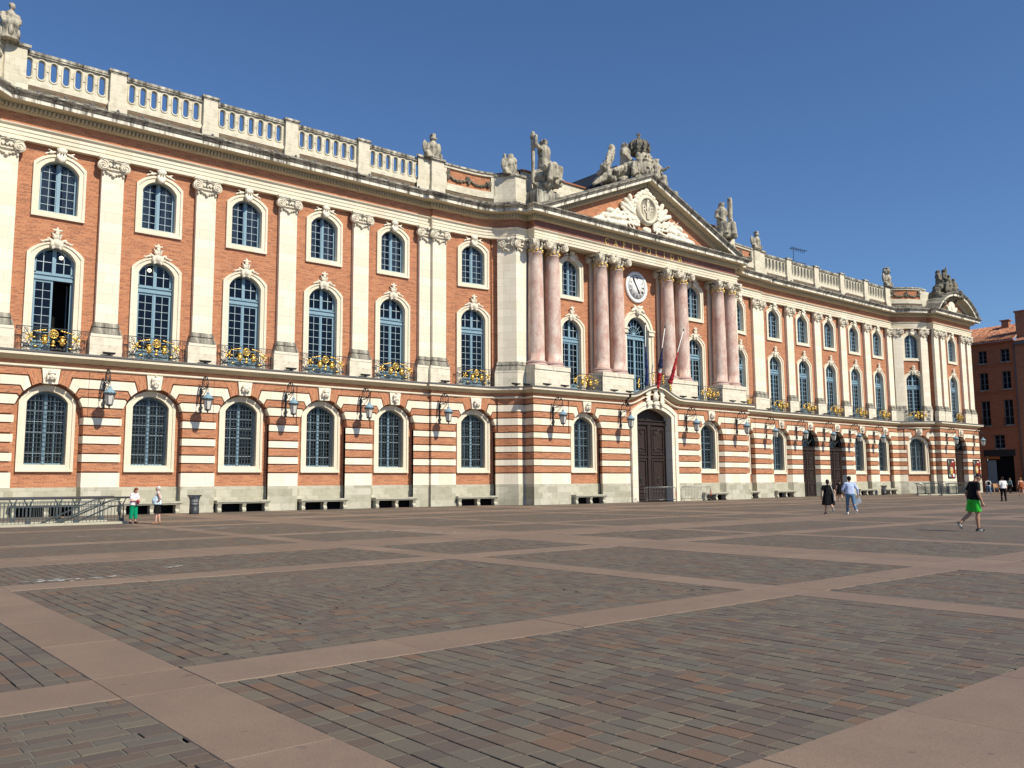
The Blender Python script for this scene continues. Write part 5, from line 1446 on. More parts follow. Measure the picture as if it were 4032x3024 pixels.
def place_lamps():
    L0 = lamp_proto(); first = True
    spots = [(LX[1], -.15, 'wall lantern on the first pier beside the couple'), (LX[2], -.15, 'wall lantern on the pier behind the tall mesh bin'), (LX[3], -.15, 'wall lantern on the third pier of the long brick wing'), (LX[4], -.15, 'wall lantern on the fourth pier of the long brick wing'),
             (37.75, -.40, 'wall lantern beside the stepped double pier'), (C-12.0, -3.40, 'wall lantern on the outer corner of the columned centre'), (C-4.25, -3.40, 'wall lantern just before the great gate'), (C+4.45, -3.40, 'wall lantern just past the great gate above the barrier'), (C+12.05, -3.40, 'wall lantern on the far corner of the columned centre'),
             (RX[0]-.4, -.35, 'wall lantern on the first pier beyond the columned centre'), (RX[1], -.15, 'wall lantern just before the first carved door'), (RX[2], -.15, 'wall lantern between the two carved doors'), (RX[3], -.15, 'wall lantern just past the second carved door'), (RX[4], -.15, 'wall lantern on the last straight pier before the curved corner'),
             (PAVR-4.1, -3.55, 'wall lantern above the first poster at the end block'), (PAVR+4.0, -3.55, 'wall lantern at the very corner of the end block')]
    for x, y, lab in spots:
        o = L0 if first else copy_tree(L0); first = False
        o.location = (x, y, 0); tag(o, lab, 'lantern', 'wall lanterns along the front of the hall')
place_lamps()

def benches():
    t = empty('stone_bench', 'x', 'bench')
    s = MB(); s.box(-1.77, 1.77, -.62, .28, .62, .74); s.box(-1.77, 1.77, -.56, .28, .54, .62); s.build('seat', M['benchstone'], t)
    for x in (-1.55, .05, 1.55):
        l = MB(); l.prism([(0, 0), (.50, 0), (.54, .12), (.44, .28), (.56, .54), (0, .54)][::-1], 0, .24)
        # turned so the console profile runs away from the wall
        l.v = [(x-.12+p[1], -p[0]+.02, p[2]) for p in l.v]; l.build('leg', M['benchstone'], t)
    b = MB(); b.face([(-1.77, .24, .0), (1.77, .24, 0), (1.77, .24, .6), (-1.77, .24, .6)]); b.build('under_seat_shade', M['dark'], t)  # near-black sheet paints in the shade beneath the seat
    labs = {0: 'stone wall bench half hidden behind the stair railing', 1: 'stone wall bench behind the couple', 2: 'stone wall bench just past the tall mesh bin', 3: 'stone wall bench under the fourth barred window from the couple\'s railing', 4: 'stone wall bench next before the stepped double pier', 5: 'stone wall bench with curved legs in the concave bay', 6: 'stone wall bench before the great gate under a barred window', 8: 'stone wall bench behind the second crowd barrier',
            9: 'stone wall bench partly hidden by the far corner of the columned centre', 10: 'stone wall bench next before the first carved door', 13: 'stone wall bench just past the second carved door', 14: 'stone wall bench beside the distant mesh bin'}
    first = True
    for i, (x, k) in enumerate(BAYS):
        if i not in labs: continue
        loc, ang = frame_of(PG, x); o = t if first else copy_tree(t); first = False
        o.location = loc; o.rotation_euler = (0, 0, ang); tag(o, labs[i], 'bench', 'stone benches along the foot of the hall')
benches()

def floodlights():
    t = empty('floodlight', 'x', 'floodlight')
    m = MB(); m.hexa([(-.30, -.14, .06), (.30, -.14, .06), (.30, .14, .06), (-.30, .14, .06), (-.34, -.18, .16), (.34, -.18, .16), (.34, .16, .20), (-.34, .16, .20)]); m.build('housing', M['blackpaint'], t)
    g = MB(); g.face([(-.31, -.165, .163), (.31, -.165, .163), (.31, .145, .202), (-.31, .145, .202)]); g.build('lens', M['steel'], t)
    b = MB(); b.box(-.06, .06, -.04, .04, 0, .08); b.box(-.16, .16, -.07, .07, 0, .02); b.build('foot', M['iron'], t)
    spots = [(LX[1]+.1, -.45, 'first pedestal, nearest the open french window'), (LX[2]+.1, -.45, 'second pedestal'), (LX[3]+.2, -.45, 'third pedestal'), (LX[4]+.2, -.45, 'fourth pedestal'), (38.1, -.7, 'stepped double pedestal'), (43.6, -2.5, 'slanted pedestal beside the first column'), (44.6, -2.7, 'narrow pedestal face beside the first column'),
             (C-12.9, -3.8, 'first pink column'), (C-11.0, -3.8, 'second pink column'), (C-5.3, -3.8, 'third pink column'), (C-3.4, -3.8, 'fourth pink column'), (C+3.7, -3.8, 'fifth pink column'), (C+5.4, -3.8, 'sixth pink column'), (C+11.1, -3.8, 'seventh pink column'), (C+12.9, -3.8, 'last pink column'),
             (RX[0]+.2, -.5, 'first pedestal beyond the columned centre'), (RX[1]+.2, -.45, 'pedestal before the first carved door'), (RX[2]+.2, -.45, 'pedestal between the carved doors'), (RX[3]+.2, -.45, 'pedestal past the second carved door'), (RX[4]+.2, -.45, 'last straight pedestal before the curved corner')]
    first = True
    for x, y, lab in spots:
        o = t if first else copy_tree(t); first = False
        o.location = (x, y, 9.30); tag(o, 'small floodlight at the foot of the '+lab, 'floodlight', 'floodlights along the balcony ledge')
floodlights()

def flags():
    def cloth(parent, p, q, secs, name='furled_cloth'):
        """furled along the pole, tied once"""
        p = Vector(p); q = Vector(q); d = q-p
        for (t0, t1, r0, r1, col, nm) in secs:
            m = MB(); pts = []; rs = []; n = 10
            for k in range(n+1): t = t0+(t1-t0)*k/n; pts.append(p+d*t+Vector((.03*sin(9*t), -.04-.05*sin(5*t), -.0))); rs.append(r0+(r1-r0)*k/n+.018*sin(k*2.3))
            m.tube(pts, rs, 9); o = remesh(m, nm, col, .03, parent, 2, .02)
    blue = mat_plain('navy_flag_cloth', (.014, .030, .125), .8); dk = mat_plain('dark_blue_flag_cloth', (.010, .017, .06), .8); red = mat_plain('red_flag_cloth', (.42, .015, .02), .8); wh = mat_plain('white_flag_cloth', (.72, .72, .72), .8); crim = mat_plain('crimson_flag_cloth', (.30, .012, .022), .8)
    for i, (lab, secs) in enumerate((('furled plain blue flag on a white pole over the gate', [(.66, .30, .05, .15, blue, 'furled_cloth'), (.30, .03, .10, .19, blue, 'furled_cloth')]),
                                     ('furled blue white and red flag on a white pole over the gate', [(.68, .34, .04, .24, dk, 'furled_cloth'), (.35, .22, .12, .15, wh, 'white_cloth'), (.26, -.0, .16, .18, red, 'red_cloth')]),
                                     ('furled crimson flag on a white pole leaning over the barrier side of the gate', [(.64, .32, .05, .17, red, 'furled_cloth'), (.32, .10, .14, .22, crim, 'furled_cloth')]))):
        t = empty('flag', lab, 'flag', (C-1.45+1.45*i, -3.85, 9.95), 0, 'flags over the gate'); top = ((i-1)*1.08, -1.15, 5.2)
        m = MB(); m.tube([(0, 0, 0), top], .035, 8); m.build('flagpole', M['white'], t)
        tp = Vector(top); f = MB(); f.ell(tp*1.01, (.07, .07, .09), 8, 6); f.tube([tp*1.01, tp*1.045], [.05, .01], 6); f.build('finial', M['iron'], t)
        sh = [(0, 0, 0), top]
        s2 = []
        for s in secs: s2.append(s)
        # cloth hangs off the pole, a little lower than it
        cloth(t, (.0, -.05, -.05), (top[0], top[1], top[2]-.05), s2)
        k = MB(); q = tp*(.31); 
        for sg in (-1, 1): k.ell(q+Vector((sg*.14, -.12, .03)), (.12, .05, .06), 8, 5)
        k.ell(q+Vector((0, -.10, 0)), (.10, .16, .06), 8, 5); k.build('ribbon', M['blackpaint'], t)
flags()

# ---- statues
def fig(m, base, sc, turn=0.0, seated=True, arm=None, head=True, lean=0.0, side=1):
    """draped figure: shapes to be remeshed. base: feet/seat point"""
    Rz = Matrix.Rotation(turn, 3, 'Z')
    def T(x, y, z): return Vector(base)+Rz @ (Vector((x+lean*z, y, z))*sc)
    r = lambda v: v*sc
    if seated:
        m.cap(T(0, 0, .55), T(0, 0, 1.05), r(.30), r(.27), 12); m.cap(T(0, -.02, 1.05), T(0, 0, 1.45), r(.25), r(.30), 12)
        for s in (-1, 1):
            m.cap(T(s*.16, -.05, .58), T(s*.26, -.62, .62), r(.20), r(.17), 10); m.cap(T(s*.26, -.62, .60), T(s*.24, -.58, .1), r(.17), r(.14), 10); m.ell(T(s*.24, -.72, .06), (r(.09), r(.17), r(.07)))
        for k in range(7): m.cap(T(-.4+.13*k, -.55+.04*(k % 2), .62), T(-.48+.16*k, -.52+.05*(k % 2), .0), r(.10), r(.12), 8)
        m.ell(T(0, .1, .30), (r(.55), r(.45), r(.38)))
        hz, sh = 1.80, 1.46
    else:
        m.cap(T(0, 0, .1), T(0, 0, .95), r(.30), r(.22), 12); m.cap(T(0, 0, .95), T(0, 0, 1.38), r(.22), r(.25), 12)
        for k in range(6): m.cap(T(-.22+.09*k, -.2, .95), T(-.3+.12*k, -.22, 0), r(.07), r(.09), 8)
        hz, sh = 1.72, 1.40
    m.cap(T(-.25, 0, sh), T(.25, 0, sh), r(.13), r(.13), 10); m.cap(T(0, 0, sh+.05), T(0, -.02, hz-.1), r(.10), r(.09), 10)
    if head:
        m.ell(T(0, -.03, hz), (r(.125), r(.15), r(.17)), 12, 9); m.ell(T(0, -.19, hz-.02), (r(.025), r(.04), r(.05))); m.ell(T(0, .04, hz+.06), (r(.15), r(.16), r(.14))); m.ell(T(0, .14, hz-.02), (r(.10), r(.10), r(.12)))
        for k in range(5): m.ell(T(-.12+.06*k, -.10, hz+.13), (r(.05), r(.05), r(.05)))
    for s in (-1, 1):
        if arm and s in arm:
            e, h = arm[s]
        else: e, h = (s*.36, .02, sh-.32), (s*.24, -.34, sh-.52)
        m.cap(T(s*.29, 0, sh), T(*e), r(.11), r(.09), 10); m.cap(T(*e), T(*h), r(.09), r(.07), 10); m.ell(T(*h), (r(.08), r(.09), r(.08)))
    return T
def rocks(m, c, rad, n, sz, seed):
    random.seed(seed)
    for k in range(n):
        a = random.uniform(0, 2*pi); q = random.uniform(.2, 1); m.ell((c[0]+rad[0]*q*cos(a), c[1]+rad[1]*q*sin(a), c[2]+random.uniform(0, rad[2])), (sz*random.uniform(.6, 1.3), sz*random.uniform(.6, 1.2), sz*random.uniform(.4, .9)), 8, 6, Matrix.Rotation(random.uniform(-1, 1), 3, 'Y'))
def statues():
    # bust beside the first balustrade
    t = empty('stone_bust', 'stone bust of a youth on a drum above the cut off end of the balustrade', 'bust', (LX[0]-.25, -.35, 26.74)); t.scale = (.84, .84, .9)
    m = MB(); m.cap((0, 0, 1.3), (0, 0, 1.62), .34, .40, 12); m.cap((-.42, 0, 1.66), (.42, 0, 1.66), .2, .2, 10); m.cap((0, 0, 1.75), (.05, -.05, 2.05), .15, .13, 10); m.ell((.08, -.06, 2.28), (.18, .2, .25), 12, 9); m.ell((.14, -.27, 2.24), (.04, .06, .07)); m.ell((.05, .02, 2.40), (.21, .22, .17)); m.ell((-.5, -.1, 1.5), (.2, .2, .3)); m.ell((.5, -.05, 1.35), (.16, .2, .2)); m.ell((.13, -.24, 2.12), (.06, .05, .03))
    for k in range(8): m.cap((-.6+.17*k, -.28, 1.4), (-.5+.15*k, -.32, 1.15), .09, .08, 8)
    remesh(m, 'bust', M['statue'], .04, t, 1, .012)
    d = MB(); d.lathe([(.62, 0), (.64, .12), (.50, .22), (.48, .85), (.55, .95), (.62, 1.12), (.5, 1.2)], (0, 0, 0), 20)
    for a in (0, 1.6, 3.1, 4.7): d.ell((.5*cos(a), .5*sin(a), .55), (.16, .16, .4), 8, 6)
    d.build('drum', M['statue'], t)
    def trophy(x, y, z, sc, lab, var, mat='statue'):
        t = empty('stone_trophy', lab, 'sculpture', (x, y, z))
        m = MB(); m.cap((0, 0, .25), (0, 0, .95), .34*sc, .42*sc, 12); m.ell((0, -.12, .85*sc), (.40*sc, .3*sc, .32*sc)); 
        for k in range(7): m.cap((-.42*sc+.14*sc*k, -.1, .42), (-.55*sc+.185*sc*k, -.22, .02), .10*sc, .11*sc, 8)
        for s in (-1, 1): m.cap((s*.36*sc, 0, 1.02*sc), (s*.52*sc, -.05, .6*sc), .17*sc, .14*sc, 9); m.ell((s*.66*sc, .1, .85*sc), (.22*sc, .14*sc, .52*sc), 10, 8); m.ell((s*.60*sc, -.1, .2), (.25*sc, .25*sc, .25*sc))
        if var == 0: m.cap((0, 0, 1.1*sc), (0, -.02, 1.45*sc), .2*sc, .23*sc, 12); m.ell((0, -.05, 1.5*sc), (.25*sc, .27*sc, .22*sc)); m.box(-.26*sc, .26*sc, -.38*sc, -.1*sc, 1.44*sc, 1.50*sc); m.box(-.16*sc, .16*sc, -.24*sc, .22*sc, 1.62*sc, 1.9*sc)
        elif var == 1:
            m.cap((-.42*sc, .1, .4), (-.5*sc, .1, 1.7*sc), .12*sc, .13*sc, 9); m.cap((.1, -.1, 1.0*sc), (.05, -.1, 1.62*sc), .18*sc, .24*sc, 10); m.ell((.42*sc, -.05, 1.35*sc), (.34*sc, .22*sc, .25*sc), 10, 8, Matrix.Rotation(.6, 3, 'Y')); m.cap((-.2*sc, 0, 1.2*sc), (-.1*sc, 0, 1.66*sc), .14*sc, .16*sc, 8)
        else:
            m.cap((0, 0, 1.05*sc), (0, 0, 1.3*sc), .2*sc, .2*sc, 10); m.ell((0, -.05, 1.55*sc), (.3*sc, .32*sc, .34*sc), 12, 9); m.ell((0, .1, 1.9*sc), (.12*sc, .45*sc, .22*sc)); m.ell((0, -.36*sc, 1.5*sc), (.05*sc, .07*sc, .1*sc)); 
            for s in (-1, 1): m.ell((s*.28*sc, .05, 1.45*sc), (.1*sc, .2*sc, .25*sc))
            m.ell((0, .25, 1.5*sc), (.36*sc, .3*sc, .45*sc))
        remesh(m, 'carved_armour', M[mat], .045, t, 1, .015)
    trophy(37.1, -.35, 26.84, 1.0, 'stone helmet and armour trophy at the end of the first long balustrade', 0)
    trophy(43.75, -1.75, 26.6, .95, 'stone trophy of armour and bundled rods beside the seated torch bearer', 1)
    trophy(79.6, -.4, 26.84, 1.0, 'stone trophy on the pier where the far balustrade begins', 0, 'statue')
    trophy(108.75, -.2, 26.84, 1.2, 'crested stone helmet at the far end of the far balustrade', 2, 'statue')
    # seated figures on the pediment's feet
    t = empty('seated_statue', 'white stone seated woman holding a tall torch at the near foot of the pediment', 'statue', (C-12.15, -2.9, 25.0))
    m = MB(); sc = 1.9
    T = fig(m, (0, 0, 1.1), sc, .35, True, {-1: ((-.60, .06, 1.60), (-.56, .08, 1.98)), 1: ((.40, .0, 1.12), (.5, -.42, .85))})
    m.cap((-1.12, .12, 1.0), (-1.10, .10, 4.9), .14, .19, 10); m.lathe([(.2, 4.7), (.26, 4.8), (.26, 5.0), (.16, 5.05), (.2, 5.2), (.02, 5.42)], (-1.10, .10, 0), 10)
    m.ell((.75, .1, 2.4), (.42, .5, .25)); rocks(m, (0, 0, .1), (1.15, .8, 1.0), 26, .42, 3)
    for k in range(7): random.seed(k); m.cap((-.75+.1*k, -.95+.05*k, 2.25-.12*k), (.9-.1*k, -1.0+.04*k, 1.9-.16*k), .15, .12, 8)
    remesh(m, 'figure', M['statue'], .055, t, 1, .022)
    b = MB(); b.box(-1.3, 1.2, -.6, 1.5, -1.2, .3); b.build('plinth', M['weather'], t)
    t = empty('seated_statue', 'stone seated figure with a broken column at the far foot of the pediment', 'statue', (C+12.0, -2.6, 25.0))
    m = MB(); T = fig(m, (0, 0, .9), 1.85, -.3, True, {1: ((.40, -.1, 1.25), (.42, -.25, 1.0))}); m.cap((.72, -.5, 1.0), (.74, -.5, 4.9), .27, .25, 12); rocks(m, (0, 0, 0), (1.1, .8, 1.0), 24, .42, 8)
    remesh(m, 'figure', M['statue'], .06, t, 1, .022)
    b = MB(); b.box(-1.2, 1.3, -.6, 1.5, -1.2, .3); b.build('plinth', M['weather'], t)
    # group on the apex
    t = empty('crowned_arms_group', 'stone group of two figures holding a crowned shield on top of the pediment', 'sculpture', (C, -2.0, 29.2)); t.scale = (1.16, 1.1, 1.08)
    s = MB(); s.ell((0, -.7, 1.15), (.82, .36, 1.15), 16, 12); s.ell((0, -.92, 1.1), (.58, .25, .92), 14, 10)
    s.box(-.58, .58, -1.2, -.9, 1.42, 1.5); s.box(-.06, .06, -1.24, -1.0, .5, 1.15); s.box(-.26, .26, -1.24, -1.0, .76, .88)
    for q in (-.3, 0, .3): s.ell((q, -1.1, 1.8), (.1, .1, .13))
    for sg in (-1, 1):
        for k in range(4): s.ell((sg*(.85-.05*k), -.6, .4+.5*k), (.2, .24, .3))
    s.v = [(x, y-.42, z) for x, y, z in s.v]
    remesh(s, 'shield', M['statue'], .05, t, 1, .01)
    c = MB(); c.lathe([(.62, 2.25), (.72, 2.32), (.74, 2.5), (.66, 2.56), (.86, 2.9), (.80, 3.2), (.5, 3.5), (.16, 3.62), (.1, 3.7)], (0, -.45, 0), 16)
    for k in range(10): a = 2*pi*k/10; c.tube([(.74*cos(a), -.45+.74*sin(a), 2.55), (.92*cos(a), -.45+.92*sin(a), 2.95), (.72*cos(a), -.45+.72*sin(a), 3.32), (.14*cos(a), -.45+.14*sin(a), 3.64)], .07, 6); c.ell((.84*cos(a), -.45+.84*sin(a), 2.62), (.13, .13, .16), 7, 5)
    c.ell((0, -.45, 3.75), (.16, .16, .16)); c.box(-.06, .06, -.51, -.39, 3.8, 4.22); c.box(-.2, .2, -.51, -.39, 3.98, 4.1); c.build('crown', M['statue_dark'], t)
    f = MB(); T = fig(f, (-1.75, -.55, -.15), 1.5, .55, True, {1: ((.5, -.2, 1.2), (.75, -.4, 1.0)), -1: ((-.42, 0, 1.2), (-.25, -.3, .9))}, lean=.02)
    rocks(f, (-2.9, -.5, -1.0), (2.2, .5, .9), 26, .42, 12); rocks(f, (-.9, -.7, -.6), (1.0, .4, .7), 10, .36, 13)
    for k in range(8): f.cap((-2.2-.25*k, -.95, .55-.12*k), (-3.4-.3*k, -.8, -.55-.16*k), .19, .15, 8)
    remesh(f, 'winged_figure', M['statue'], .06, t, 1, .03)
    w = MB(); w.ell((-2.75, .1, 1.6), (.42, .16, 1.0), 12, 10, Matrix.Rotation(.42, 3, 'Y')); w.ell((-2.55, .1, 2.35), (.36, .2, .38)); w.ell((-3.1, .1, .8), (.42, .16, .7), 10, 8, Matrix.Rotation(.5, 3, 'Y'))
    for k in range(7): w.cap((-2.55-.09*k, -.05, 2.2-.3*k), (-3.25-.06*k, -.05, 1.3-.28*k), .12, .09, 8)
    remesh(w, 'wing', M['statue'], .05, t, 1, .02)
    g = MB(); fig(g, (1.75, -.55, -.45), 1.4, -.4, True, {-1: ((-.35, -.1, 1.75), (-.55, -.2, 2.15)), 1: ((.45, 0, 1.3), (.72, -.2, 1.5))}, lean=.05); g.cap((.95, -.5, 2.35), (2.0, -.4, 1.75), .22, .26, 10); g.cap((2.0, -.4, 1.75), (2.75, -.3, 1.0), .26, .3, 10)
    rocks(g, (2.9, -.5, -1.2), (1.8, .5, 1.0), 18, .38, 15); rocks(g, (4.0, -.5, -1.8), (.8, .4, .6), 8, .3, 16)
    remesh(g, 'leaning_figure', M['statue'], .06, t, 1, .03)
    # group on the end block
    t = empty('end_block_group', 'sooty stone group of figures on top of the curved pediment of the end block', 'sculpture', (PAVR-.9, -3.3, 26.3))
    m = MB(); fig(m, (-.2, 0, .7), 1.55, .2, False, {1: ((.35, -.1, 1.7), (.3, -.1, 2.05))}); fig(m, (-2.2, -.1, .2), 1.5, .5, True); fig(m, (1.0, 0, .2), 1.5, -.2, False); fig(m, (2.2, -.1, -.3), 1.5, -.6, True)
    rocks(m, (-.6, 0, -.6), (3.2, .8, 1.5), 46, .5, 31); rocks(m, (-2.6, -.2, -1.6), (1.0, .8, 1.2), 20, .45, 32); m.cap((3.2, -.2, -.2), (4.8, -.2, -.4), .3, .25, 8); m.ell((5.0, -.2, .0), (.28, .28, .28))
    remesh(m, 'figures', M['statue_dark'], .075, t, 1, .04)
statues()

def antenna():
    t = empty('tv_antenna', 'thin roof aerial standing behind the far balustrade', 'aerial', (92.2, 3.0, 24.0))
    m = MB(); m.bar((0, 0, 0), (0, 0, 6.0), .05); m.build('mast', M['iron'], t)
    for z, L, k in ((5.7, 2.6, 8), (4.0, 2.2, 6)):
        b = MB(); b.bar((-.5, .1, z), (L, -.3, z+.12), .05)
        for q in range(k): f = q/(k-1); x = -.4+(L+.2)*f; b.bar((x, -.35, z+.05), (x, .35, z+.05), .025); b.bar((x, 0, z-.25), (x, 0, z+.3), .025)
        b.build('aerial_array', M['iron'], t)
antenna()
def cross_():
    t = empty('roof_spike', 'small dark iron cross shaped lightning rod beside the winged figure', 'lightning rod', (C-2.9, -1.2, 28.6))
    m = MB(); m.bar((0, 0, -1.5), (0, 0, 2.5), .07); m.bar((-.5, 0, 2.1), (.4, 0, 2.2), .06); m.ell((0, 0, 2.5), (.08, .08, .1)); m.build('rod', M['iron'], t)
cross_()
def ceiling_lamps():
    for x, y, z, lab in ((LB[0]+.45, .98, 15.02, 'lit ceiling lamp glowing inside the half open french window'), (LB[1]-.22, .98, 15.05, 'lit ceiling lamp glowing inside the second french window')):
        t = empty('ceiling_lamp', lab, 'lamp', (x, y, z)); m = MB(); m.ell((0, 0, 0), (.11, .11, .11), 10, 8); m.build('bulb', M['bulb'], t)
        s = MB(); s.bar((0, 0, .1), (0, 0, 1.2), .02); s.build('stem', M['iron'], t)
ceiling_lamps()

def posters():
    red = mat_plain('poster_red', (.42, .015, .02), .4); grey = mat_plain('poster_dark_green', (.07, .075, .065), .4); ochre = mat_plain('poster_ochre', (.50, .36, .10), .5); brown = mat_plain('poster_brown', (.16, .035, .02), .5)
    for x, lab, v in ((116.0, 'tall poster case before the end block door, brown drop on red and green', 0), (123.6, 'tall poster case on the corner pier behind the man in green shorts', 1)):
        t = empty('poster_case', lab, 'poster', (x, -3.44, 1.98)); w, h = .98, 2.45
        m = MB(); m.ring([(-w, 0), (w, 0), (w, h), (-w, h)], [(-w+.10, .10), (w-.10, .10), (w-.10, h-.10), (-w+.10, h-.10)], -.22, .0, -.14); m.build('case_frame', M['blackpaint'], t)
        p = MB(); p.plate([(-w+.1, .1), (w-.1, .1), (w-.1, h-.1), (-w+.1, h-.1)], [], -.15); p.build('poster_sheet', grey, t)
        r = MB(); r.plate([(.05, .1), (w-.1, .1), (w-.1, h-.1), (.25, h-.1), (.55, h-.9), (.6, .9)], [], -.155); r.build('red_field', red, t)
        d = MB(); n = 20; d.plate([(.12+.62*sin(2*pi*k/n)*(1-.25*cos(2*pi*k/n)), 1.22-.78*cos(2*pi*k/n)) for k in range(n)], [], -.16); d.build('printed_drop', brown, t)
        o = MB(); o.plate([(.12+.40*sin(2*pi*k/n), (.95 if not v else 1.15)-.5*cos(2*pi*k/n)) for k in range(n)], [], -.165); o.build('printed_figure', ochre, t)
        l = MB()
        l.tube([(-.58+.16*cos(a), -.165, 2.05+.22*sin(a)) for a in [radians(100+160*k/10) for k in range(11)]], .03, 4)
        for q, (a, b) in enumerate(((-.32, .42), (-.1, .5))): l.box(a, b, -.172, -.166, 1.28-.22*q, 1.36-.22*q)
        l.box(.38, w-.14, -.17, -.16, .18, .55)
        for q in range(3): l.box(-.75, -.1-.12*q, -.17, -.16, .22+.1*q, .26+.1*q)
        l.box(.3, .78, -.17, -.16, 2.06, 2.2); l.build('printed_lines', M['white'], t)
posters()

def bins():
    t = empty('mesh_bin', 'tall flared wire mesh bin with grey liner standing beside the couple', 'litter bin', (18.72, -2.55, 0))
    b = MB(); b.lathe([(.27, 0), (.28, .06), (.27, .5), (.265, .5), (.26, .05)], (0, 0, 0), 22); b.build('base', M['iron'], t)
    w = MB()
    prof = [(.265, .45), (.255, .62), (.26, .80), (.30, .98), (.40, 1.10)]
    for k in range(22): a = 2*pi*k/22; w.tube([(r*cos(a), r*sin(a), z) for r, z in prof], .008, 4)
    for r, z in ((.26, .55), (.255, .7), (.28, .92), (.40, 1.10)): w.tube([(r*cos(2*pi*k/28), r*sin(2*pi*k/28), z) for k in range(28)], .012 if z < 1 else .02, 5, closed=True)
    w.build('wire_basket', M['iron'], t)
    l = MB(); l.lathe([(.24, .46), (.235, .62), (.24, .80), (.275, .98), (.37, 1.09)], (0, 0, 0), 18); l.build('liner_bag', mat_plain('translucent_bag', (.36, .37, .38), .3, 0, .5, .35, 12), t)
    o = copy_tree(t); o.location = (103.1, -1.1, 0); tag(o, 'small distant wire mesh bin between two stone benches', 'litter bin', 'mesh bins'); t['group'] = 'mesh bins'
bins()

def barriers():
    t = empty('crowd_barrier', 'galvanised crowd barrier across the open foot of the great gate', 'barrier', (57.2, -5.2, 0), radians(-26), 'crowd barriers by the gate')
    m = MB(); w, h = 1.42, 1.28
    pts = [(-w, 0, .22), (-w, 0, h-.12), (-w+.12, 0, h), (w-.12, 0, h), (w, 0, h-.12), (w, 0, .22)]; m.tube(pts, .028, 7); m.tube([(-w, 0, .24), (w, 0, .24)], .022, 6); m.build('frame', M['steel'], t)
    b = MB(); n = 20
    for k in range(1, n): x = -w+2*w*k/n; b.bar((x, 0, .24), (x, 0, h), .018)
    b.build('bars', M['steel'], t)
    for sg in (-1, 1):
        f = MB(); f.tube([(sg*(w-.14), -.32, 0.0), (sg*(w-.14), -.30, .16), (sg*(w-.14), -.18, .22), (sg*(w-.14), .18, .22), (sg*(w-.14), .30, .16), (sg*(w-.14), .32, 0.0)], .022, 6); f.build('foot', M['steel'], t)
    r = MB(); r.box(w-.03, w+.03, -.035, .035, .45, .95); r.build('red_tape', mat_plain('red_tape', (.35, .02, .02), .5), t)
    o = copy_tree(t); o.location = (61.7, -5.4, 0); tag(o, 'galvanised crowd barrier standing clear of the gate in front of a bench', 'barrier', 'crowd barriers by the gate')
barriers()

def stair_rail(name_label, x0, x1, y0, y1, group, mirror=False, ht=1.16):
    """cast iron railing round a stair going down; open at one short end"""
    t = empty('stair_railing', name_label, 'railing', ((x0+x1)/2, (y0+y1)/2, 0), 0, group); cx, cy = (x0+x1)/2, (y0+y1)/2
    k = MB(); e = .22
    sides = [((x0, y0), (x1, y0)), ((x0, y1), (x1, y1)), (((x1 if mirror else x0), y0), ((x1 if mirror else x0), y1))]
    for (a, b), (c, d) in sides:
        k.box(min(a, c)-e-cx, max(a, c)+e-cx, min(b, d)-e-cy, max(b, d)+e-cy, -.02, .10)
    k.build('kerb', M['benchstone'], t)
    h = MB(); ends = [(x0 if not mirror else x0-.55, y0), (x1+(.0 if mirror else .55), y0)]
    h.tube([((ends[1][0])-cx, y0-cy, ht), (x0-cx if not mirror else ends[0][0]-cx, y0-cy, ht)], .045, 8)
    h.tube([((ends[1][0])-cx, y1-cy, ht), (x0-cx if not mirror else ends[0][0]-cx, y1-cy, ht)], .045, 8)
    xe = (x1 if mirror else x0)-cx; h.tube([(xe, y0-cy, ht), (xe, y1-cy, ht)], .045, 8); h.build('handrail', M['rail'], t)
    for (a, b), (c, d) in sides:
        L = hypot(c-a, d-b); n = max(1, int(round(L/1.9)))
        for q in range(n+1):
            px, py = a+(c-a)*q/n-cx, b+(d-b)*q/n-cy
            p = MB(); ux, uy = (c-a)/L*.075, (d-b)/L*.075
            for s in (-1, 1): p.bar((px+ux*s, py+uy*s, .1), (px+ux*s, py+uy*s, .85), .045)
            p.box(px-.10, px+.10, py-.06, py+.06, .10, .26); p.box(px-.09, px+.09, py-.05, py+.05, .78, .84)
            for s in (-1, 1): p.tube([(px+ux*.5*s, py+uy*.5*s, .84), (px+ux*1.4*s, py+uy*1.4*s, .98), (px+ux*2.3*s, py+uy*2.3*s, ht-.03)], .03, 5)
            p.build('post', M['railpost'], t)
        w = MB(); m = int(L/.145)
        for z in (.20, .80, .98): w.bar((a-cx, b-cy, z), (c-cx, d-cy, z), .03)
        for q in range(1, m): f = q/m; w.bar((a+(c-a)*f-cx, b+(d-b)*f-cy, .1), (a+(c-a)*f-cx, b+(d-b)*f-cy, .98), .02)
        w.build('bar_panel', M['railpost'], t)
    g = MB(); sg = 1 if mirror else -1; xs = (x0 if mirror else x1)-cx
    for yy in (y0+.25-cy, y1-.25-cy):
        for dz in (0, -.28): g.tube([(xs, yy, ht-.08+dz), (xs+sg*.4, yy, ht-.12+dz), (xs+sg*3.4, yy, -.35+dz)], .035, 7)
    g.build('stair_handrail', M['railpost'], t)
    d = MB(); d.face([(x0-cx+.25, y0-cy+.25, .006), (x1-cx, y0-cy+.25, .006), (x1-cx, y1-cy-.25, .006), (x0-cx+.25, y1-cy-.25, .006)]); d.build('stairwell_floor', M['benchstone'], t)
    return t
stair_rail('grey cast iron stair railing running out of frame beside the couple', -3.2, 11.75, -12.85, -9.6, 'stair railings on the square')
stair_rail('distant dark stair railing in front of the end block', 100.2, 107.8, -9.3, -6.6, 'stair railings on the square', True, 1.35)

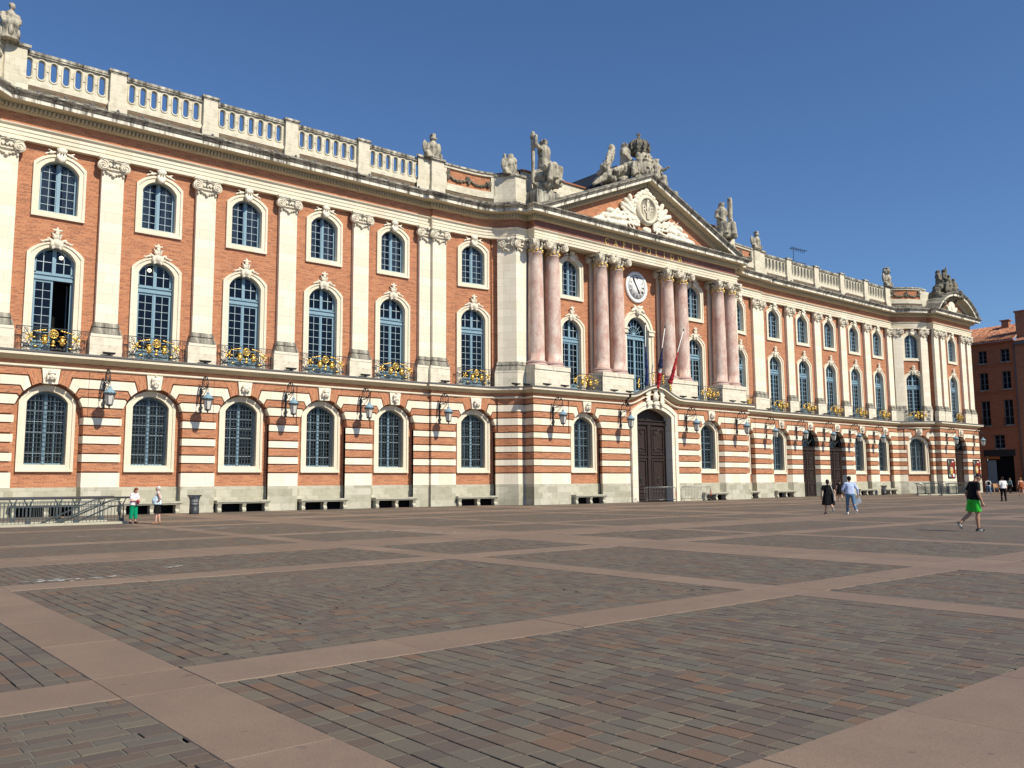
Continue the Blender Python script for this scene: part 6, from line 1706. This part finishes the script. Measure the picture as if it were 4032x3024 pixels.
# ------------------------------------------------------------------ houses closing the square
def far_houses():
    wallm = mat_brick('shaded_brick', [(0.40, 0.13, 0.06), (0.44, 0.16, 0.075), (0.36, 0.11, 0.05)], (0.42, 0.2, 0.12)); X = 137.0
    h = empty('brick_house', 'shaded brick house with tiled roof and grey shutters beyond the end block', 'house', (X, 0, 0))
    def wl(m, y0, y1, z0, z1, holes, depth=.35, rev=True):
        # facade in the y,z plane facing -x; tessellated in (-y,z)
        w = MB(); out = [(-y1, z0), (-y0, z0), (-y0, z1), (-y1, z1)]; hs = [[(-b, c), (-a, c), (-a, d), (-b, d)] for a, b, c, d in holes]
        w.plate(out, hs, 0)
        for q in hs: w.wallring(q, 0, depth, 0, True)
        for f in w.f:
            m.face([(w.v[i][1], -w.v[i][0], w.v[i][2]) for i in f][::1], None)
    wins = []
    for yc in (9.2, 6.2, 3.1, .03, -3.12):
        for z0, z1 in ((19.0, 20.9), (15.0, 17.6), (9.7, 13.4)): wins.append((yc-.62, yc+.62, z0, z1))
    shop = (-3.35, .45, .0, 6.0); arc_ = (-2.3, -.86, 6.3, 8.3)
    m = MB(); wl(m, -4.6, 14, 0, 22.0, wins+[shop, arc_]); m.build('wall', wallm, h)
    s = MB()
    for z in (9.3, 14.4, 18.5): s.box(-.12, .02, -4.6, 14, z, z+.16)
    s.box(-.3, 0, -4.6, 14, 21.75, 22.05); s.build('string_course', wallm, h)
    shut = mat_plain('grey_blue_joinery', (.16, .20, .22), .7)
    for a, b, c, d in wins+[arc_]:
        f = MB(); y = .28
        f.box(y, y+.06, a, a+.09, c, d); f.box(y, y+.06, b-.09, b, c, d); f.box(y, y+.06, a, b, d-.09, d); f.box(y, y+.06, a, b, c, c+.12); f.box(y, y+.06, (a+b)/2-.06, (a+b)/2+.06, c, d)
        for q in (1, 2): z = c+(d-c)*q/3; f.box(y+.01, y+.04, a, b, z-.025, z+.025)
        w = f.build('window', shut, h); p = MB(); p.face([(.34, b, c), (.34, a, c), (.34, a, d), (.34, b, d)]); p.build('pane', M['dark'], w)
        q = MB(); q.box(-.16, .05, a-.12, b+.12, c-.14, c); q.build('sill', M['weather'], w)
        if c == 9.7:
            r = MB(); r.bar((-.18, a-.1, c+1.0), (-.18, b+.1, c+1.0), .04)
            for e in range(9): yy = a-.1+(b-a+.2)*e/8; r.bar((-.18, yy, c), (-.18, yy, c+1.0), .025)
            r.build('window_rail', M['iron'], w)
    sh = MB(); sh.box(.6, .7, -3.35, .45, 0, 6.0); sh.build('shop_front', M['dark'], h)
    fa = MB(); fa.box(-.10, .2, -3.6, .7, 5.15, 6.1); fa.build('shop_fascia', M['blackpaint'], h)
    sg = MB(); sg.box(-.14, -.08, -1.5, .5, 4.75, 5.12); sg.build('shop_sign', mat_plain('orange_sign', (.42, .12, .03), .5), h)
    gl = MB(); gl.box(.15, .2, -.85, .40, .1, 4.6); gl.build('shop_window', mat_plain('pale_shop_glass', (.22, .27, .30), .2), h)
    r = MB(); r.hexa([(-.7, -4.6, 22.0), (7, -4.6, 25.3), (7, 14, 25.3), (-.7, 14, 22.0), (-.7, -4.6, 22.2), (7, -4.6, 25.5), (7, 14, 25.5), (-.7, 14, 22.2)])
    q = -4.5
    while q < 14: r.tube([(-.75, q, 22.2), (7, q, 25.52)], .09, 5); q += .30
    ro = r.build('roof', M_tile, h)
    c = MB(); c.box(5.2, 6.0, -2.0, -1.0, 24.4, 25.9); c.box(5.0, 6.2, -2.2, -.8, 25.9, 26.05); c.build('chimney', M['brick_dark'], ro)
    c = MB(); c.box(1.4, 2.6, -6.6, -4.35, 22.4, 26.3); c.box(1.25, 2.75, -6.8, -4.2, 26.3, 26.5); c.build('chimney', M['brick_dark'], ro)
    p = MB(); p.tube([(-.2, -4.5, 0), (-.2, -4.5, 21.9)], .08, 8); p.build('drainpipe', M['lead'], h)
    h2 = empty('brick_house', 'dark brick house cut off by the edge of the frame', 'house', (136.8, -4.6, 0))
    m = MB(); m.face([(0, 0, 0), (0, -14, 0), (0, -14, 21.2), (0, 0, 21.2)]); m.face([(0, 0, 0), (0, 0, 21.2), (8, 0, 21.2), (8, 0, 0)]); m.build('wall', M['brick_dark'], h2)
    g = MB(); g.box(-.6, 8, -14, -.1, 21.2, 21.7); g.build('eaves', M['lead'], h2)
    g = MB(); g.hexa([(-.5, -14, 21.7), (8, -14, 24.6), (8, -.1, 24.6), (-.5, -.1, 21.7), (-.5, -14, 21.8), (8, -14, 24.7), (8, -.1, 24.7), (-.5, -.1, 21.8)]); g.build('roof', M_tile, h2)
    for z in (2.0, 7.0, 12.0, 16.5):
        f = MB(); f.box(-.04, .05, -3.0, -1.6, z, z+2.6); w = f.build('window', shut, h2); q = MB(); q.box(-.06, -.045, -2.9, -1.7, z+.1, z+2.5); q.build('pane', M['dark'], w)
    n = MB(); n.box(-.06, 0, -.9, -.3, 2.6, 3.3); n.box(-.06, 0, -.9, -.3, 3.6, 4.1); n.build('notice', mat_plain('grey_notice', (.2, .2, .2), .8), h2)
    h3 = empty('zinc_roofed_house', 'grey zinc roof just showing between the end block and the tiled roof', 'house', (150, 14, 0))
    m = MB(); m.box(0, 12, 0, 26, 0, 24.2); m.build('wall', M['brick_dark'], h3); g = MB(); g.hexa([(-.4, -.4, 24.2), (12.4, -.4, 24.2), (12.4, 26, 24.2), (-.4, 26, 24.2), (3, -.4, 26.6), (12.4, -.4, 26.6), (12.4, 26, 26.6), (3, 26, 26.6)]); g.build('roof', mat_plain('zinc', (.20, .24, .26), .5, .2), h3)
far_houses()
def easel():
    t = empty('folding_board', 'small wooden folding board leaning at the foot of the end block corner', 'board', (127.2, -4.6, 0), -.6)
    m = MB(); wd = mat_plain('raw_wood', (.42, .22, .10), .7)
    for s in (-1, 1): m.bar((s*.35, 0, 0), (s*.28, .4, 1.25), .07)
    m.bar((-.3, .2, .62), (.3, .2, .62), .06); m.build('frame', wd, t); b = MB(); b.hexa([(-.28, .25, .7), (.28, .25, .7), (.28, .28, .72), (-.28, .28, .72), (-.25, .38, 1.2), (.25, .38, 1.2), (.25, .41, 1.2), (-.25, .41, 1.2)]); b.build('panel', wd, t)
easel()

# ------------------------------------------------------------------ people
SK = {'light': mat_plain('skin_light', (.56, .33, .235), .55, 0, .3, .08, 8), 'tan': mat_plain('skin_tan', (.42, .225, .145), .55, 0, .3, .08, 8), 'pink': mat_plain('skin_pink', (.60, .35, .26), .55, 0, .3, .08, 8)}
def cloth_mat(name, c, rough=.85): 
    t = NT(name); o = t.objco(); c2 = t.mix(t.noise(o, 9, 4), tuple(x*.82 for x in c), tuple(min(1, x*1.12) for x in c)); t.bump(t.noise(t.scale(o, 1, 1, .5), 16, 3), .5, .02); return t.base(c2, rough, spec=.2)
def stripe_mat():
    t = NT('blue_striped_cotton'); o = t.objco(); x, y, z = t.sep(o)
    s = t.math('FRACT', t.math('MULTIPLY', x, 38.0)); c = t.mix(t.math('LESS_THAN', s, .45), (.62, .68, .82), (.20, .32, .62)); t.bump(t.noise(o, 9, 3), .5, .03); return t.base(c, .8, spec=.2)
def floral_mat(name, a, b, cc):
    t = NT(name); o = t.objco(); c = t.ramp(t.noise(o, 13, 3, .6), [(.36, a), (.48, b), (.6, cc)]); t.bump(t.noise(o, 10, 3), .5, .02); return t.base(c, .85, spec=.2)
def hand(m, w, d, side, r=1.0, curl=.5, palm_n=None):
    """five fingers closing from the wrist w along direction d"""
    d = Vector(d).normalized(); n = Vector(palm_n) if palm_n is not None else Vector((-side, 0, 0)); n = (n-d*n.dot(d)).normalized(); s = d.cross(n)   # n: palm faces, s: across
    w = Vector(w); p = w+d*.085*r
    m.cap(w, p, .024*r, .030*r, 9)
    for k, (o, L) in enumerate(((-.030, .075), (-.010, .085), (.011, .080), (.030, .062))):
        m.cap(w+d*.02*r+s*o*.6*r, p+s*o*r, .020*r, .0155*r, 7)
        a = p+s*o*r*1.1; b = a+(d*cos(curl*.6)+n*sin(curl*.6))*L*.5*r; c = b+(d*cos(curl*1.6)+n*sin(curl*1.6))*L*.5*r
        m.cap(a, b, .0115*r, .0105*r, 7); m.cap(b, c, .0105*r, .0090*r, 7)
    q = w+d*.028*r-s*.022*r; e = q-s*.030*r+d*.034*r+n*.014*r; m.cap(q, e, .016*r, .012*r, 7); m.cap(e, e+d*.030*r+n*.012*r-s*.004*r, .012*r, .0095*r, 7)
def person(label, loc, heading, H=1.75, skin='tan', hair=(.02, .014, .01), legs=((0, 0), (0, 0)), arms=None, lean=0.0, nod=0.0, belly=0.0, broad=1.0, wear=(), hairdo='short', shoes=(.03, .03, .03), sole=(.7, .7, .7), extras=None, yaw_head=0.0, lift=(0, 0)):
    """heading: world direction faced. legs: (hip pitch, knee bend) in degrees for left and right. arms: side -> (elbow, wrist) points"""
    f = H/1.75; t = empty('person', label, 'person', (loc[0], loc[1], 0), atan2(-heading[0], heading[1])); t.scale = (f, f, f)
    # local: x right, y forward, z up
    hipz = .93; J = {}
    for s, (a, k), nm in ((-1, legs[0], 'L'), (1, legs[1], 'R')):
        a, k = radians(a), radians(k); hp = Vector((s*.095*broad, 0, hipz)); kn = hp+Vector((s*.01, sin(a), -cos(a)))*.44; an = kn+Vector((0, sin(a-k), -cos(a-k)))*.41
        J[nm] = (hp, kn, an, a-k)
    low = min(J['L'][2].z, J['R'][2].z); dz = .08-low
    for nm in 'LR': J[nm] = tuple(v+Vector((0, 0, dz)) if isinstance(v, Vector) else v for v in J[nm])
    O = Vector((0, 0, hipz+dz)); RL = Matrix.Rotation(-radians(lean), 3, 'X')
    def U(x, y, z): return O+RL @ Vector((x, y, z-hipz))
    b = MB()
    B = broad
    b.cap(U(-.06*B, 0, .93), U(.06*B, 0, .93), .125*B, .125*B, 12); b.cap(U(0, 0, .98), U(0, .0, 1.12), .135*B, .12*B, 12); b.ell(U(0, .005, 1.28), (.165*B, .115*B, .17), 14, 10, RL); b.cap(U(-.12*B, 0, 1.40), U(.12*B, 0, 1.40), .075, .075, 10)
    if belly: b.ell(U(0, .02, 1.08), (.12*B, .08+belly*.7, .13), 14, 10, RL)
    Hn = Matrix.Rotation(-radians(lean+nod), 3, 'X') @ Matrix.Rotation(radians(yaw_head), 3, 'Z'); N = U(0, .0, 1.44)
    hc = N+Matrix.Rotation(-radians(lean+nod*.6), 3, 'X') @ Vector((0, .02, .185))
    b.cap(U(0, -.01, 1.42), hc-Hn @ Vector((0, .01, .06)), .058, .052, 10)
    def Hd(x, y, z): return hc+Hn @ Vector((x, y, z))
    b.ell(Hd(0, 0, .015), (.078, .098, .108), 14, 11, Hn); b.ell(Hd(0, .03, -.055), (.058, .066, .062), 12, 9, Hn); b.cap(Hd(0, .092, .02), Hd(0, .112, -.022), .011, .015, 7); b.ell(Hd(0, .085, -.062), (.026, .016, .010), 8, 6, Hn); b.ell(Hd(0, .075, -.095), (.026, .022, .02), 8, 6, Hn); b.ell(Hd(0, .078, .045), (.055, .022, .013), 8, 6, Hn)
    for s in (-1, 1): b.ell(Hd(s*.079, -.008, -.005), (.013, .022, .034), 8, 6, Hn)
    for nm, s in (('L', -1), ('R', 1)):
        hp, kn, an, fa = J[nm]; b.cap(hp, kn, .088*B, .056, 12); cm = kn+(an-kn)*.30+Vector((0, -.016, 0)); b.cap(kn, cm, .054, .060, 10); b.cap(cm, an, .058, .036, 10)
        R = Matrix.Rotation(fa if abs(fa) > .5 else fa*.5, 3, 'X'); b.cap(an+R @ Vector((0, -.035, -.04)), an+R @ Vector((s*.012, .15, -.052)), .036, .027, 9)
    A = {}
    for s in (-1, 1):
        sh = U(s*.185*B, 0, 1.405)
        e, w = (arms or {}).get(s, ((s*.24*B, -.02, 1.12), (s*.255*B, .06, .88)))
        e = U(*e); w = U(*w); A[s] = (sh, e, w)
        b.cap(sh, e, .054, .043, 10); b.cap(e, e+(w-e)*.35, .043, .043, 9); b.cap(e+(w-e)*.35, w, .042, .028, 9)
        hand(b, w, w-e, s, 1.0, .6)
    remesh(b, 'body', SK[skin], .0085, t, 2)
    ey = MB()
    for s in (-1, 1): ey.ell(Hd(s*.031, .083, .02), (.013, .010, .008), 8, 6, Hn)
    ey.build('eyes', M['blackpaint'], t)
    hm = cloth_mat('hair', hair, .6); h = MB()
    if hairdo == 'crop': h.ell(Hd(0, -.012, .035), (.082, .100, .098), 14, 10, Hn)
    else: h.ell(Hd(0, -.022, .042), (.090, .108, .100), 14, 10, Hn); h.ell(Hd(0, -.055, -.01), (.078, .062, .085), 12, 9, Hn)
    if hairdo == 'bob':
        for s in (-1, 1): h.ell(Hd(s*.075, -.02, -.045), (.025, .05, .07), 9, 7, Hn)
        h.ell(Hd(0, -.06, -.06), (.075, .05, .07), 10, 8, Hn)
    if hairdo == 'tail': h.cap(Hd(0, -.10, .0), Hd(0, -.145, -.14), .036, .03, 9); h.cap(Hd(0, -.145, -.14), Hd(0, -.13, -.27), .032, .015, 9)
    if hairdo == 'bun': h.ell(Hd(0, -.10, .075), (.045, .045, .045), 9, 7)
    remesh(h, 'hair', hm, .012, t, 1, .004)
    def cone(m, pts, rs): m.tube(pts, rs, 14)
    def sleeve(m, s, fr, r=.062, fore=0.0):
        sh, e, w = A[s]; q = sh+(e-sh)*min(fr, 1); m.ell(sh, (r*1.05, r*1.05, r*1.05), 10, 8)
        if fore: cone(m, [sh, e, e+(w-e)*fore], [r, r*.92, r*.68]); m.ell(e, r*.93, 10, 8)
        else: cone(m, [sh, q], [r, r*1.04])
    def torso(m, hem, g=.016, loose=.0):
        m.cap(U(-.13*B, 0, 1.395), U(.13*B, 0, 1.395), .072+g, .072+g, 11); m.ell(U(0, .005, 1.27), (.170*B+g, .120*B+g, .19), 16, 11, RL)
        for s in (-1, 1): cone(m, [U(s*.045*B, 0, 1.30), U(s*.055*B, 0, 1.08), U(s*.062*B, 0, hem)], [.115*B+g, (.122+loose)*B+g, (.136+loose)*B+g])
        cone(m, [U(0, 0, 1.30), U(0, 0, 1.08), U(0, 0, hem)], [.118*B+g, (.124+loose)*B+g, (.137+loose)*B+g])
        if belly: m.ell(U(0, .035, 1.09), (.155*B+g, .12+belly+g, .17), 15, 11, RL)
    for it in wear:
        k = it[0]; m = MB()
        if k == 'shirt':
            _, mt, hem, sl, fo = it; torso(m, hem); [sleeve(m, s, sl, .066, fo) for s in (-1, 1)]; remesh(m, 'shirt', mt, .013, t, 1, .006, seed=len(label))
        elif k == 'tank':
            _, mt, hem = it; m.ell(U(0, .005, 1.24), (.172*B, .134*B, .15), 16, 11, RL)
            for s in (-1, 0, 1): cone(m, [U(s*.05*B, 0, 1.25), U(s*.058*B, .01, 1.08), U(s*.062*B, .01, hem)], [.125*B, .142*B, .148*B])
            if belly: m.ell(U(0, .045, 1.07), (.165*B, .135+belly, .20), 16, 12, RL); m.ell(U(0, .03, 1.16), (.16*B, .13+belly*.8, .17), 16, 12, RL)
            for s in (-1, 1): m.cap(U(s*.085*B, .085, 1.30), U(s*.105*B, .03, 1.485), .036, .030, 8); m.cap(U(s*.085*B, -.085, 1.30), U(s*.105*B, -.01, 1.485), .036, .03, 8); m.cap(U(s*.105*B, .03, 1.485), U(s*.105*B, -.01, 1.485), .03, .03, 8)
            remesh(m, 'tank_top', mt, .012, t, 1, .005)
        elif k in ('shorts', 'trousers'):
            _, mt, length, flare = it
            for s in (-1, 0, 1): cone(m, [U(s*.058*B, 0, 1.03), U(s*.062*B, 0, .86)], [.128*B, .136*B])
            m.ell(U(0, -.03, .90), (.16*B, .135*B, .10), 14, 9)
            for nm in 'LR':
                hp, kn, an, fa = J[nm]; m.ell(hp, (.115*B, .125*B, .12), 12, 9)
                if length <= 1: q = hp+(kn-hp)*length; cone(m, [hp, hp+(q-hp)*.5, q], [.108*B, .104*B+flare*.5, .098*B+flare])
                else:
                    e = kn+(an-kn)*(length-1); cone(m, [hp, kn, e], [.104*B, .072+flare, .058+flare]); m.ell(kn+Vector((0, -.008, -.02)), (.078+flare, .082+flare, .11), 12, 9)
            remesh(m, k, mt, .012, t, 1, .005, seed=2.0+len(label))
        elif k == 'dress':
            _, mt, z1, r1, sl = it; torso(m, .98, .020, .006); [sleeve(m, s, sl, .078) for s in (-1, 1) if sl]
            for s in (-1, -.4, .4, 1): cone(m, [U(s*.05*B, 0, 1.06), U(s*.07*B, 0, .93), Vector((s*r1*.38, .01, z1+dz))], [.135*B, .155*B, r1*.62])
            for q in range(10): a = 2*pi*q/10; m.cap(U(.12*cos(a)*B, .10*sin(a), .95), Vector((r1*.86*cos(a), r1*.56*sin(a), z1+.03+dz)), .03, .045, 7)
            remesh(m, 'dress', mt, .013, t, 1, .006)
        elif k == 'backpack':
            m.ell(U(0, -.20, 1.22), (.16, .10, .22), 12, 9, RL); m.ell(U(0, -.27, 1.14), (.12, .06, .12), 10, 8, RL)
            for s in (-1, 1): m.tube([U(s*.09, -.14, 1.40), U(s*.10, .0, 1.52), U(s*.11, .145, 1.36), U(s*.14, .10, 1.12), U(s*.14, -.14, 1.10)], .026, 6)
            remesh(m, 'backpack', it[1], .014, t, 1)
    sm = cloth_mat('shoe', shoes, .6)
    for nm, s in (('L', -1), ('R', 1)):
        hp, kn, an, fa = J[nm]; R = Matrix.Rotation(fa if abs(fa) > .5 else fa*.5, 3, 'X'); P = lambda x, y, z: an+R @ Vector((x, y, z))
        if shoes is not None:
            m = MB(); m.cap(P(0, -.045, -.035), P(s*.014, .155, -.048), .045, .036, 11); m.cap(P(0, -.01, -.02), P(0, .01, .015), .048, .044, 10); o = remesh(m, 'shoe', sm, .011, t, 1)
        q = MB(); q.cap(P(0, -.05, -.068), P(s*.014, .17, -.070), .036, .030, 10)
        q.v = [tuple(an+R @ Vector((lambda w: (w.x, w.y, -.070+(w.z+.069)*.28))(R.transposed() @ (Vector(v)-an)))) for v in q.v]; q.build('sole', cloth_mat('sole', sole, .7), t)
    if extras: extras(t, U, Hd, Hn, A, J, dz)
    zs = [v.co.z for ch in t.children if ch.type == 'MESH' for v in ch.data.vertices]
    f = H/(max(zs)-min(zs)); t.scale = (f, f, f); t.location.z = -min(zs)*f
    return t
black = cloth_mat('black_cotton', (.008, .008, .009)); white_ = cloth_mat('white_cotton', (.78, .78, .76)); paletank = cloth_mat('pale_blue_white_cotton', (.62, .76, .82)); denim = cloth_mat('blue_denim', (.10, .19, .30)); grn = cloth_mat('bright_green_nylon', (.03, .50, .035), .5); emer = cloth_mat('emerald_cotton', (.0, .27, .13)); lilac = floral_mat('pink_and_white_print', (.62, .40, .46), (.80, .66, .70), (.82, .74, .76)); orangeprint = floral_mat('orange_print', (.35, .07, .02), (.42, .13, .05), (.25, .05, .02)); teal = cloth_mat('faded_teal_cotton', (.16, .25, .27)); dkred = cloth_mat('red_bag', (.30, .02, .03)); canvas = cloth_mat('cream_canvas', (.72, .68, .56))
def people():
    # dir helpers: towards the camera from the left pair is about (-.35,-1); image right is (+.77,-.64)
    def ex_green(t, U, Hd, Hn, A, J, dz):
        m = MB(); w = A[1][2]
        m = MB(); m.ell(U(.0, .26, 1.10), (.11, .06, .10), 10, 8); m.ell(U(-.03, .24, 1.02), (.06, .04, .07), 8, 6); remesh(m, 'red_bag', dkred, .014, t, 1, .006)
    person('woman in pink print blouse and green cropped trousers looking down at her hands', (12.05, -13.6), (.42, -.80), 1.60, 'pink', (.16, .045, .02), ((3, 2), (-5, 3)), {-1: ((-.26, .05, 1.13), (-.05, .25, 1.17)), 1: ((.26, .05, 1.13), (.06, .25, 1.13))}, 3, 30, .03, 1.05,
           (('trousers', emer, 1.62, .024), ('shirt', lilac, .90, .78, 0)), 'bob', (.03, .02, .025), (.25, .08, .08), ex_green)
    def ex_tank(t, U, Hd, Hn, A, J, dz):
        m = MB(); m.bar(U(.232, -.01, .86), J['R'][1]+Vector((.128, -.01, .03)), .010, .035); m.build('white_stripe', M['white'], t)
        m = MB(); m.box(-.078, .078, .085, .105, .005, .04); m.v = [tuple(Hd(*v)) for v in m.v]; m.build('sunglasses', M['blackpaint'], t)
    person('heavy grey haired man in pale tank top and black shorts with hand on hip', (12.75, -14.6), (-.93, .25), 1.66, 'pink', (.55, .54, .50), ((6, 4), (-7, 3)), {-1: ((-.36, -.10, 1.18), (-.20, .08, .98)), 1: ((.36, -.10, 1.18), (.20, .08, .98))}, -3, 4, .085, 1.24,
           (('shorts', black, .98, .02), ('tank', paletank, .90)), 'short', (.30, .17, .11), (.12, .07, .04), ex_tank)
    def ex_bag(t, U, Hd, Hn, A, J, dz):
        m = MB(); m.hexa([tuple(U(*v)) for v in ((.21, -.24, .70), (.30, .02, .70), (.33, .0, .70), (.26, -.27, .70), (.20, -.22, 1.10), (.28, .0, 1.10), (.31, -.01, 1.10), (.25, -.25, 1.10))]); o = m.build('tote_bag', canvas, t)
        s = MB(); s.tube([U(.22, -.2, 1.10), U(.13, -.12, 1.44), U(.12, .02, 1.50), U(.2, .09, 1.3), U(.28, -.02, 1.10)], .014, 6); s.build('bag_strap', canvas, o)
    person('woman in short black dress with dark ponytail carrying a cream tote bag', (40.6, -30.5), (.75, .66), 1.76, 'light', (.012, .009, .008), ((18, 8), (-16, 48)), {-1: ((-.30, .02, 1.13), (-.31, .12, .90)), 1: ((.32, -.06, 1.13), (.33, .02, .88))}, 2, 4, 0, 1.12,
           (('dress', black, .50, .33, .6),), 'tail', (.03, .03, .03), (.7, .7, .7), ex_bag)
    def ex_paper(t, U, Hd, Hn, A, J, dz):
        w = A[1][2]; m = MB(); a, b, c = w+Vector((.0, -.02, -.08)), Vector((-.20, .10, -.14)), Vector((.07, -.02, -.28))
        for k in range(3): o = Vector((.008*k, .012*k, -.006*k)); m.face([a+o-b*.3, a+o+b, a+o+b+c, a+o-b*.3+c]); m.face([a+o-b*.3+c+Vector((0, .004, 0)), a+o+b+c+Vector((0, .004, 0)), a+o+b+Vector((0, .004, 0)), a+o-b*.3+Vector((0, .004, 0))])
        m.build('papers', white_, t)
    person('man in blue striped shirt and jeans walking away with papers in his hand', (41.3, -31.3), (.66, .75), 1.93, 'tan', (.012, .009, .008), ((14, 10), (-18, 22)), {-1: ((-.31, .06, 1.15), (-.25, .26, 1.05)), 1: ((.30, -.10, 1.14), (.34, -.04, .88))}, 3, 2, 0, 1.08,
           (('trousers', denim, 1.88, .0), ('shirt', stripe_mat(), .93, 1.0, .92)), 'short', (.80, .80, .78), (.8, .8, .8), ex_paper)
    person('girl in black top and dark skirt half hidden behind the striped shirt', (66.5, -16.3), (.80, .60), 1.80, 'light', (.03, .015, .01), ((16, 8), (-14, 40)), None, 2, 6, 0, .98,
           (('dress', black, .62, .26, .3),), 'short', (.2, .13, .1), (.5, .5, .5))
    def ex_shorts(t, U, Hd, Hn, A, J, dz):
        for nm in 'LR':
            an = J[nm][2]; fa = J[nm][3]; R = Matrix.Rotation(fa if abs(fa) > .5 else fa*.5, 3, 'X'); s = MB()
            for q in range(3): s.bar(an+R @ Vector((.052, .02+.035*q, -.055)), an+R @ Vector((.046, -.005+.035*q, -.012)), .006, .012)
            s.build('shoe_stripes', M['white'], t)
    person('young man in black t-shirt and bright green shorts walking with head bowed', (29.97, -41.95), (.80, -.60), 1.88, 'tan', (.018, .012, .010), ((-11, 40), (6, 6)), {-1: ((-.25, -.09, 1.12), (-.24, .02, .87)), 1: ((.25, -.01, 1.12), (.25, .12, .88))}, 7, 44, 0, 1.0,
           (('shorts', grn, .80, .022), ('shirt', black, .92, .72, 0)), 'crop', (.025, .025, .027), (.62, .62, .60), ex_shorts)
    person('man in white t-shirt and black trousers standing towards the far houses', (74.0, -25.9), (.62, .78), 1.93, 'tan', (.02, .012, .01), ((4, 3), (-3, 3)), None, 0, 5, 0, 1.14, (('trousers', black, 1.95, .004), ('shirt', white_, .93, .8, 0)), 'short', (.02, .02, .02), (.02, .02, .02))
    person('distant walker with dark backpack and jeans near the shop', (104.5, -12.6), (.72, .69), 1.92, 'light', (.05, .03, .02), ((16, 10), (-16, 30)), None, 3, 4, 0, 1.0, (('trousers', denim, 1.9, .0), ('shirt', white_, .95, .9, 0), ('backpack', black)), 'bun', (.5, .5, .5), (.6, .6, .6))
    person('distant person in faded teal top standing in the shade by the shop', (120, -9.0), (.8, -.3), 1.95, 'light', (.1, .09, .08), ((2, 2), (-2, 2)), None, 0, 6, 0, 1.0, (('trousers', black, 1.9, 0), ('shirt', teal, .95, 1.0, .7)), 'short', (.02, .02, .02), (.02, .02, .02))
    person('distant woman in short orange print playsuit walking to the right of the shop', (98.5, -18.2), (.70, .70), 1.92, 'pink', (.35, .2, .08), ((10, 6), (-12, 26)), None, 1, 4, 0, 1.02, (('shorts', orangeprint, .55, .03), ('tank', orangeprint, .95)), 'bun', (.4, .2, .12), (.3, .2, .1))
people()
